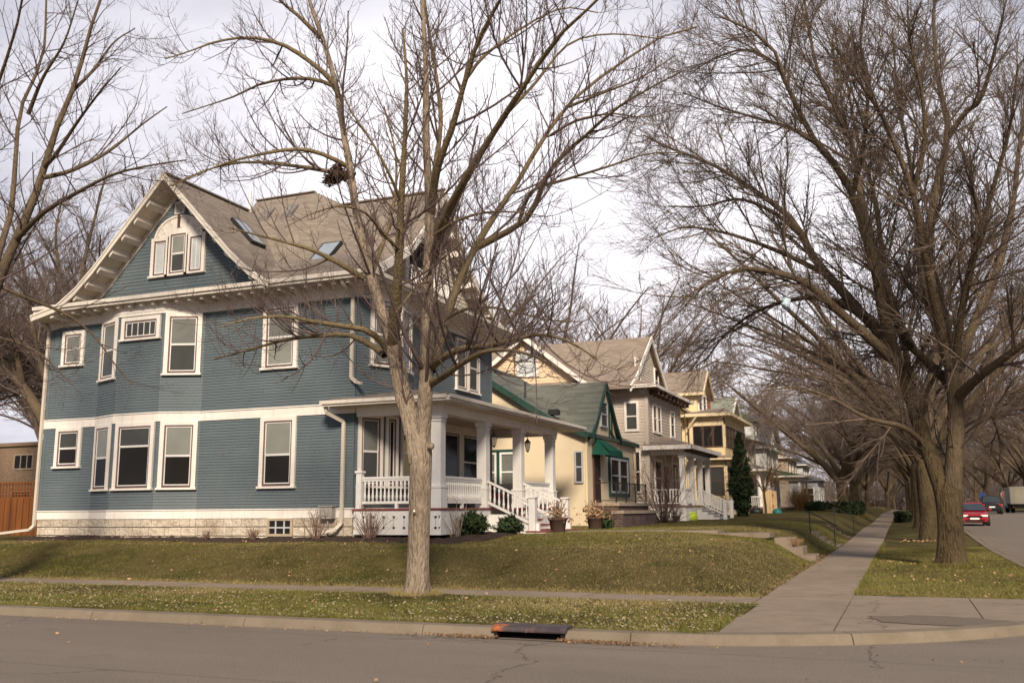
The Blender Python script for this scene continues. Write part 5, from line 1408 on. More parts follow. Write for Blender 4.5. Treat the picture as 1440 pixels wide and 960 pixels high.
def gray_house():
    H = thing('gabled_house', (-17, 53, 1.1), 'tall taupe gabled house with brown roof and a white columned porch, behind the cream cottage', 'house')
    X1, Y0, Y1, XL = -12.2, 49., 57.2, -26.
    w = MB(); F1 = Fr((XL, Y0), (X1, Y0)); F2 = Fr((X1, Y0), (X1, Y1))
    siding(w, F1, 1.75, 7.75, .17, lip=.025); siding(w, F2, 1.75, 7.75, .17, lip=.025); w.build('wall', M['grey_siding'], H)
    MB().prism([(XL, Y0 + .01, .8), (X1 - .01, Y0 + .01, .8), (X1 - .01, Y1, .8), (XL, Y1, .8)], (0, 0, .9)).build('foundation', M['stone'], H)
    MB().prism([(XL, Y0 + .02, 1.6), (X1 - .02, Y0 + .02, 1.6), (X1 - .02, Y1, 1.6), (XL, Y1, 1.6)], (0, 0, 6.4)).build('wall_core', M['grey_siding'], H)
    t = MB()
    for F in (F1, F2): fbox(t, F, 0, F.L, 1.5, 1.76, -.02, .05); fbox(t, F, 0, F.L, 7.6, 8.0, -.02, .05)
    fbox(t, F1, F1.L - .15, F1.L + .04, 1.76, 7.6, -.02, .05); fbox(t, F2, -.04, .15, 1.76, 7.6, -.02, .05); t.build('trim_board', M['grey_siding'], H)
    # side gable
    gx, gz = -19.1, 11.35; gp = [(0, 0), (4.2, 3.3), (4.9, 3.55)]
    g = MB(); Fg = Fr((gx - 5, Y0 - .03), (gx + 5, Y0 - .03)); inv = lambda z: float(np.interp(gz - .15 - z, [p[1] for p in gp], [p[0] for p in gp])); siding(g, Fg, 7.9, 11.1, .17, lambda z: (5 - inv(z), 5 + inv(z)), .025); g.build('side_gable', M['peach'], H)
    rf = MB(); gable_roof_y(rf, Y0 - .45, 53.2, gx, gz, gp); yc, rz = 52.9, 11.5; fp = [(0, 0), (3.6, 2.7), (5.0, 3.45)]
    gable_roof_x(rf, -24, -12.75, yc, rz, fp); roof = rf.build('roof', M['roof_brown2'], H)
    rk = MB(); rake_y(rk, Y0 - .45, gx, gz, gp, .28); rake_x(rk, -12.82, yc, rz, fp, .3); rk.build('rake_board', M['trim'], H)
    fg = MB(); Fq = Fr((-13.1, yc - 5), (-13.1, yc + 5)); inv2 = lambda z: float(np.interp(rz - .15 - z, [p[1] for p in fp], [p[0] for p in fp])); siding(fg, Fq, 7.9, 11.3, .17, lambda z: (5 - inv2(z), 5 + inv2(z)), .025); fg.build('front_gable', M['shingle_wall'], H)
    for o in (1.9, 6.2): plain_window(H, Fq, o + .3, o + 1.3, 8.4, 9.9, M['trim'], M['glass_dark'], .12)
    sf = MB().box(-26, -11.55, Y0 - .75, Y0, 7.98, 8.10).box(X1, -11.55, Y0, Y1 + .8, 7.98, 8.10); sf.poly([(-26, Y0 - .75, 8.105), (-11.55, Y0 - .75, 8.105), (-13, Y0 + .3, 8.6), (-26, Y0 + .3, 8.6)]); sf.poly([(-11.55, Y0 - .75, 8.105), (-11.55, Y1 + .8, 8.105), (-13, Y1, 8.6), (-13, Y0 + .3, 8.6)]); sf.build('eave', [M['roof_brown2']], H)
    fa = MB().box(-26, -11.5, Y0 - .8, Y0 - .752, 7.96, 8.13).box(-11.55, -11.5, Y0 - .75, Y1 + .8, 7.96, 8.13); fa.build('eave_fascia', M['trim'], H)
    for k in range(9): MB().box(X1 + .03, -11.62, Y0 + .3 + k * .95, Y0 + .48 + k * .95, 7.68, 7.975).build('bracket', M['browntrim'], H)
    o = -XL
    window(H, F1, -19.6 + o, -18.3 + o, 9.0, 10.5, M, .16, top='bright', bot='bright') if False else None
    plain_window(H, Fg, 5 - .55, 5 + .75, 8.98, 10.5, M['white'], M['glass_bright'], .14)
    plain_window(H, F1, -13.45 + o, -12.65 + o, 5.72, 7.35, M['trim'], M['glass_mid'], .13); plain_window(H, F1, -13.0 + o, -12.62 + o, 2.5, 4.7, M['trim'], M['glass_dark'], .08)
    plain_window(H, F2, 1.0, 1.9, 5.7, 7.3, M['trim'], M['glass_mid'], .12); plain_window(H, F2, 2.0, 2.9, 5.7, 7.3, M['trim'], M['glass_mid'], .12); plain_window(H, F2, 5.2, 6.3, 5.7, 7.3, M['trim'], M['glass_mid'], .12)
    plain_window(H, F2, 1.0, 2.6, 2.3, 4.3, M['trim'], M['glass_dark'], .12); plain_window(H, F2, 5.2, 6.6, 2.3, 4.3, M['trim'], M['glass_dark'], .12)
    d = MB(); fbox(d, F2, 3.4, 4.4, 1.8, 4.0, -.01, .04); d.build('door', M['browntrim'], H)
    # porch
    px, e = -10.35, 4.72
    MB().box(X1 + .02, px, Y0 + .1, 56.3, 1.72, 1.84).build('porch_floor', M['porchfloor'], H); sk = MB().box(X1 + .02, px - .05, Y0 + .12, Y0 + .2, .9, 1.70).box(px - .1, px - .03, Y0 + .2, 56.3, .9, 1.70); sk.build('porch_skirt', M['white'], H)
    for y in (49.25, 51.5, 53.9, 56.15):
        MB().box(px - .28, px - .02, y - .13, y + .13, 1.85, 4.45).box(px - .33, px + .03, y - .18, y + .18, 1.85, 2.05).box(px - .33, px + .03, y - .18, y + .18, 4.3, 4.45).build('column', M['white'], H)
    MB().box(X1, px, Y0 + .1, Y0 + .35, 4.45, 4.7).box(px - .3, px, Y0 + .35, 56.3, 4.45, 4.7).build('porch_beam', M['white'], H)
    MB().box(X1, px + .5, Y0 - .4, 56.8, e, e + .06).build('porch_ceiling', M['soffit'], H)
    fa = MB().box(X1 - .2, px + .55, Y0 - .48, Y0 - .4, e - .02, e + .2).box(px + .5, px + .58, Y0 - .48, 56.85, e - .02, e + .2); fa.build('porch_fascia', M['trim'], H)
    pr = MB(); pr.poly([(X1 - .2, Y0 - .45, e + .21), (px + .55, Y0 - .45, e + .21), (X1 + .3, 51.3, 5.6), (X1 - .2, Y0 + .3, 5.3)]); pr.poly([(px + .55, Y0 - .45, e + .21), (px + .55, 56.85, e + .21), (X1, 56.3, 5.6), (X1 + .3, 51.3, 5.6)]); pr.build('porch_roof', M['roof_brown2'], H)
    for k in range(14): MB().box(px + .02, px + .45, Y0 + .1 + k * .55, Y0 + .22 + k * .55, e - .14, e - .005).build('bracket', M['browntrim'], H)
    def rail(a, b, z0=1.95, z1=2.65):
        a = np.array(a); b = np.array(b); m = MB(); m.beam((*a, z1), (*b, z1), .09, .06); m.beam((*a, z0), (*b, z0), .07, .06); L = np.linalg.norm(b - a); n = int(L / .16)
        for k in range(n): q = a + (b - a) * (k + .5) / n; m.box(q[0] - .03, q[0] + .03, q[1] - .03, q[1] + .03, z0, z1)
        m.build('porch_railing', M['white'], H)
    rail((X1 + .1, Y0 + .25), (px - .28, Y0 + .25)); rail((px - .15, 49.4), (px - .15, 51.3))
    st = MB(); tm = MB()
    for k in range(5): st.box(px + k * .3, px + k * .3 + .3, 51.8, 53.7, .9, 1.66 - k * .14); tm.box(px + k * .3, px + k * .3 + .33, 51.75, 53.75, 1.66 - k * .14 - .04 + .042, 1.66 - k * .14 + .04)
    st.build('stair', M['white'], H); tm.build('stair_tread', M['grey_metal'], H)
    for y in (51.7, 53.8):
        a = np.array((px, y, 2.65)); b = np.array((px + 1.5, y, 1.95)); m = MB(); m.beam(a, b, .08, .06); m.beam(a - (0, 0, .62), b - (0, 0, .62), .07, .06)
        for k in range(10): q = a + (b - a) * (k + .5) / 10; m.box(q[0] - .025, q[0] + .025, q[1] - .025, q[1] + .025, q[2] - .6, q[2])
        m.build('stair_railing', M['white'], H); MB().box(px + 1.45, px + 1.63, y - .09, y + .09, .95, 2.12).build('newel_post', M['white'], H)
    return H


def yellow_house():
    H = thing('yellow_house', (-16, 67, 1.2), 'yellow house with a two storey glazed sunporch, dormer and orange chimney', 'house')
    X1, XM, Y0, Y1, XL = -10.5, -12.75, 62.8, 71.4, -25.
    Fs = Fr((XL, Y0 + .6), (XM, Y0 + .6)); Fp = Fr((XM, Y0), (X1, Y0)); Fx = Fr((X1, Y0), (X1, Y1))
    MB().prism([(XL, Y0 + .62, .9), (XM, Y0 + .62, .9), (XM, Y1 + .5, .9), (XL, Y1 + .5, .9)], (0, 0, 6.9)).build('wall_core', M['yellow'], H)
    w = MB(); siding(w, Fs, 1.2, 7.7, .17, lip=.025); w.build('wall', M['yellow'], H)
    MB().prism([(XM - .1, Y0 + .03, .9), (X1 - .03, Y0 + .03, .9), (X1 - .03, Y1, .9), (XM - .1, Y1, .9)], (0, 0, 6.8)).build('sunporch_core', M['yellow'], H)
    w = MB()
    for F in (Fp, Fx): siding(w, F, 5.05, 5.65, .15, lip=.02); siding(w, F, 1.0, 2.55, .15, lip=.02)
    w.build('sunporch_wall', M['yellow'], H)
    t = MB()
    for F in (Fp, Fx): fbox(t, F, -.02, F.L + .02, 7.05, 7.65, -.05, .02); fbox(t, F, -.02, F.L + .02, 4.35, 4.8, -.05, .02)
    for F in (Fp, Fx):
        for u in (.06, F.L - .06): fbox(t, F, u - .1, u + .1, 5.6, 7.1, -.05, .03); fbox(t, F, u - .12, u + .12, 1.0, 4.4, -.05, .03)
    fbox(t, Fx, 4.2, 4.5, 5.6, 7.1, -.05, .03); t.build('trim_board', M['yellowtrim'], H)
    for k in range(3): u = .18 + k * .66; plain_window(H, Fp, u, u + .62, 5.65, 7.05, M['browntrim'], M['glass_dark'], .05, bar=False)
    for k in range(6): u = .3 + k * 1.32 + (.25 if k > 2 else -.1); plain_window(H, Fx, u, u + 1.2, 5.65, 7.05, M['browntrim'], M['glass_mid'], .08, bar=True)
    plain_window(H, Fp, .3, 1.1, 2.5, 4.35, M['browntrim'], M['glass_dark'], .08); plain_window(H, Fp, 1.2, 2.1, 2.5, 4.35, M['browntrim'], M['glass_mid'], .08)
    for k in range(5): u = .5 + k * 1.6; plain_window(H, Fx, u, u + 1.4, 2.5, 4.35, M['browntrim'], M['glass_dark'], .1)
    o = -XL; plain_window(H, Fs, -14.5 + o, -13.45 + o, 6.15, 7.1, M['browntrim'], M['glass_bright'], .1, bar=False)
    pe = MB(); pe.poly([(XM - .2, Y0 - .5, 4.86), (X1 + .5, Y0 - .5, 4.86), (X1, Y0, 5.1), (XM - .2, Y0, 5.1)]); pe.poly([(X1 + .5, Y0 - .5, 4.86), (X1 + .5, Y1 + .3, 4.86), (X1, Y1, 5.1), (X1, Y0, 5.1)]); pe.poly([(XM - .2, Y0 - .5, 4.8), (XM - .2, Y0, 4.8), (X1, Y0, 4.8), (X1, Y1, 4.8), (X1 + .5, Y1 + .3, 4.8), (X1 + .5, Y0 - .5, 4.8)])
    pe.build('belt_roof', M['roof_brown2'], H); MB().box(XM - .2, X1 + .52, Y0 - .54, Y0 - .5, 4.78, 4.9).box(X1 + .5, X1 + .54, Y0 - .5, Y1 + .3, 4.78, 4.9).build('belt_fascia', M['yellowtrim'], H)
    MB().box(XL, XM + .1, Y0 + .05, Y0 + .6, 7.70, 7.86).box(XM - .2, X1 + .55, Y0 - .55, Y1 + .5, 7.64, 7.85).build('eave', M['yellowtrim'], H)
    rf = MB(); rf.poly([(XM - .3, Y0 - .57, 7.86), (X1 + .57, Y0 - .57, 7.86), (X1 - .6, 67, 8.6), (XM - .3, 67, 8.6)]); rf.poly([(X1 + .57, Y0 - .57, 7.86), (X1 + .57, Y1 + .5, 7.86), (X1 - .6, 67, 8.6)])
    slab(rf, [(XM + .25, Y0 + .02, 7.88), (XM + .25, Y1 + .9, 7.88), (-18, Y1 + .9, 11.6), (-18, Y0 + .02, 11.6)], .14); slab(rf, [(-18, Y0 + .02, 11.6), (-18, Y1 + .9, 11.6), (-24, Y1 + .9, 7.4), (-24, Y0 + .02, 7.4)], .14); roof = rf.build('roof', M['roof_brown2'], H)
    MB().poly([(XM, Y0 + .6, 7.7), (-18, Y0 + .6, 11.5), (-24, Y0 + .6, 7.5)]).build('side_gable', M['yellow'], H)
    # dormer
    dx, dy0, dy1, zr, ze = -12.45, 64., 67.4, 11.15, 9.6
    MB().prism([(dx, dy0, 7.9), (dx, dy1, 7.9), (dx, dy1, ze), (dx, (dy0 + dy1) / 2, zr - .1), (dx, dy0, ze)], (-4.5, 0, 0)).build('dormer', M['yellow'], H)
    dr = MB(); gable_roof_x(dr, -17, dx + .5, (dy0 + dy1) / 2, zr, [(0, 0), (2.1, 1.85)], .12); dr.build('dormer_roof', M['roof_brown2'], roof); rk = MB(); rake_x(rk, dx + .46, (dy0 + dy1) / 2, zr, [(0, 0), (2.1, 1.85)], .22); rk.box(-15, dx + .5, dy0 - .47, dy0 - .40, 9.22, 9.4); rk.build('dormer_trim', M['yellowtrim'], H)
    Fd = Fr((dx, dy0), (dx, dy1)); 
    for k in range(2): plain_window(H, Fd, .25 + k * 1.5, 1.55 + k * 1.5, 8.2, 9.5, M['trim'], M['glass_mid'], .12)
    MB().box(-13.6, -12.7, 69.2, 70.3, 8.2, 10.75).box(-13.7, -12.6, 69.1, 70.4, 10.75, 10.95).build('chimney', M['brick_orange'], roof)
    m = MB()
    for q in ([(-13.1, Y0 + .05, 7.7), (-13.1, Y0 + .5, 7.2), (-13.1, Y0 + .55, 1.2)], [(X1 - 1.7, Y0 - .5, 7.7), (XM - .1, Y0 - .08, 6.95), (XM - .1, Y0 + .5, 6.6)]):
        for a, b in zip(q[:-1], q[1:]): m.beam(a, b, .13, .12, up=(0, 1, .01))
    m.build('downspout', M['yellowtrim'], H)
    return H


def far_house(name, loc, label, X1, Y0, Y1, zt, wallm, roofm, rooftype, ridge, porch=None, XL=None, extras=None, winm='trim'):
    H = thing(name, loc, label, 'house'); XL = XL or X1 - 11
    w = MB(); F1 = Fr((XL, Y0), (X1, Y0)); F2 = Fr((X1, Y0), (X1, Y1))
    siding(w, F1, .9, zt, .2, lip=.02); siding(w, F2, .9, zt, .2, lip=.02); w.build('wall', M[wallm], H)
    MB().prism([(XL, Y0 + .02, .8), (X1 - .02, Y0 + .02, .8), (X1 - .02, Y1, .8), (XL, Y1, .8)], (0, 0, zt - .85)).build('wall_core', M[wallm], H)
    fa = MB().box(XL - .6, X1 + .6, Y0 - .6, Y1 + .6, zt - .02, zt + .14); fa.build('eave', M['trim'], H)
    rf = MB()
    if rooftype == 'hip': hip(rf, XL - .65, X1 + .65, Y0 - .65, Y1 + .65, zt + .15, ridge, min(Y1 - Y0, X1 - XL) / 2 - .3)
    elif rooftype == 'x':
        hw = (Y1 - Y0) / 2; gable_roof_x(rf, XL - .4, X1 + .5, (Y0 + Y1) / 2, ridge, [(0, 0), (hw + .6, ridge - zt - .1)])
    else:
        hw = (X1 - XL) / 2; gable_roof_y(rf, Y0 - .4, Y1 + .4, (X1 + XL) / 2, ridge, [(0, 0), (hw + .6, ridge - zt - .1)])
    roof = rf.build('roof', M[roofm], H)
    if rooftype == 'x':
        yc = (Y0 + Y1) / 2
        MB().prism([(X1, Y0, zt), (X1, Y1, zt), (X1, yc, ridge - .2)], (-.3, 0, 0)).build('front_gable', M[wallm], H); rk = MB(); rake_x(rk, X1 + .46, yc, ridge, [(0, 0), (hw + .6, ridge - zt - .1)], .25); rk.build('rake_board', M['trim'], H)
        plain_window(H, F2, hw - .6, hw + .6, zt + .5, zt + 1.7, M[winm], M['glass_mid'], .14)
    if rooftype == 'y': MB().prism([(XL, Y0, zt), (X1, Y0, zt), ((XL + X1) / 2, Y0, ridge - .2)], (0, .3, 0)).build('side_gable', M[wallm], H)
    L = Y1 - Y0
    for k in range(3): u = L * (k + .5) / 3; plain_window(H, F2, u - .5, u + .5, zt - 2.1, zt - .5, M[winm], M['glass_dark'], .14)
    for k in (0, 2): u = L * (k + .5) / 3; plain_window(H, F2, u - .7, u + .7, 2.1, 3.9, M[winm], M['glass_dark'], .14)
    d = MB(); fbox(d, F2, L / 2 - .5, L / 2 + .5, 1.6, 3.7, -.01, .05); d.build('door', M['browntrim'], H)
    for u in (F1.L - 2.2, F1.L - 5.): plain_window(H, F1, u - .45, u + .45, zt - 2.1, zt - .5, M[winm], M['glass_dark'], .13); plain_window(H, F1, u - .45, u + .45, 2.1, 3.8, M[winm], M['glass_mid'], .13)
    return H, F1, F2, roof


def porch_on(H, X1, px, y0, y1, z, roofm, cols, round_=True, floor=1.75, base='brick', colm='white', over=.5):
    MB().box(X1 + .02, px, y0, y1, floor - .15, floor).build('porch_floor', M['porchfloor'], H); MB().box(X1 + .02, px - .06, y0 + .05, y1 - .05, .8, floor - .16).build('porch_base', M[base], H)
    for y in cols:
        m = MB()
        if round_: m.lathe((px - .2, y, floor), [(.26, 0), (.26, .1), (.2, .14), (.2, 1.2), (.17, z - floor - .35), (.24, z - floor - .28), (.24, z - floor - .2)], 12)
        else: m.box(px - .3, px - .1, y - .1, y + .1, floor, z - .2)
        m.build('column', M[colm], H)
    MB().box(X1, px, y0, y0 + .3, z - .2, z + .1).box(px - .35, px - .02, y0 + .3, y1, z - .2, z + .1).build('porch_beam', M['white'], H)
    MB().box(X1 + .02, px + over, y0 - over, y1 + over, z + .1, z + .28).build('porch_fascia', M['trim'], H)
    r = MB(); e = z + .29; r.poly([(X1, y0 - over, e), (px + over, y0 - over, e), (X1 + .05, y0 + 1.4, e + .75), (X1, y0 + 1.4, e + .75)]); r.poly([(px + over, y0 - over, e), (px + over, y1 + over, e), (X1 + .05, y1 - 1.4, e + .75), (X1 + .05, y0 + 1.4, e + .75)]); r.poly([(px + over, y1 + over, e), (X1, y1 + over, e), (X1 + .05, y1 - 1.4, e + .75)]); r.build('porch_roof', M[roofm], H)


def far_street():
    H, F1, F2, rf = far_house('sage_roof_house', (-17, 78, 1.2), 'pale house with a sage green gabled roof, mostly hidden behind the yellow house', -12.4, 74.2, 81., 7.6, 'white_siding', 'roof_sage', 'x', 10.5)
    H, F1, F2, rf = far_house('foursquare_house', (-18, 89, 1.2), 'cream foursquare house with dark green roof, white dormer and round porch columns', -13.0, 85., 95., 7.55, 'cream_siding', 'roof_dgreen', 'hip', 11.2)
    porch_on(H, -13.0, -11.3, 85.4, 94.6, 4.75, 'roof_grey', (85.7, 88.5, 91.4, 94.2), base='brick')
    MB().box(-13.6, -12.1, 88.2, 91.8, 7.7, 9.4).build('dormer', M['white_siding'], H); hp = MB(); hip(hp, -15.5, -11.8, 87.8, 92.2, 9.41, 10.5, 1.5); hp.build('dormer_roof', M['roof_dgreen'], rf); Fd = Fr((-12.1, 88.2), (-12.1, 91.8)); plain_window(H, Fd, 1., 2.6, 8.2, 9.2, M['white'], M['glass_dark'], .14)
    MB().box(-11.1, -10.8, 86.2, 92, .9, 2.0).box(-11.15, -10.75, 86.15, 92.05, 2.0, 2.1).build('porch_wall', M['brick'], H)
    Fl = Fr((-13, 85.4), (-11.4, 85.4)); m = MB()
    for k in range(9): fbox(m, Fl, .1 + k * .17, .15 + k * .17, 1.8, 2.6, 0, .05)
    fbox(m, Fl, 0, 1.6, 2.6, 2.68, -.02, .06); m.build('porch_railing', M['white'], H)
    H, F1, F2, rf = far_house('white_house', (-18, 105, 1.2), 'white house with slate blue roof and a green porch roof on white posts', -12.6, 100, 110, 7.6, 'white_siding', 'roof_slate', 'x', 11.6)
    porch_on(H, -12.6, -9.4, 100.4, 109.4, 4.6, 'roof_dgreen', (100.8, 104.5, 108.6), round_=False, base='brick_dark')
    st = MB()
    for k in range(5): st.box(-9.4 + k * .3, -9.1 + k * .3, 103, 105, .9, 1.6 - k * .14)
    st.build('stair', M['pale_siding'], H)
    for y in (103., 105.): m = MB(); m.beam((-9.4, y, 2.6), (-7.9, y, 1.9), .08, .08); m.box(-7.98, -7.86, y - .06, y + .06, 1., 1.95); m.build('stair_railing', M['white'], H)
    H, F1, F2, rf = far_house('buff_house', (-18, 121, 1.2), 'buff house with grey roof and a pale enclosed front porch past the white house', -12.2, 116, 126, 7.4, 'tan_siding', 'roof_grey', 'y', 11.2)
    P = MB().box(-12.2, -9.0, 116.2, 125.8, .9, 4.7); P.build('enclosed_porch', M['pale_siding'], H); Fp = Fr((-9.0, 116.2), (-9.0, 125.8)); Fq = Fr((-12.2, 116.2), (-9., 116.2))
    for k in range(3): plain_window(H, Fp, .8 + k * 3, 3. + k * 3, 2.3, 4.0, M['white'], M['glass_dark'], .15)
    plain_window(H, Fq, 1.4, 2.8, 2.3, 4.0, M['white'], M['glass_dark'], .15); s2 = MB(); hip(s2, -12.2, -8.5, 115.8, 126.3, 4.72, 5.4, 1.2); s2.build('porch_roof', M['roof_grey'], H)
    far_house('grey_house', (-18, 136, 1.2), 'grey house with dark trim, last of the row before the trees close in', -12.0, 132, 141, 7.2, 'pale_siding', 'roof_slate', 'hip', 10.6)
    # apartments at the far left
    A = thing('brick_apartments', (-74, 66, 1.), 'tan brick flat roofed apartment building beyond the wooden fence', 'building')
    MB().box(-110, -66, 60, 74, .5, 7.45).build('wall', M['brick_tan'], A); MB().box(-110.2, -65.8, 59.8, 74, 7.45, 7.75).build('parapet', M['brick_tan'], A)
    F = Fr((-110, 60), (-66, 60))
    for u in (34.2, 38.9, 42.): plain_window(A, F, u, u + 2.3, 5.4, 6.75, M['cap'], M['glass_dark'], .12, bar=False); m = MB(); fbox(m, F, u + .75, u + .85, 5.5, 6.65, 0, .06); fbox(m, F, u + 1.5, u + 1.6, 5.5, 6.65, 0, .06); m.build('mullion', M['cap'], A)
    for u in (34.2, 38.9): plain_window(A, F, u, u + 2.3, 2.2, 3.6, M['cap'], M['glass_dark'], .12)
    # white house across the street
    W = thing('white_gabled_house', (16, 316, 1.), 'small white gabled house across the street beyond the parked cars', 'house')
    MB().box(12.5, 20.5, 310, 324, .5, 5.5).build('wall', M['white'], W); MB().prism([(12.5, 310, 5.5), (20.5, 310, 5.5), (16.5, 310, 9.5)], (0, 14, 0)).build('gable', M['white'], W)
    r = MB(); gable_roof_y(r, 309.5, 324.5, 16.5, 9.8, [(0, 0), (4.6, 4.6)]); r.build('roof', M['roof_grey'], W); F = Fr((12.5, 310), (20.5, 310))
    for u in (1., 3.2, 5.5): plain_window(W, F, u, u + 1.2, 3., 4.6, M['trim'], M['glass_dark'], .15)


def vehicles():
    def car(loc, label, body, width=1.78, length=4.6, height=1.45, rz=0., suv=False, name='parked_car'):
        """front end faces -Y"""
        root = thing(name, (0, 0, 0), label, 'car'); w = width / 2; l = length
        st = [(0.0, .74, .30, .62), (.12, .84, .22, .74), (.9, .97, .20, .86), (1.35, 1.0, .20, .93), (3.3, 1.0, .20, .96), (l - .4, .96, .22, .98), (l - .05, .86, .3, .92), (l, .8, .4, .8)]
        if suv: st = [(y, k, a + .08, b + .16) for y, k, a, b in st]
        mb = MB(); prev = None
        for y, k, z0, z1 in st:
            hw = w * k; rg = [(-hw, z0 + .12), (-hw * 1.0, (z0 + z1) / 2), (-hw * .95, z1 - .08), (-hw * .8, z1), (hw * .8, z1), (hw * .95, z1 - .08), (hw, (z0 + z1) / 2), (hw, z0 + .12), (hw * .9, z0), (-hw * .9, z0)]
            b = len(mb.v); mb.v += [(x, y, z) for x, z in rg]; n = len(rg)
            if prev is not None:
                for k2 in range(n): mb.f.append((prev + k2, prev + (k2 + 1) % n, b + (k2 + 1) % n, b + k2)); mb.mi.append(0)
            else: mb.f.append(tuple(b + k2 for k2 in range(n))); mb.mi.append(0)
            prev = b
        mb.f.append(tuple(prev + k2 for k2 in range(n))[::-1]); mb.mi.append(0)
        mb.build('body', body, root, True, .02, (0, 0, 0))
        zb = .92 + (.16 if suv else 0); yf, yr = (1.15, l - (.15 if suv else .7)); tf, tr = yf + .85, yr - (.35 if suv else .9); h = height
        cb = MB(); cb.hexa([(-w * .9, yf, zb), (w * .9, yf, zb), (w * .92, yr, zb), (-w * .92, yr, zb), (-w * .68, tf, h), (w * .68, tf, h), (w * .7, tr, h), (-w * .7, tr, h)]); cb.build('cabin', body, root, False, .06, (0, 0, 0))
        def pane(nm, q): MB().quad(*q).build(nm, M['car_glass'], root, org=(0, 0, 0))
        e = .012; lerp = lambda a, b, t: tuple(a[i] + (b[i] - a[i]) * t for i in range(3))
        fq = [(-w * .84, yf - e, zb + .05), (w * .84, yf - e, zb + .05), (w * .66, tf - .09 - e, h - .06), (-w * .66, tf - .09 - e, h - .06)]; pane('windscreen', fq)
        pane('rear_window', [(w * .84, yr + e, zb + .05), (-w * .84, yr + e, zb + .05), (-w * .66, tr + .09 + e, h - .06), (w * .66, tr + .09 + e, h - .06)])
        for sg in (-1, 1): pane('side_window', [(sg * (w * .9 + e), yf + .2, zb + .05), (sg * (w * .92 + e), yr - .2, zb + .05), (sg * (w * .72 + e), tr - .02, h - .07), (sg * (w * .71 + e), tf + .05, h - .07)][::sg])
        for x in (-1, 1):
            for y in (.85, l - .9):
                t = MB(); rr = .32 + (.04 if suv else 0); t.tube([(x * (w - .22), y, rr), (x * (w + .0), y, rr)], rr, 18); tw = t.build('wheel', M['tyre'], root, org=(0, 0, 0)); MB().tube([(x * (w - .02), y, rr), (x * (w + .012), y, rr)], rr * .6, 12).build('rim', M['grey_metal'], tw, org=(0, 0, 0))
            z = .62 + (.12 if suv else 0)
            MB().box(x * w * .62 - .2, x * w * .62 + .2, -.02, .16, z - .06, z + .07).build('headlight', M['lamp'], root, bevel=.03, org=(0, 0, 0)); MB().box(x * w * .78 - .12, x * w * .78 + .12, l - .08, l + .012, z + .05, z + .22).build('tail_light', M['tail'], root, org=(0, 0, 0))
            MB().box(x * (w + .1) - .09, x * (w + .1) + .09, yf + .15, yf + .25, zb + .02, zb + .15).build('wing_mirror', body, root, bevel=.02, org=(0, 0, 0))
        MB().box(-w * .5, w * .5, -.03, .05, .52, .62).box(-w * .62, w * .62, -.012, .05, .30, .40).build('grille', M['dark'], root, org=(0, 0, 0)); MB().box(-.26, .26, -.045, -.032, .40, .51).build('number_plate', M['white'], root, org=(0, 0, 0)); MB().box(-.26, .26, l + .005, l + .02, .62, .74).build('number_plate', M['white'], root, org=(0, 0, 0))
        root.location = loc; root.rotation_euler = (0, 0, rz); return root
    M['car_red'] = pm('red car paint', (.30, .012, .018), .25, .05, spec=.6); M['car_black'] = pm('black car paint', (.015, .016, .019), .25, .05, spec=.6); M['car_silver'] = pm('silver car paint', (.42, .43, .45), .3, .05, spec=.6, metal=.5)
    M['car_glass'] = glass('car glass', (.03, .037, .042), .05, refl=.8); M['tyre'] = pm('tyre rubber', (.018, .018, .018), .85, .2); M['lamp'] = pm('headlamp lens', (.75, .75, .72), .1, .05, spec=.8); M['tail'] = pm('tail lamp lens', (.35, .01, .01), .2, .05, spec=.6)
    zr = lambda y: float(z_flat(5, y))
    car((4.06, 66, zr(66)), 'red sedan parked at the kerb facing the camera', M['car_red'])
    car((7.95, 108, zr(108)), 'dark sport utility car parked further up the street', M['car_black'], 1.9, 4.8, 1.75, PI, True)
    car((5.2, 120, zr(120)), 'black hatchback parked at the kerb behind the red sedan', M['car_black'], 1.75, 4.2, 1.5)
    # box truck seen from behind
    z = zr(122); T = thing('box_truck', (12.6, 126, z), 'box truck with a grimy beige cargo body parked on the right of the street', 'truck')
    M['truck_box'] = paint('grimy beige box', (.40, .36, .27), .6, .6, (.18, .14, .09))
    x0, x1, y0 = 11.35, 13.85, 122.; MB().box(x0, x1, y0, y0 + 6.2, z + 1.0, z + 2.9).build('cargo_box', M['truck_box'], T, bevel=.04)
    f = MB().box(x0 - .01, x0 + .14, y0 - .05, y0, z + .98, z + 2.92).box(x1 - .14, x1 + .01, y0 - .05, y0, z + .98, z + 2.92).box(x0 + .14, x1 - .14, y0 - .05, y0, z + 2.75, z + 2.92).box(x0 + .14, x1 - .14, y0 - .05, y0, z + .98, z + 1.1); f.build('door_frame', M['grey_metal'], T)
    d = MB()
    for k in range(6): d.box(x0 + .15, x1 - .15, y0 - .03, y0 - .004, z + 1.11 + k * .27, z + 1.36 + k * .27)
    d.build('roller_door', M['truck_box'], T)
    MB().box(x0 + .2, x1 - .2, y0 + .1, y0 + 8.6, z + .55, z + .98).box(x0 + .05, x1 - .05, y0 - .25, y0 + .05, z + .5, z + .68).build('chassis', M['dark'], T)
    MB().box(x0 + .1, x1 - .1, y0 + 6.4, y0 + 8.8, z + .5, z + 2.4).build('cab', M['white'], T, bevel=.15); MB().quad((x0 + .2, y0 + 6.39, z + 1.5), (x1 - .2, y0 + 6.39, z + 1.5), (x1 - .2, y0 + 6.39, z + 2.2), (x0 + .2, y0 + 6.39, z + 2.2)).build('cab_window', M['car_glass'], T)
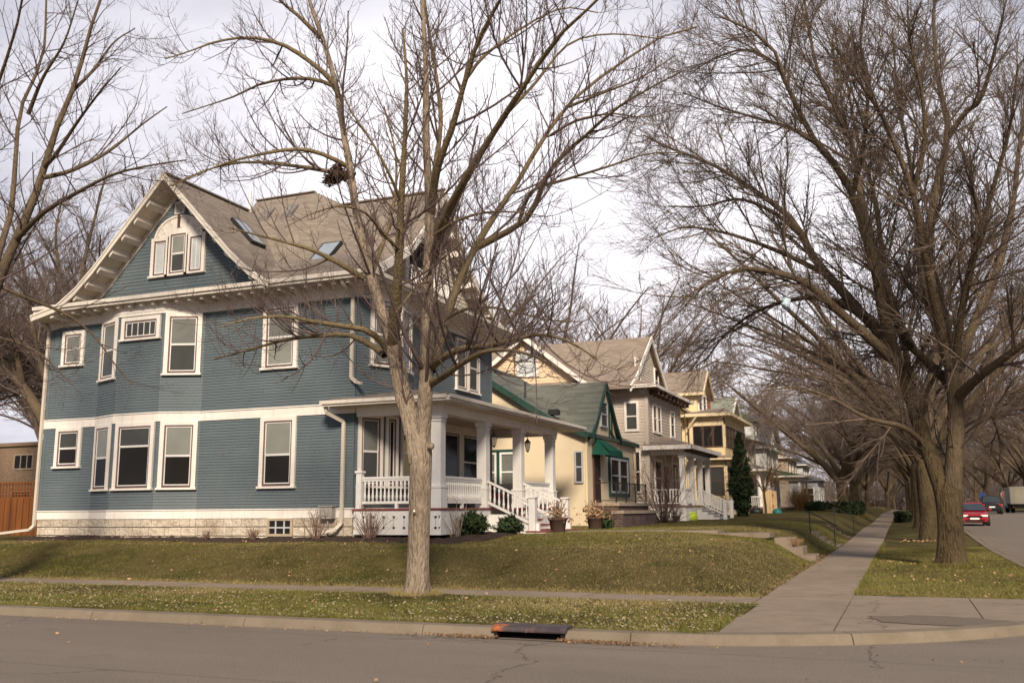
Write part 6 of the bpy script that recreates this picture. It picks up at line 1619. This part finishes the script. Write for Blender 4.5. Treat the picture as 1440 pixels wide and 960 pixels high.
    for x in (x0 + .25, x1 - .25):
        for y in (y0 + 1.4, y0 + 7.2): t = MB(); t.tube([(x - .2, y, z + .46), (x + .2, y, z + .46)], .46, 18); t.build('wheel', M['tyre'], T)
        MB().box(x - .1, x + .1, y0 - .27, y0 - .251, z + .55, z + .65).build('tail_light', M['tail'], T)


def signs():
    z = .12 + float(z_flat(5, 132)); S = thing('stop_sign', (11.6, 132, z), 'red octagonal stop sign on a thin post beside the box truck', 'sign')
    x, y, zc = 11.65, 132., 3.05
    MB().box(x - .03, x + .03, y, y + .05, z - .2, zc + .35).build('post', M['grey_metal'], S)
    M['sign_red'] = pm('sign red', (.45, .02, .025), .5, .1); M['sign_white'] = pm('sign white', (.8, .8, .8), .5, .05); M['sign_blue'] = pm('sign blue', (.03, .07, .22), .5, .1)
    oc = lambda R_, yy: [(x + R_ * math.cos(PI / 8 + k * PI / 4), yy, zc + R_ * math.sin(PI / 8 + k * PI / 4)) for k in range(8)]
    MB().prism(oc(.41, y - .006), (0, .006, 0)).build('sign_border', M['sign_white'], S); MB().prism(oc(.375, y - .012), (0, .005, 0)).build('sign_plate', M['sign_red'], S)
    cu = bpy.data.curves.new('lettering', 'FONT'); cu.body = 'STOP'; cu.size = .32; cu.align_x = 'CENTER'; cu.align_y = 'CENTER'; cu.extrude = .002; cu.materials.append(M['sign_white'])
    q = bpy.data.objects.new('tmp', cu); COL.objects.link(q); bpy.context.view_layer.update(); me = bpy.data.meshes.new_from_object(q.evaluated_get(bpy.context.evaluated_depsgraph_get())); bpy.data.objects.remove(q); t = bpy.data.objects.new('lettering', me); COL.objects.link(t); t.parent = S; t.location = (x - S.location[0], y - .016 - S.location[1], zc - S.location[2]); t.rotation_euler = (PI / 2, 0, 0); t.scale = (.85, 1, 1)
    B = thing('street_sign', (13.2, 190, 1.), 'plain blue sign on a post behind the red sedan', 'sign'); MB().box(13.2, 13.28, 190, 190.08, .9, 4.0).build('post', M['grey_metal'], B); MB().box(12.7, 13.8, 189.9, 189.98, 2.9, 4.0).build('sign_plate', M['sign_blue'], B)
# ------------------------------------------------------------------ small things
def props():
    # storm drain
    D = thing('storm_drain', (-4.68, 12.05, 0), 'rusty cast iron kerb inlet over a dark storm drain mouth', 'drain')
    h = MB(); h.prism([(-5.2, 12.30, .175), (-5.2, 12.06, .175), (-5.2, 12.0, .16), (-5.2, 11.965, .12), (-5.2, 11.97, .095), (-5.2, 12.30, .115)], (1.04, 0, 0)); h.prism([(-4.72, 12.30, .18), (-4.72, 12.05, .18), (-4.72, 11.99, .163), (-4.72, 11.957, .12), (-4.72, 11.96, .09), (-4.72, 12.30, .12)], (.035, 0, 0)); h.build('iron_hood', M['rust'], D, bevel=.006)
    MB().box(-5.16, -4.20, 12.30, 12.36, -.3, .08).box(-5.17, -5.13, 12.0, 12.3, -.3, .085).box(-4.23, -4.19, 12.0, 12.3, -.3, .085).build('drain_wall', M['dark'], D)  # drain walls coloured black for the shade inside
    MB().quad((-5.13, 11.93, .004), (-4.23, 11.93, .004), (-4.23, 12.3, -.02), (-5.13, 12.3, -.02)).build('drain_shade_floor', M['dark'], D)  # black sheet stands in for the shaded drain floor
    # wooden fence left of the house
    Fn = thing('wooden_fence', (-28, 23.5, .9), 'orange stained board fence with a lattice top left of the blue house', 'fence')
    x = -26.15; k = 0
    while x > -36:
        MB().box(x - .25, x, 23.5, 23.53, .85, 2.2).build('board', M['cedar'], Fn); x -= .285; k += 1
    for xx in (-26.1, -29.0, -31.9, -34.8): MB().box(xx - .06, xx + .06, 23.54, 23.66, .85, 2.85).box(xx - .09, xx + .09, 23.51, 23.69, 2.85, 2.9).build('post', M['cedar'], Fn)
    MB().box(-36, -26.1, 23.54, 23.6, 2.15, 2.25).box(-36, -26.1, 23.47, 23.6, 2.68, 2.74).build('rail', M['cedar'], Fn)
    lt = MB(); 
    for k in range(70): lt.box(-36 + k * .14, -35.95 + k * .14, 23.52, 23.535, 2.25, 2.68)
    for k in range(4): lt.box(-36, -26.1, 23.505, 23.519, 2.30 + k * .1, 2.34 + k * .1)
    lt.build('lattice', M['cedar'], Fn)
    # pots
    def pot(px, py, Xp, Yp, label, n=240):
        z = 1.0; P = thing('flower_pot', (Xp, Yp, z), label, 'pot', None)
        MB().lathe((Xp, Yp, z), [(.17, 0), (.20, .05), (.25, .36), (.285, .38), (.285, .45), (.25, .45), (.23, .40)], 16).build('pot', M['terracotta'], P, True)
        r = np.random.default_rng(int(abs(Yp * 10))); q = np.array([Xp, Yp, z + .55]) + r.normal(0, 1, (n, 3)) * np.array([.17, .17, .13]); leaf_cards('dry_flowers', q, .035, r, M['dry_leaf'], parent=P)
        m = 34; th = r.uniform(0, 2 * PI, m); t = r.uniform(0, .6, m); d = np.stack([np.cos(th) * t, np.sin(th) * t, np.ones(m)], -1); Pp = np.array([Xp, Yp, z + .4])[None, None] + d[:, None] * np.linspace(0, .55, 4)[None, :, None] * r.uniform(.5, 1.1, (m, 1, 1)); V, F = tubes(Pp, np.full((m, 4), .006), 3); array_mesh('stems', V, F, M['reed'], P)
    pot(0, 0, -9.25, 26.15, 'brown clay pot of dried flowers in front of the left stair newel post'); pot(0, 0, -9.0, 28.95, 'brown clay pot of dried flowers to the right of the stairs, by the front walk', 330)
    # evergreen shrubs
    def evergreen(loc, w, h, label, seed, mat='evergreen', n=2600, size=.035, name='evergreen_shrub', shape='mound', cat='shrub'):
        root = thing(name, loc, label, cat); r = np.random.default_rng(seed)
        m = 46; th = r.uniform(0, 2 * PI, m); tl = r.uniform(.05, 1.15, m); d = np.stack([np.cos(th) * np.sin(tl), np.sin(th) * np.sin(tl), np.cos(tl)], -1)
        if shape == 'mound': ln = np.stack([w * .62 * r.uniform(.7, 1.1, m)] * 2 + [h * r.uniform(.75, 1.1, m)], -1)
        else: ln = None
        if shape == 'mound':
            P = np.asarray(loc)[None, None] + d[:, None] * ln[:, None] * np.linspace(0, 1, 5)[None, :, None]
            V, F = tubes(P, np.full((m, 5), .008), 3); array_mesh('stems', V, F, M['dark_wood'], root)
            i = r.integers(0, m, n); t = r.uniform(.25, 1.05, n) ** .7; q = np.asarray(loc) + d[i] * ln[i] * t[:, None] + r.normal(0, .035, (n, 3))
        else:
            z = r.random(n) ** .9; rad = np.clip(np.sin(np.minimum(z * 3.2 + .35, PI / 2)) * (1 - np.maximum(z - .45, 0) / .56) ** .8, 0.03, 1); lump = 1 + .16 * np.sin(z * 40 + 3 * np.sin(9 * z)); th = r.uniform(0, 2 * PI, n); rr = w / 2 * rad * lump * r.uniform(.45, 1.05, n) * (1 + .12 * np.sin(th * 5 + z * 9))
            q = np.asarray(loc) + np.stack([rr * np.cos(th), rr * np.sin(th), z * h], -1); V, F = tubes(np.asarray(loc)[None, None] + np.array([0, 0, 1.])[None, None] * np.linspace(-.1, h * .9, 6)[None, :, None], np.linspace(.12, .02, 6)[None], 6); array_mesh('trunk', V, F, M['dark_wood'], root)
        leaf_cards('foliage', q, size, r, M[mat], parent=root, stretch=2.0); return root
    evergreen((-10.75, 23.6, .98), .95, .62, 'low spiky evergreen shrub under the white porch skirt', 2); evergreen((-10.25, 24.95, .98), .8, .50, 'smaller evergreen shrub beside the foot of the stairs', 3, n=1900)
    evergreen((-8.95, 29.7, .98), .7, .5, 'dark evergreen shrub behind the right hand flower pot', 4, n=1200)
    # bare shrubs
    bare_shrub('bare_shrub', (-13.1, 22.1, .97), .95, .85, 34, 5, M['reed'], 'bare reddish shrub fanning up against the white lattice skirt left of the pale-barked tree'); bare_shrub('bare_shrub', (-14.75, 22.1, .97), .8, .7, 22, 6, M['reed'], 'thin bare shrub by the downspout and the meter box')
    bare_shrub('bare_shrub', (-10.95, 22.9, .97), 1.05, 1.0, 14, 7, M['pale_stem'], 'pale stemmed bare shrub at the corner of the porch skirt', r0=.013)
    bare_shrub('bare_shrub', (-16.7, 21.95, .97), .35, .45, 26, 8, M['reed'], 'small dry clump in the mulch under the glass block window'); bare_shrub('bare_shrub', (-18.3, 21.95, .97), .28, .4, 22, 9, M['reed'], 'tiny dry clump in the mulch left of the glass block window')
    bare_shrub('bare_shrub', (-10.2, 43.2, 1.0), 3.5, 2.3, 34, 10, M['reed'], 'tall bare shrub between the cream cottage and the taupe porch', twigs=1.9, r0=.017); bare_shrub('bare_shrub', (-9.6, 42.3, 1.0), 1.1, 1.3, 50, 12, M['reed'], 'dense low russet shrub in front of the tall bare one', twigs=5, r0=.012)
    bare_shrub('bare_shrub', (-10.4, 34.4, 1.0), 1.0, .9, 46, 13, M['reed'], 'bare russet shrub against the dark brick planter', twigs=4, r0=.01); bare_shrub('bare_shrub', (-10.3, 59.2, 1.1), 1.6, 1.2, 40, 14, M['reed'], 'bare shrub under the yellow sunporch'); bare_shrub('bare_shrub', (-9.3, 98, 1.2), 2.4, 2.2, 90, 15, M['rust_leaf'], 'rounded brown shrub in front of the white house', twigs=5, r0=.025)
    bare_shrub('dry_weeds', (-3.0, 29.4, .62), .30, .8, 70, 16, M['dry_leaf'], 'tuft of dry weeds beside the concrete steps', kind_cat='weeds', r0=.007)
    # arborvitae and the small rusty tree in front of it
    evergreen((-8.8, 57.5, 1.1), 1.25, 5.0, 'tall dark columnar evergreen between the taupe and yellow houses', 21, 'arbor', 9000, .06, 'columnar_evergreen', 'column', 'tree')
    t = generic_elm(31, 1.7, 4, 2.2, .07, 0.7, 2, (-7.6, 58.5, 1.1), 'slender young tree with rusty twigs in front of the dark evergreen', None, 'young_tree', mats=[M['bark_elm'], M['rust_leaf'], M['rust_leaf']], spread=(.3, .9))
    # lime tub, grey pot
    T = thing('plastic_tub', (-10.35, 50.4, 1.0), 'lime green plastic tub at the foot of the taupe house steps', 'tub'); M['lime'] = pm('lime plastic', (.50, .60, .05), .5, .08); r_ = [(.22, 0), (.30, .04), (.33, .2), (.32, .30), (.27, .42), (.16, .48), (.05, .49)]
    MB().lathe((-10.35, 50.4, 1.02), r_, 16).build('shell', M['lime'], T, True); MB().lathe((-10.35, 50.4, 1.34), [(.32, -.1), (.335, -.08), (.32, -.05)], 16).build('rim', M['lime'], T, True)
    T = thing('grey_pot', (-9.55, 43.0, .98), 'small grey planter pot on the lawn beside the russet shrub', 'pot'); MB().lathe((-9.55, 43.0, .98), [(.13, 0), (.15, .03), (.19, .33), (.21, .34), (.21, .39), (.18, .39)], 14).build('shell', M['pale_siding'], T, True); MB().lathe((-9.55, 43.0, 1.32), [(.17, 0), (.16, .03)], 12).build('soil', M['soil'], T)
    # tan planks, bag and teal tub by the brick porch
    T = thing('wooden_screen', (-10.2, 80, 1.2), 'upright tan wooden planks standing before the brick porch wall', 'screen')
    for k, (yy, hh) in enumerate(((78.0, 1.9), (79.2, 1.95), (82.2, 1.9))): MB().box(-10.3 + k * .02, -9.75 + k * .02, yy, yy + .25, 1.1, 1.15 + hh).build('plank', M['raw_wood'], T)
    MB().box(-10.1, -9.95, 78.1, 82.3, 1.8, 1.95).box(-10.1, -9.95, 78.1, 82.3, 2.7, 2.85).build('rail', M['raw_wood'], T)
    T = thing('bin_bag', (-10.5, 75.5, 1.2), 'slumped black bag on the lawn left of the tan planks', 'bag'); r = np.random.default_rng(4); b = MB(); b.lathe((-10.5, 75.5, 1.12), [(.3, 0), (.48, .12), (.5, .3), (.36, .5), (.12, .62), (.16, .72)], 12); b.v = [(x + r.normal(0, .03), y + r.normal(0, .03), z + r.normal(0, .02)) for x, y, z in b.v]; b.build('shell', M['black_iron'], T, True)
    T = thing('teal_tub', (-9.0, 76, 1.2), 'teal rounded tub lying on the lawn before the brick porch', 'tub'); M['teal'] = pm('teal plastic', (.02, .17, .15), .5, .1); b = MB(); b.lathe((-9.0, 76, 1.1), [(.36, 0), (.38, .1), (.36, .3), (.26, .46), (.06, .52)], 14); b.build('shell', M['teal'], T, True); MB().lathe((-9.0, 76, 1.12), [(.40, 0), (.41, .03), (.40, .06)], 14).build('rim', M['teal'], T)
    # iron handrails on the bank
    def handrail(y, x0, x1, label, top=.85):
        R_ = thing('iron_handrail', (x0, y, float(z_lawn(x0, y))), label, 'handrail', None); za, zb = float(z_lawn(x0, y)), float(z_lawn(x1, y)); 
        for x, z in ((x0, za), (x1, zb)): MB().box(x - .022, x + .022, y - .022, y + .022, z - .1, z + top).build('post', M['black_iron'], R_)
        m = MB(); m.tube([(x0 - .1, y, za + top), (x0, y, za + top + .02), (x1, y, zb + top + .02), (x1 + .12, y, zb + top - .02)], .024, 6); m.build('rail', M['black_iron'], R_)
    handrail(40.6, -3.55, -2.62, 'black iron handrail on the near edge of the bank steps'); handrail(56.5, -3.6, -2.62, 'thin black handrail further along the bank, past the first steps'); 
    w = MB()
    for k in range(5): x = -3.7 + k * .25; w.box(x, x + .24, 50.5, 50.9, .2, float(z_lawn(x + .12, 50.7)) + .06)
    tag(w.build('retaining_edge', M['brick_dark']), 'dark reddish stone edging stepping down the bank', 'wall')
    # hedges
    def hedge(x0, x1, y0, y1, z0, h, label, seed, group=None):
        r = np.random.default_rng(seed); n = int(2200 * max(1, (y1 - y0) / 6)); u = r.random((n, 3)); 
        f = r.integers(0, 4, n); u[f == 0, 2] = 1; u[f == 1, 0] = 1; u[f == 2, 1] = 0; u[f == 3, 2] = r.random((f == 3).sum()) ; X = x0 + (x1 - x0) * u[:, 0]; Y = y0 + (y1 - y0) * u[:, 1]; lump = .16 * np.sin(Y * 2.1) + .10 * np.sin(X * 4 + Y); q = np.stack([X, Y, z0 + u[:, 2] * (h + lump)], -1) + r.normal(0, .06, (n, 3))
        root = thing('hedge', ((x0 + x1) / 2, (y0 + y1) / 2, z0), label, 'hedge', group); leaf_cards('foliage', q, .10, r, M['hedge'], parent=root, stretch=1.3); MB().box(x0 + .12, x1 - .12, y0 + .12, y1 - .12, z0 - .1, z0 + h - .2).build('inner_growth', M['hedge'], root)
    hedge(-8.5, -7.2, 94, 108, 1.2, .75, 'long clipped hedge on the lawn before the white house', 3); hedge(-6.8, -5.2, 104, 116, 1.2, .8, 'clipped hedge behind the big yard tree', 4); hedge(-4.9, -3.6, 84, 100, 1.15, .75, 'dark low hedge along the top of the bank', 5); hedge(-.7, 1.1, 84, 88, .3, .7, 'short dark hedge in the grass strip by the far trees', 6)
    # bag in the tree
    r = np.random.default_rng(9); c = oy(1106, 427, 26.2); q = MB(); q.lathe(c, [(.02, -.16), (.10, -.1), (.14, 0), (.10, .1), (.03, .15)], 9); q.v = [(x + r.normal(0, .03), y + r.normal(0, .03), z + r.normal(0, .03)) for x, y, z in q.v]; M['bag'] = pm('pale blue plastic', (.55, .68, .78), .35, .3, 12)
    tag(q.build('plastic_bag', M['bag'], None, True, org=tuple(c)), 'scrap of pale blue and white plastic bag snagged in the lower elm branches', 'bag')


def far_wood():
    r = np.random.default_rng(66); n = 15000; X = r.uniform(-75, 75, n); Y = 262 + r.uniform(0, 50, n); h = r.uniform(3, 15, n) * (1 + .35 * np.sin(X * .11)); P = np.empty((n, 4, 3)); P[:, 0] = np.stack([X, Y, np.full(n, .5)], -1)
    d = np.stack([r.normal(0, .3, n), r.normal(0, .2, n), np.ones(n)], -1)
    for k in range(1, 4): P[:, k] = P[:, k - 1] + (d + r.normal(0, .15, (n, 3))) * (h / 3)[:, None]
    V, F = tubes(P, np.repeat(np.array([[.06, .05, .04, .025]]), n, 0), 3); o = array_mesh('far_wood', V, F, M['far_twig'], org=(0, 340, 0)); o['kind'] = 'stuff'
    o = leaf_cards('far_undergrowth', np.stack([r.uniform(-75, 75, 6000), 258 + r.uniform(0, 20, 6000), .5 + 3.5 * r.random(6000) ** 1.6], -1), .35, r, M['far_twig'], kind='stuff')


def plant_trees():
    far_wood()
    ash_tree(); big_elm()
    G = 'bare trees of the row along the street'
    z = lambda x, y: .1 + float(z_flat(x, y))
    a = generic_elm(41, 3.8, 7, 15.0, .38, .74, 3, (1.0, 46.3, z(1, 46)), 'second bare tree of the street row, close behind the large furrowed one', G)
    b = generic_elm(42, 4.2, 7, 14.5, .36, .74, 3, (.95, 63.5, z(1, 63)), 'third bare tree of the street row, half hidden behind the second', G)
    place_copy(a, (1.0, 81, z(1, 81)), 2.1, 1.0, 'fourth bare tree of the street row, further along the grass strip', G)
    for k, y in enumerate((99, 117, 136, 156, 178, 205)):
        place_copy(b if k % 2 else a, (.9 + .2 * (k % 2), y, z(1, y)), k * 1.3, 1.0 + .05 * (k % 3), 'bare tree of the street row far along the pavement, overlapping the others', G)
    # yard trees on the house side
    y1 = generic_elm(43, 3.0, 7, 13.5, .50, .9, 3, (-4.7, 86, 1.1), 'stout bare yard tree with a light trunk on the lawn by the pavement', None, mats=[M['bark_elm'], M['elm_limb'], M['far_twig']])
    place_copy(y1, (-4.5, 102, 1.2), 1.9, .95, 'bare yard tree just behind the stout one by the clipped hedge')
    place_copy(a, (-3.9, 122, .9), 2.6, .75, 'leaning bare tree arching over the far pavement')
    place_copy(b, (-5.5, 140, 1.1), .6, .9, 'bare tree at the far end of the lawns on the house side'); place_copy(a, (-6.5, 165, 1.1), 4.2, .95, 'bare tree beyond the last houses on the left of the pavement')
    # row across the long street
    G2 = 'bare trees across the street'
    for k, (x, y) in enumerate(((15.5, 108), (15., 128), (15.8, 148), (16, 172), (24, 190), (14.5, 200), (30, 160), (15., 235), (9, 250), (-2, 255), (3, 280), (22, 240), (-7, 300), (12, 320), (-14, 270), (34, 260), (0, 350), (19, 300), (-22, 320), (6, 380), (42, 210), (27, 150), (-9, 230), (-3, 225))):
        place_copy(a if k % 2 else b, (x, y, .9), k * 2.3, .95 + .08 * (k % 3), 'bare tree in the brown mass across the far end of the street', G2)
    # trees behind the houses
    t = generic_elm(44, 6.5, 8, 14.5, .40, .62, 3, (-25.5, 72, 1.0), 'tall open bare tree rising behind the taupe house roof', None, spread=(.2, .6), mats=[M['bark_elm'], M['far_twig'], M['far_twig']], droop=.1, rk=2.2)
    G3 = 'bare trees behind the houses'
    for k, (x, y, s_) in enumerate(((-30, 62, .95), (-20, 78, 1.0), (-36, 78, 1.0), (-24, 96, 1.05), (-19, 118, 1.0), (-45, 66, .95))):
        place_copy(t, (x, y, 1.), 1.1 + k * 1.7, s_, 'bare tree in the thin screen of trunks and twigs behind the row of houses', G3)
    G4 = 'bare trees beyond the left side of the blue house'
    for k, (x, y, s_) in enumerate(((-44, 44, .92), (-52, 50, .95), (-40, 38, .8), (-60, 56, 1.), (-70, 62, 1.0), (-36, 44, .85), (-47, 36, .8), (-58, 44, .9), (-33, 50, .8), (-64, 48, .9))):
        place_copy(t, (x, y, .9), .4 + k * 1.9, s_, 'bare tree in the tangle of branches beyond the left edge of the blue house', G4)
    left_tree()


def left_tree():
    """boulevard tree whose trunk stands left of the frame; its limbs reach in"""
    r = np.random.default_rng(12); Y0 = 17.0; bx = oy(-75, 830, 15.2); base = np.array([bx[0], 15.2, .1])
    L = []
    def a(pts, r0, r1):
        L.append(traced(pts, 15.2, r0, r1))
    tr = trunk_mesh([base, base + (0, 0, 1.5), base + (.1, 0, 3), base + (.15, 0, 3.9)], [.34, .3, .3, .32], 26, 20, .25, 5, .04, r, .4)
    a([(-70, 590, 0), (-40, 500, .3), (0, 388, .6), (27, 328, .8), (54, 262, 1.), (79, 181, 1.3), (108, 111, 1.5), (125, 47, 1.7), (143, -5, 1.9), (150, -50, 2)], 10, 1.5)
    a([(-55, 530, .1), (-20, 420, 1.), (0, 350, 1.4), (16, 296, 1.8), (22, 220, 2.2), (30, 150, 2.7), (60, 80, 3.2), (65, 0, 3.7)], 6.5, 1.3)
    a([(-75, 580, 0), (-60, 420, -1.), (-40, 260, -1.8), (-10, 140, -2.5), (20, 50, -3), (35, -20, -3.4)], 7.5, 1.4)
    a([(62, 235, 1.1), (80, 215, .7), (110, 170, .1), (140, 130, -.4), (170, 95, -1)], 3.4, .8)
    a([(60, 250, 1.), (100, 240, 1.6), (150, 215, 2.1), (200, 175, 2.6), (235, 150, 3)], 3.6, .8)
    a([(20, 340, .8), (60, 300, .2), (110, 270, -.4), (160, 245, -.9), (215, 232, -1.4), (262, 225, -1.8)], 4.2, .9)
    a([(-5, 400, .6), (40, 420, 1.1), (90, 440, 1.6), (130, 470, 2.), (160, 510, 2.4), (185, 540, 2.7)], 3.2, .7)
    a([(-30, 470, .3), (20, 480, -.3), (60, 500, -.8), (100, 540, -1.2)], 3., .7)
    a([(100, 130, 1.5), (130, 100, 1.9), (160, 60, 2.3), (190, 40, 2.7)], 2.8, .8)
    a([(40, 160, 3), (60, 110, 2.6), (90, 60, 2.2), (110, 0, 1.9)], 3, .9)
    P, R_ = batch(L)
    c1, r1 = spawn(P, R_, r, 3.1, 1.6, (.75, .22), 7, .45, .5, .12, .11, .6, .003, upbias=.2); c2, r2 = spawn(c1, r1, r, 4.0, .7, (.7, .25), 5, .35, .6, .15, .13, .5, .0026); c3, r3 = spawn(c2, r2, r, 4.5, .3, (.7, .25), 3, .2, .7, .2, .12, .4, .0024)
    build_tree('bare_tree', base, 'bare tree whose olive limbs reach in from the left edge above the fence', None, tr, [(P, R_, 9)], [(c1, r1, 4), (c2, r2, 3), (c3, r3, 3)], [M['bark_elm'], M['elm_limb'], M['twig']])
    # thick limbed tree behind the left corner of the house
    r = np.random.default_rng(14); L = []; Yb = 34.5
    def b(pts, r0, r1): L.append(traced(pts, Yb, r0, r1))
    base = oy(86, 700, Yb); base[2] = .9
    tr = trunk_mesh([base, oy(84, 660, Yb), oy(80, 620, Yb)], [.42, .36, .36], 20, 16, .3, 5, .05, r, .5)
    b([(80, 630, 0), (62, 590, 0), (32, 544, .4), (0, 505, .8), (-40, 470, 1.2), (-80, 400, 1.6)], 9, 4); b([(80, 630, 0), (72, 560, -.3), (52, 490, -.6), (40, 430, -.9), (30, 360, -1.2), (10, 290, -1.5)], 7, 1.2); b([(84, 620, 0), (95, 540, .5), (110, 450, .9), (118, 370, 1.4), (135, 300, 1.9), (150, 240, 2.4)], 7, 1.1); b([(90, 560, .4), (75, 480, .9), (85, 400, 1.4), (78, 330, 1.8), (90, 270, 2.2)], 5, 1.); b([(32, 544, .4), (20, 480, -.3), (0, 430, -.8), (-20, 360, -1.4)], 5, 1.2); b([(100, 500, .7), (140, 440, 0), (180, 380, -.6), (205, 320, -1.2), (200, 260, -1.8)], 5, 1.)
    P, R_ = batch(L); build_tree('bare_tree', base, 'bare tree with one thick limb leaning left, behind the left corner of the blue house', None, tr, [(P, R_, 8)], elm_crown(P, R_, r, 1.1), [M['bark_elm'], M['elm_limb'], M['far_twig']])
# ------------------------------------------------------------------ build
make_ground()
make_grass()
blue_house(); porch_glider()
cream_house(); brick_planter(); gray_house(); yellow_house(); far_street()
vehicles(); signs(); props(); plant_trees()

# ------------------------------------------------------------------ light
SUN_EL, SUN_AZ = 32., 154.      # degrees; azimuth clockwise from +Y
w = bpy.data.worlds.new('World'); SC.world = w; w.use_nodes = True
n = NT('', w); nt = w.node_tree; bg = nt.nodes['Background']; bg.inputs['Strength'].default_value = .1
sky = n.n('ShaderNodeTexSky', sky_type='NISHITA'); sky.sun_disc = False
sky.sun_elevation = math.radians(SUN_EL); sky.sun_rotation = math.radians(SUN_AZ); sky.air_density = 1.2; sky.dust_density = 1.5
tc = n.n('ShaderNodeTexCoord').outputs['Generated']
x, y, z = n.xyz(tc)
zz = n.math('ADD', n.math('MAXIMUM', z, 0.), .22)
uv = n.comb(n.math('DIVIDE', x, zz), n.math('DIVIDE', y, zz), 0.)
c1 = n.noise(uv, .9, 7, .6); c2 = n.noise(uv, .35, 4, .55)
# broad bright veil low over the houses, greyer cloud overhead
dx, dy, dz = -.33, .90, .30
dot = n.math('ADD', n.math('ADD', n.math('MULTIPLY', x, dx), n.math('MULTIPLY', y, dy)), n.math('MULTIPLY', z, dz))
veil = n.ramp(dot, [(.84, (0, 0, 0)), (.985, (1, 1, 1))])
veil = n.math('MULTIPLY', veil, 1.0)
den = n.math('ADD', n.math('MULTIPLY', c1, .7), n.math('MULTIPLY', c2, .6))
shade = n.math('ADD', n.math('MULTIPLY', n.math('SUBTRACT', den, .62), 2.7), n.math('MULTIPLY', veil, .95), clamp=True)
shade = n.math('SUBTRACT', shade, n.math('MULTIPLY', n.ramp(z, [(.38, (0, 0, 0)), (.62, (1, 1, 1))]), .3), clamp=True)
cloud = n.mix(shade, (1.7, 1.87, 2.6), (9.1, 8.75, 9.2))
cover = n.ramp(n.math('ADD', den, n.math('MULTIPLY', veil, .35)), [(.50, (0, 0, 0)), (.64, (1, 1, 1))])
cover = n.math('MAXIMUM', cover, .25)
col = n.mix(cover, n.mix(.5, sky.outputs[0], (4.2, 5.0, 7.2)), cloud)
nt.links.new(col, bg.inputs['Color'])

sl = bpy.data.lights.new('sun', 'SUN'); sl.energy = 4.0; sl.angle = math.radians(11); sl.color = (1., .87, .70)
so = bpy.data.objects.new('sun', sl); COL.objects.link(so)
az, el = math.radians(SUN_AZ), math.radians(SUN_EL)
from mathutils import Vector, Matrix
d = Vector((math.sin(az) * math.cos(el), math.cos(az) * math.cos(el), math.sin(el)))
so.rotation_euler = d.to_track_quat('Z', 'Y').to_euler(); so.location = d * 60

# ------------------------------------------------------------------ camera
cd = bpy.data.cameras.new('camera'); cam = bpy.data.objects.new('camera', cd); COL.objects.link(cam)
rt, up, fw = CAMR[:, 0], CAMR[:, 1], CAMR[:, 2]
cam.matrix_world = Matrix(((rt[0], up[0], -fw[0], 0), (rt[1], up[1], -fw[1], 0), (rt[2], up[2], -fw[2], EYE), (0, 0, 0, 1)))
cd.sensor_width = 36; cd.lens = FPX / 1440 * 36; cd.clip_end = 3000; cd.clip_start = .1
SC.camera = cam
cd.dof.use_dof = True; cd.dof.focus_distance = 24; cd.dof.aperture_fstop = 2.0
SC.view_settings.view_transform = 'Standard'; SC.view_settings.look = 'None'; SC.view_settings.exposure = .5; SC.view_settings.gamma = 1
SC.render.resolution_x = 1024; SC.render.resolution_y = 682
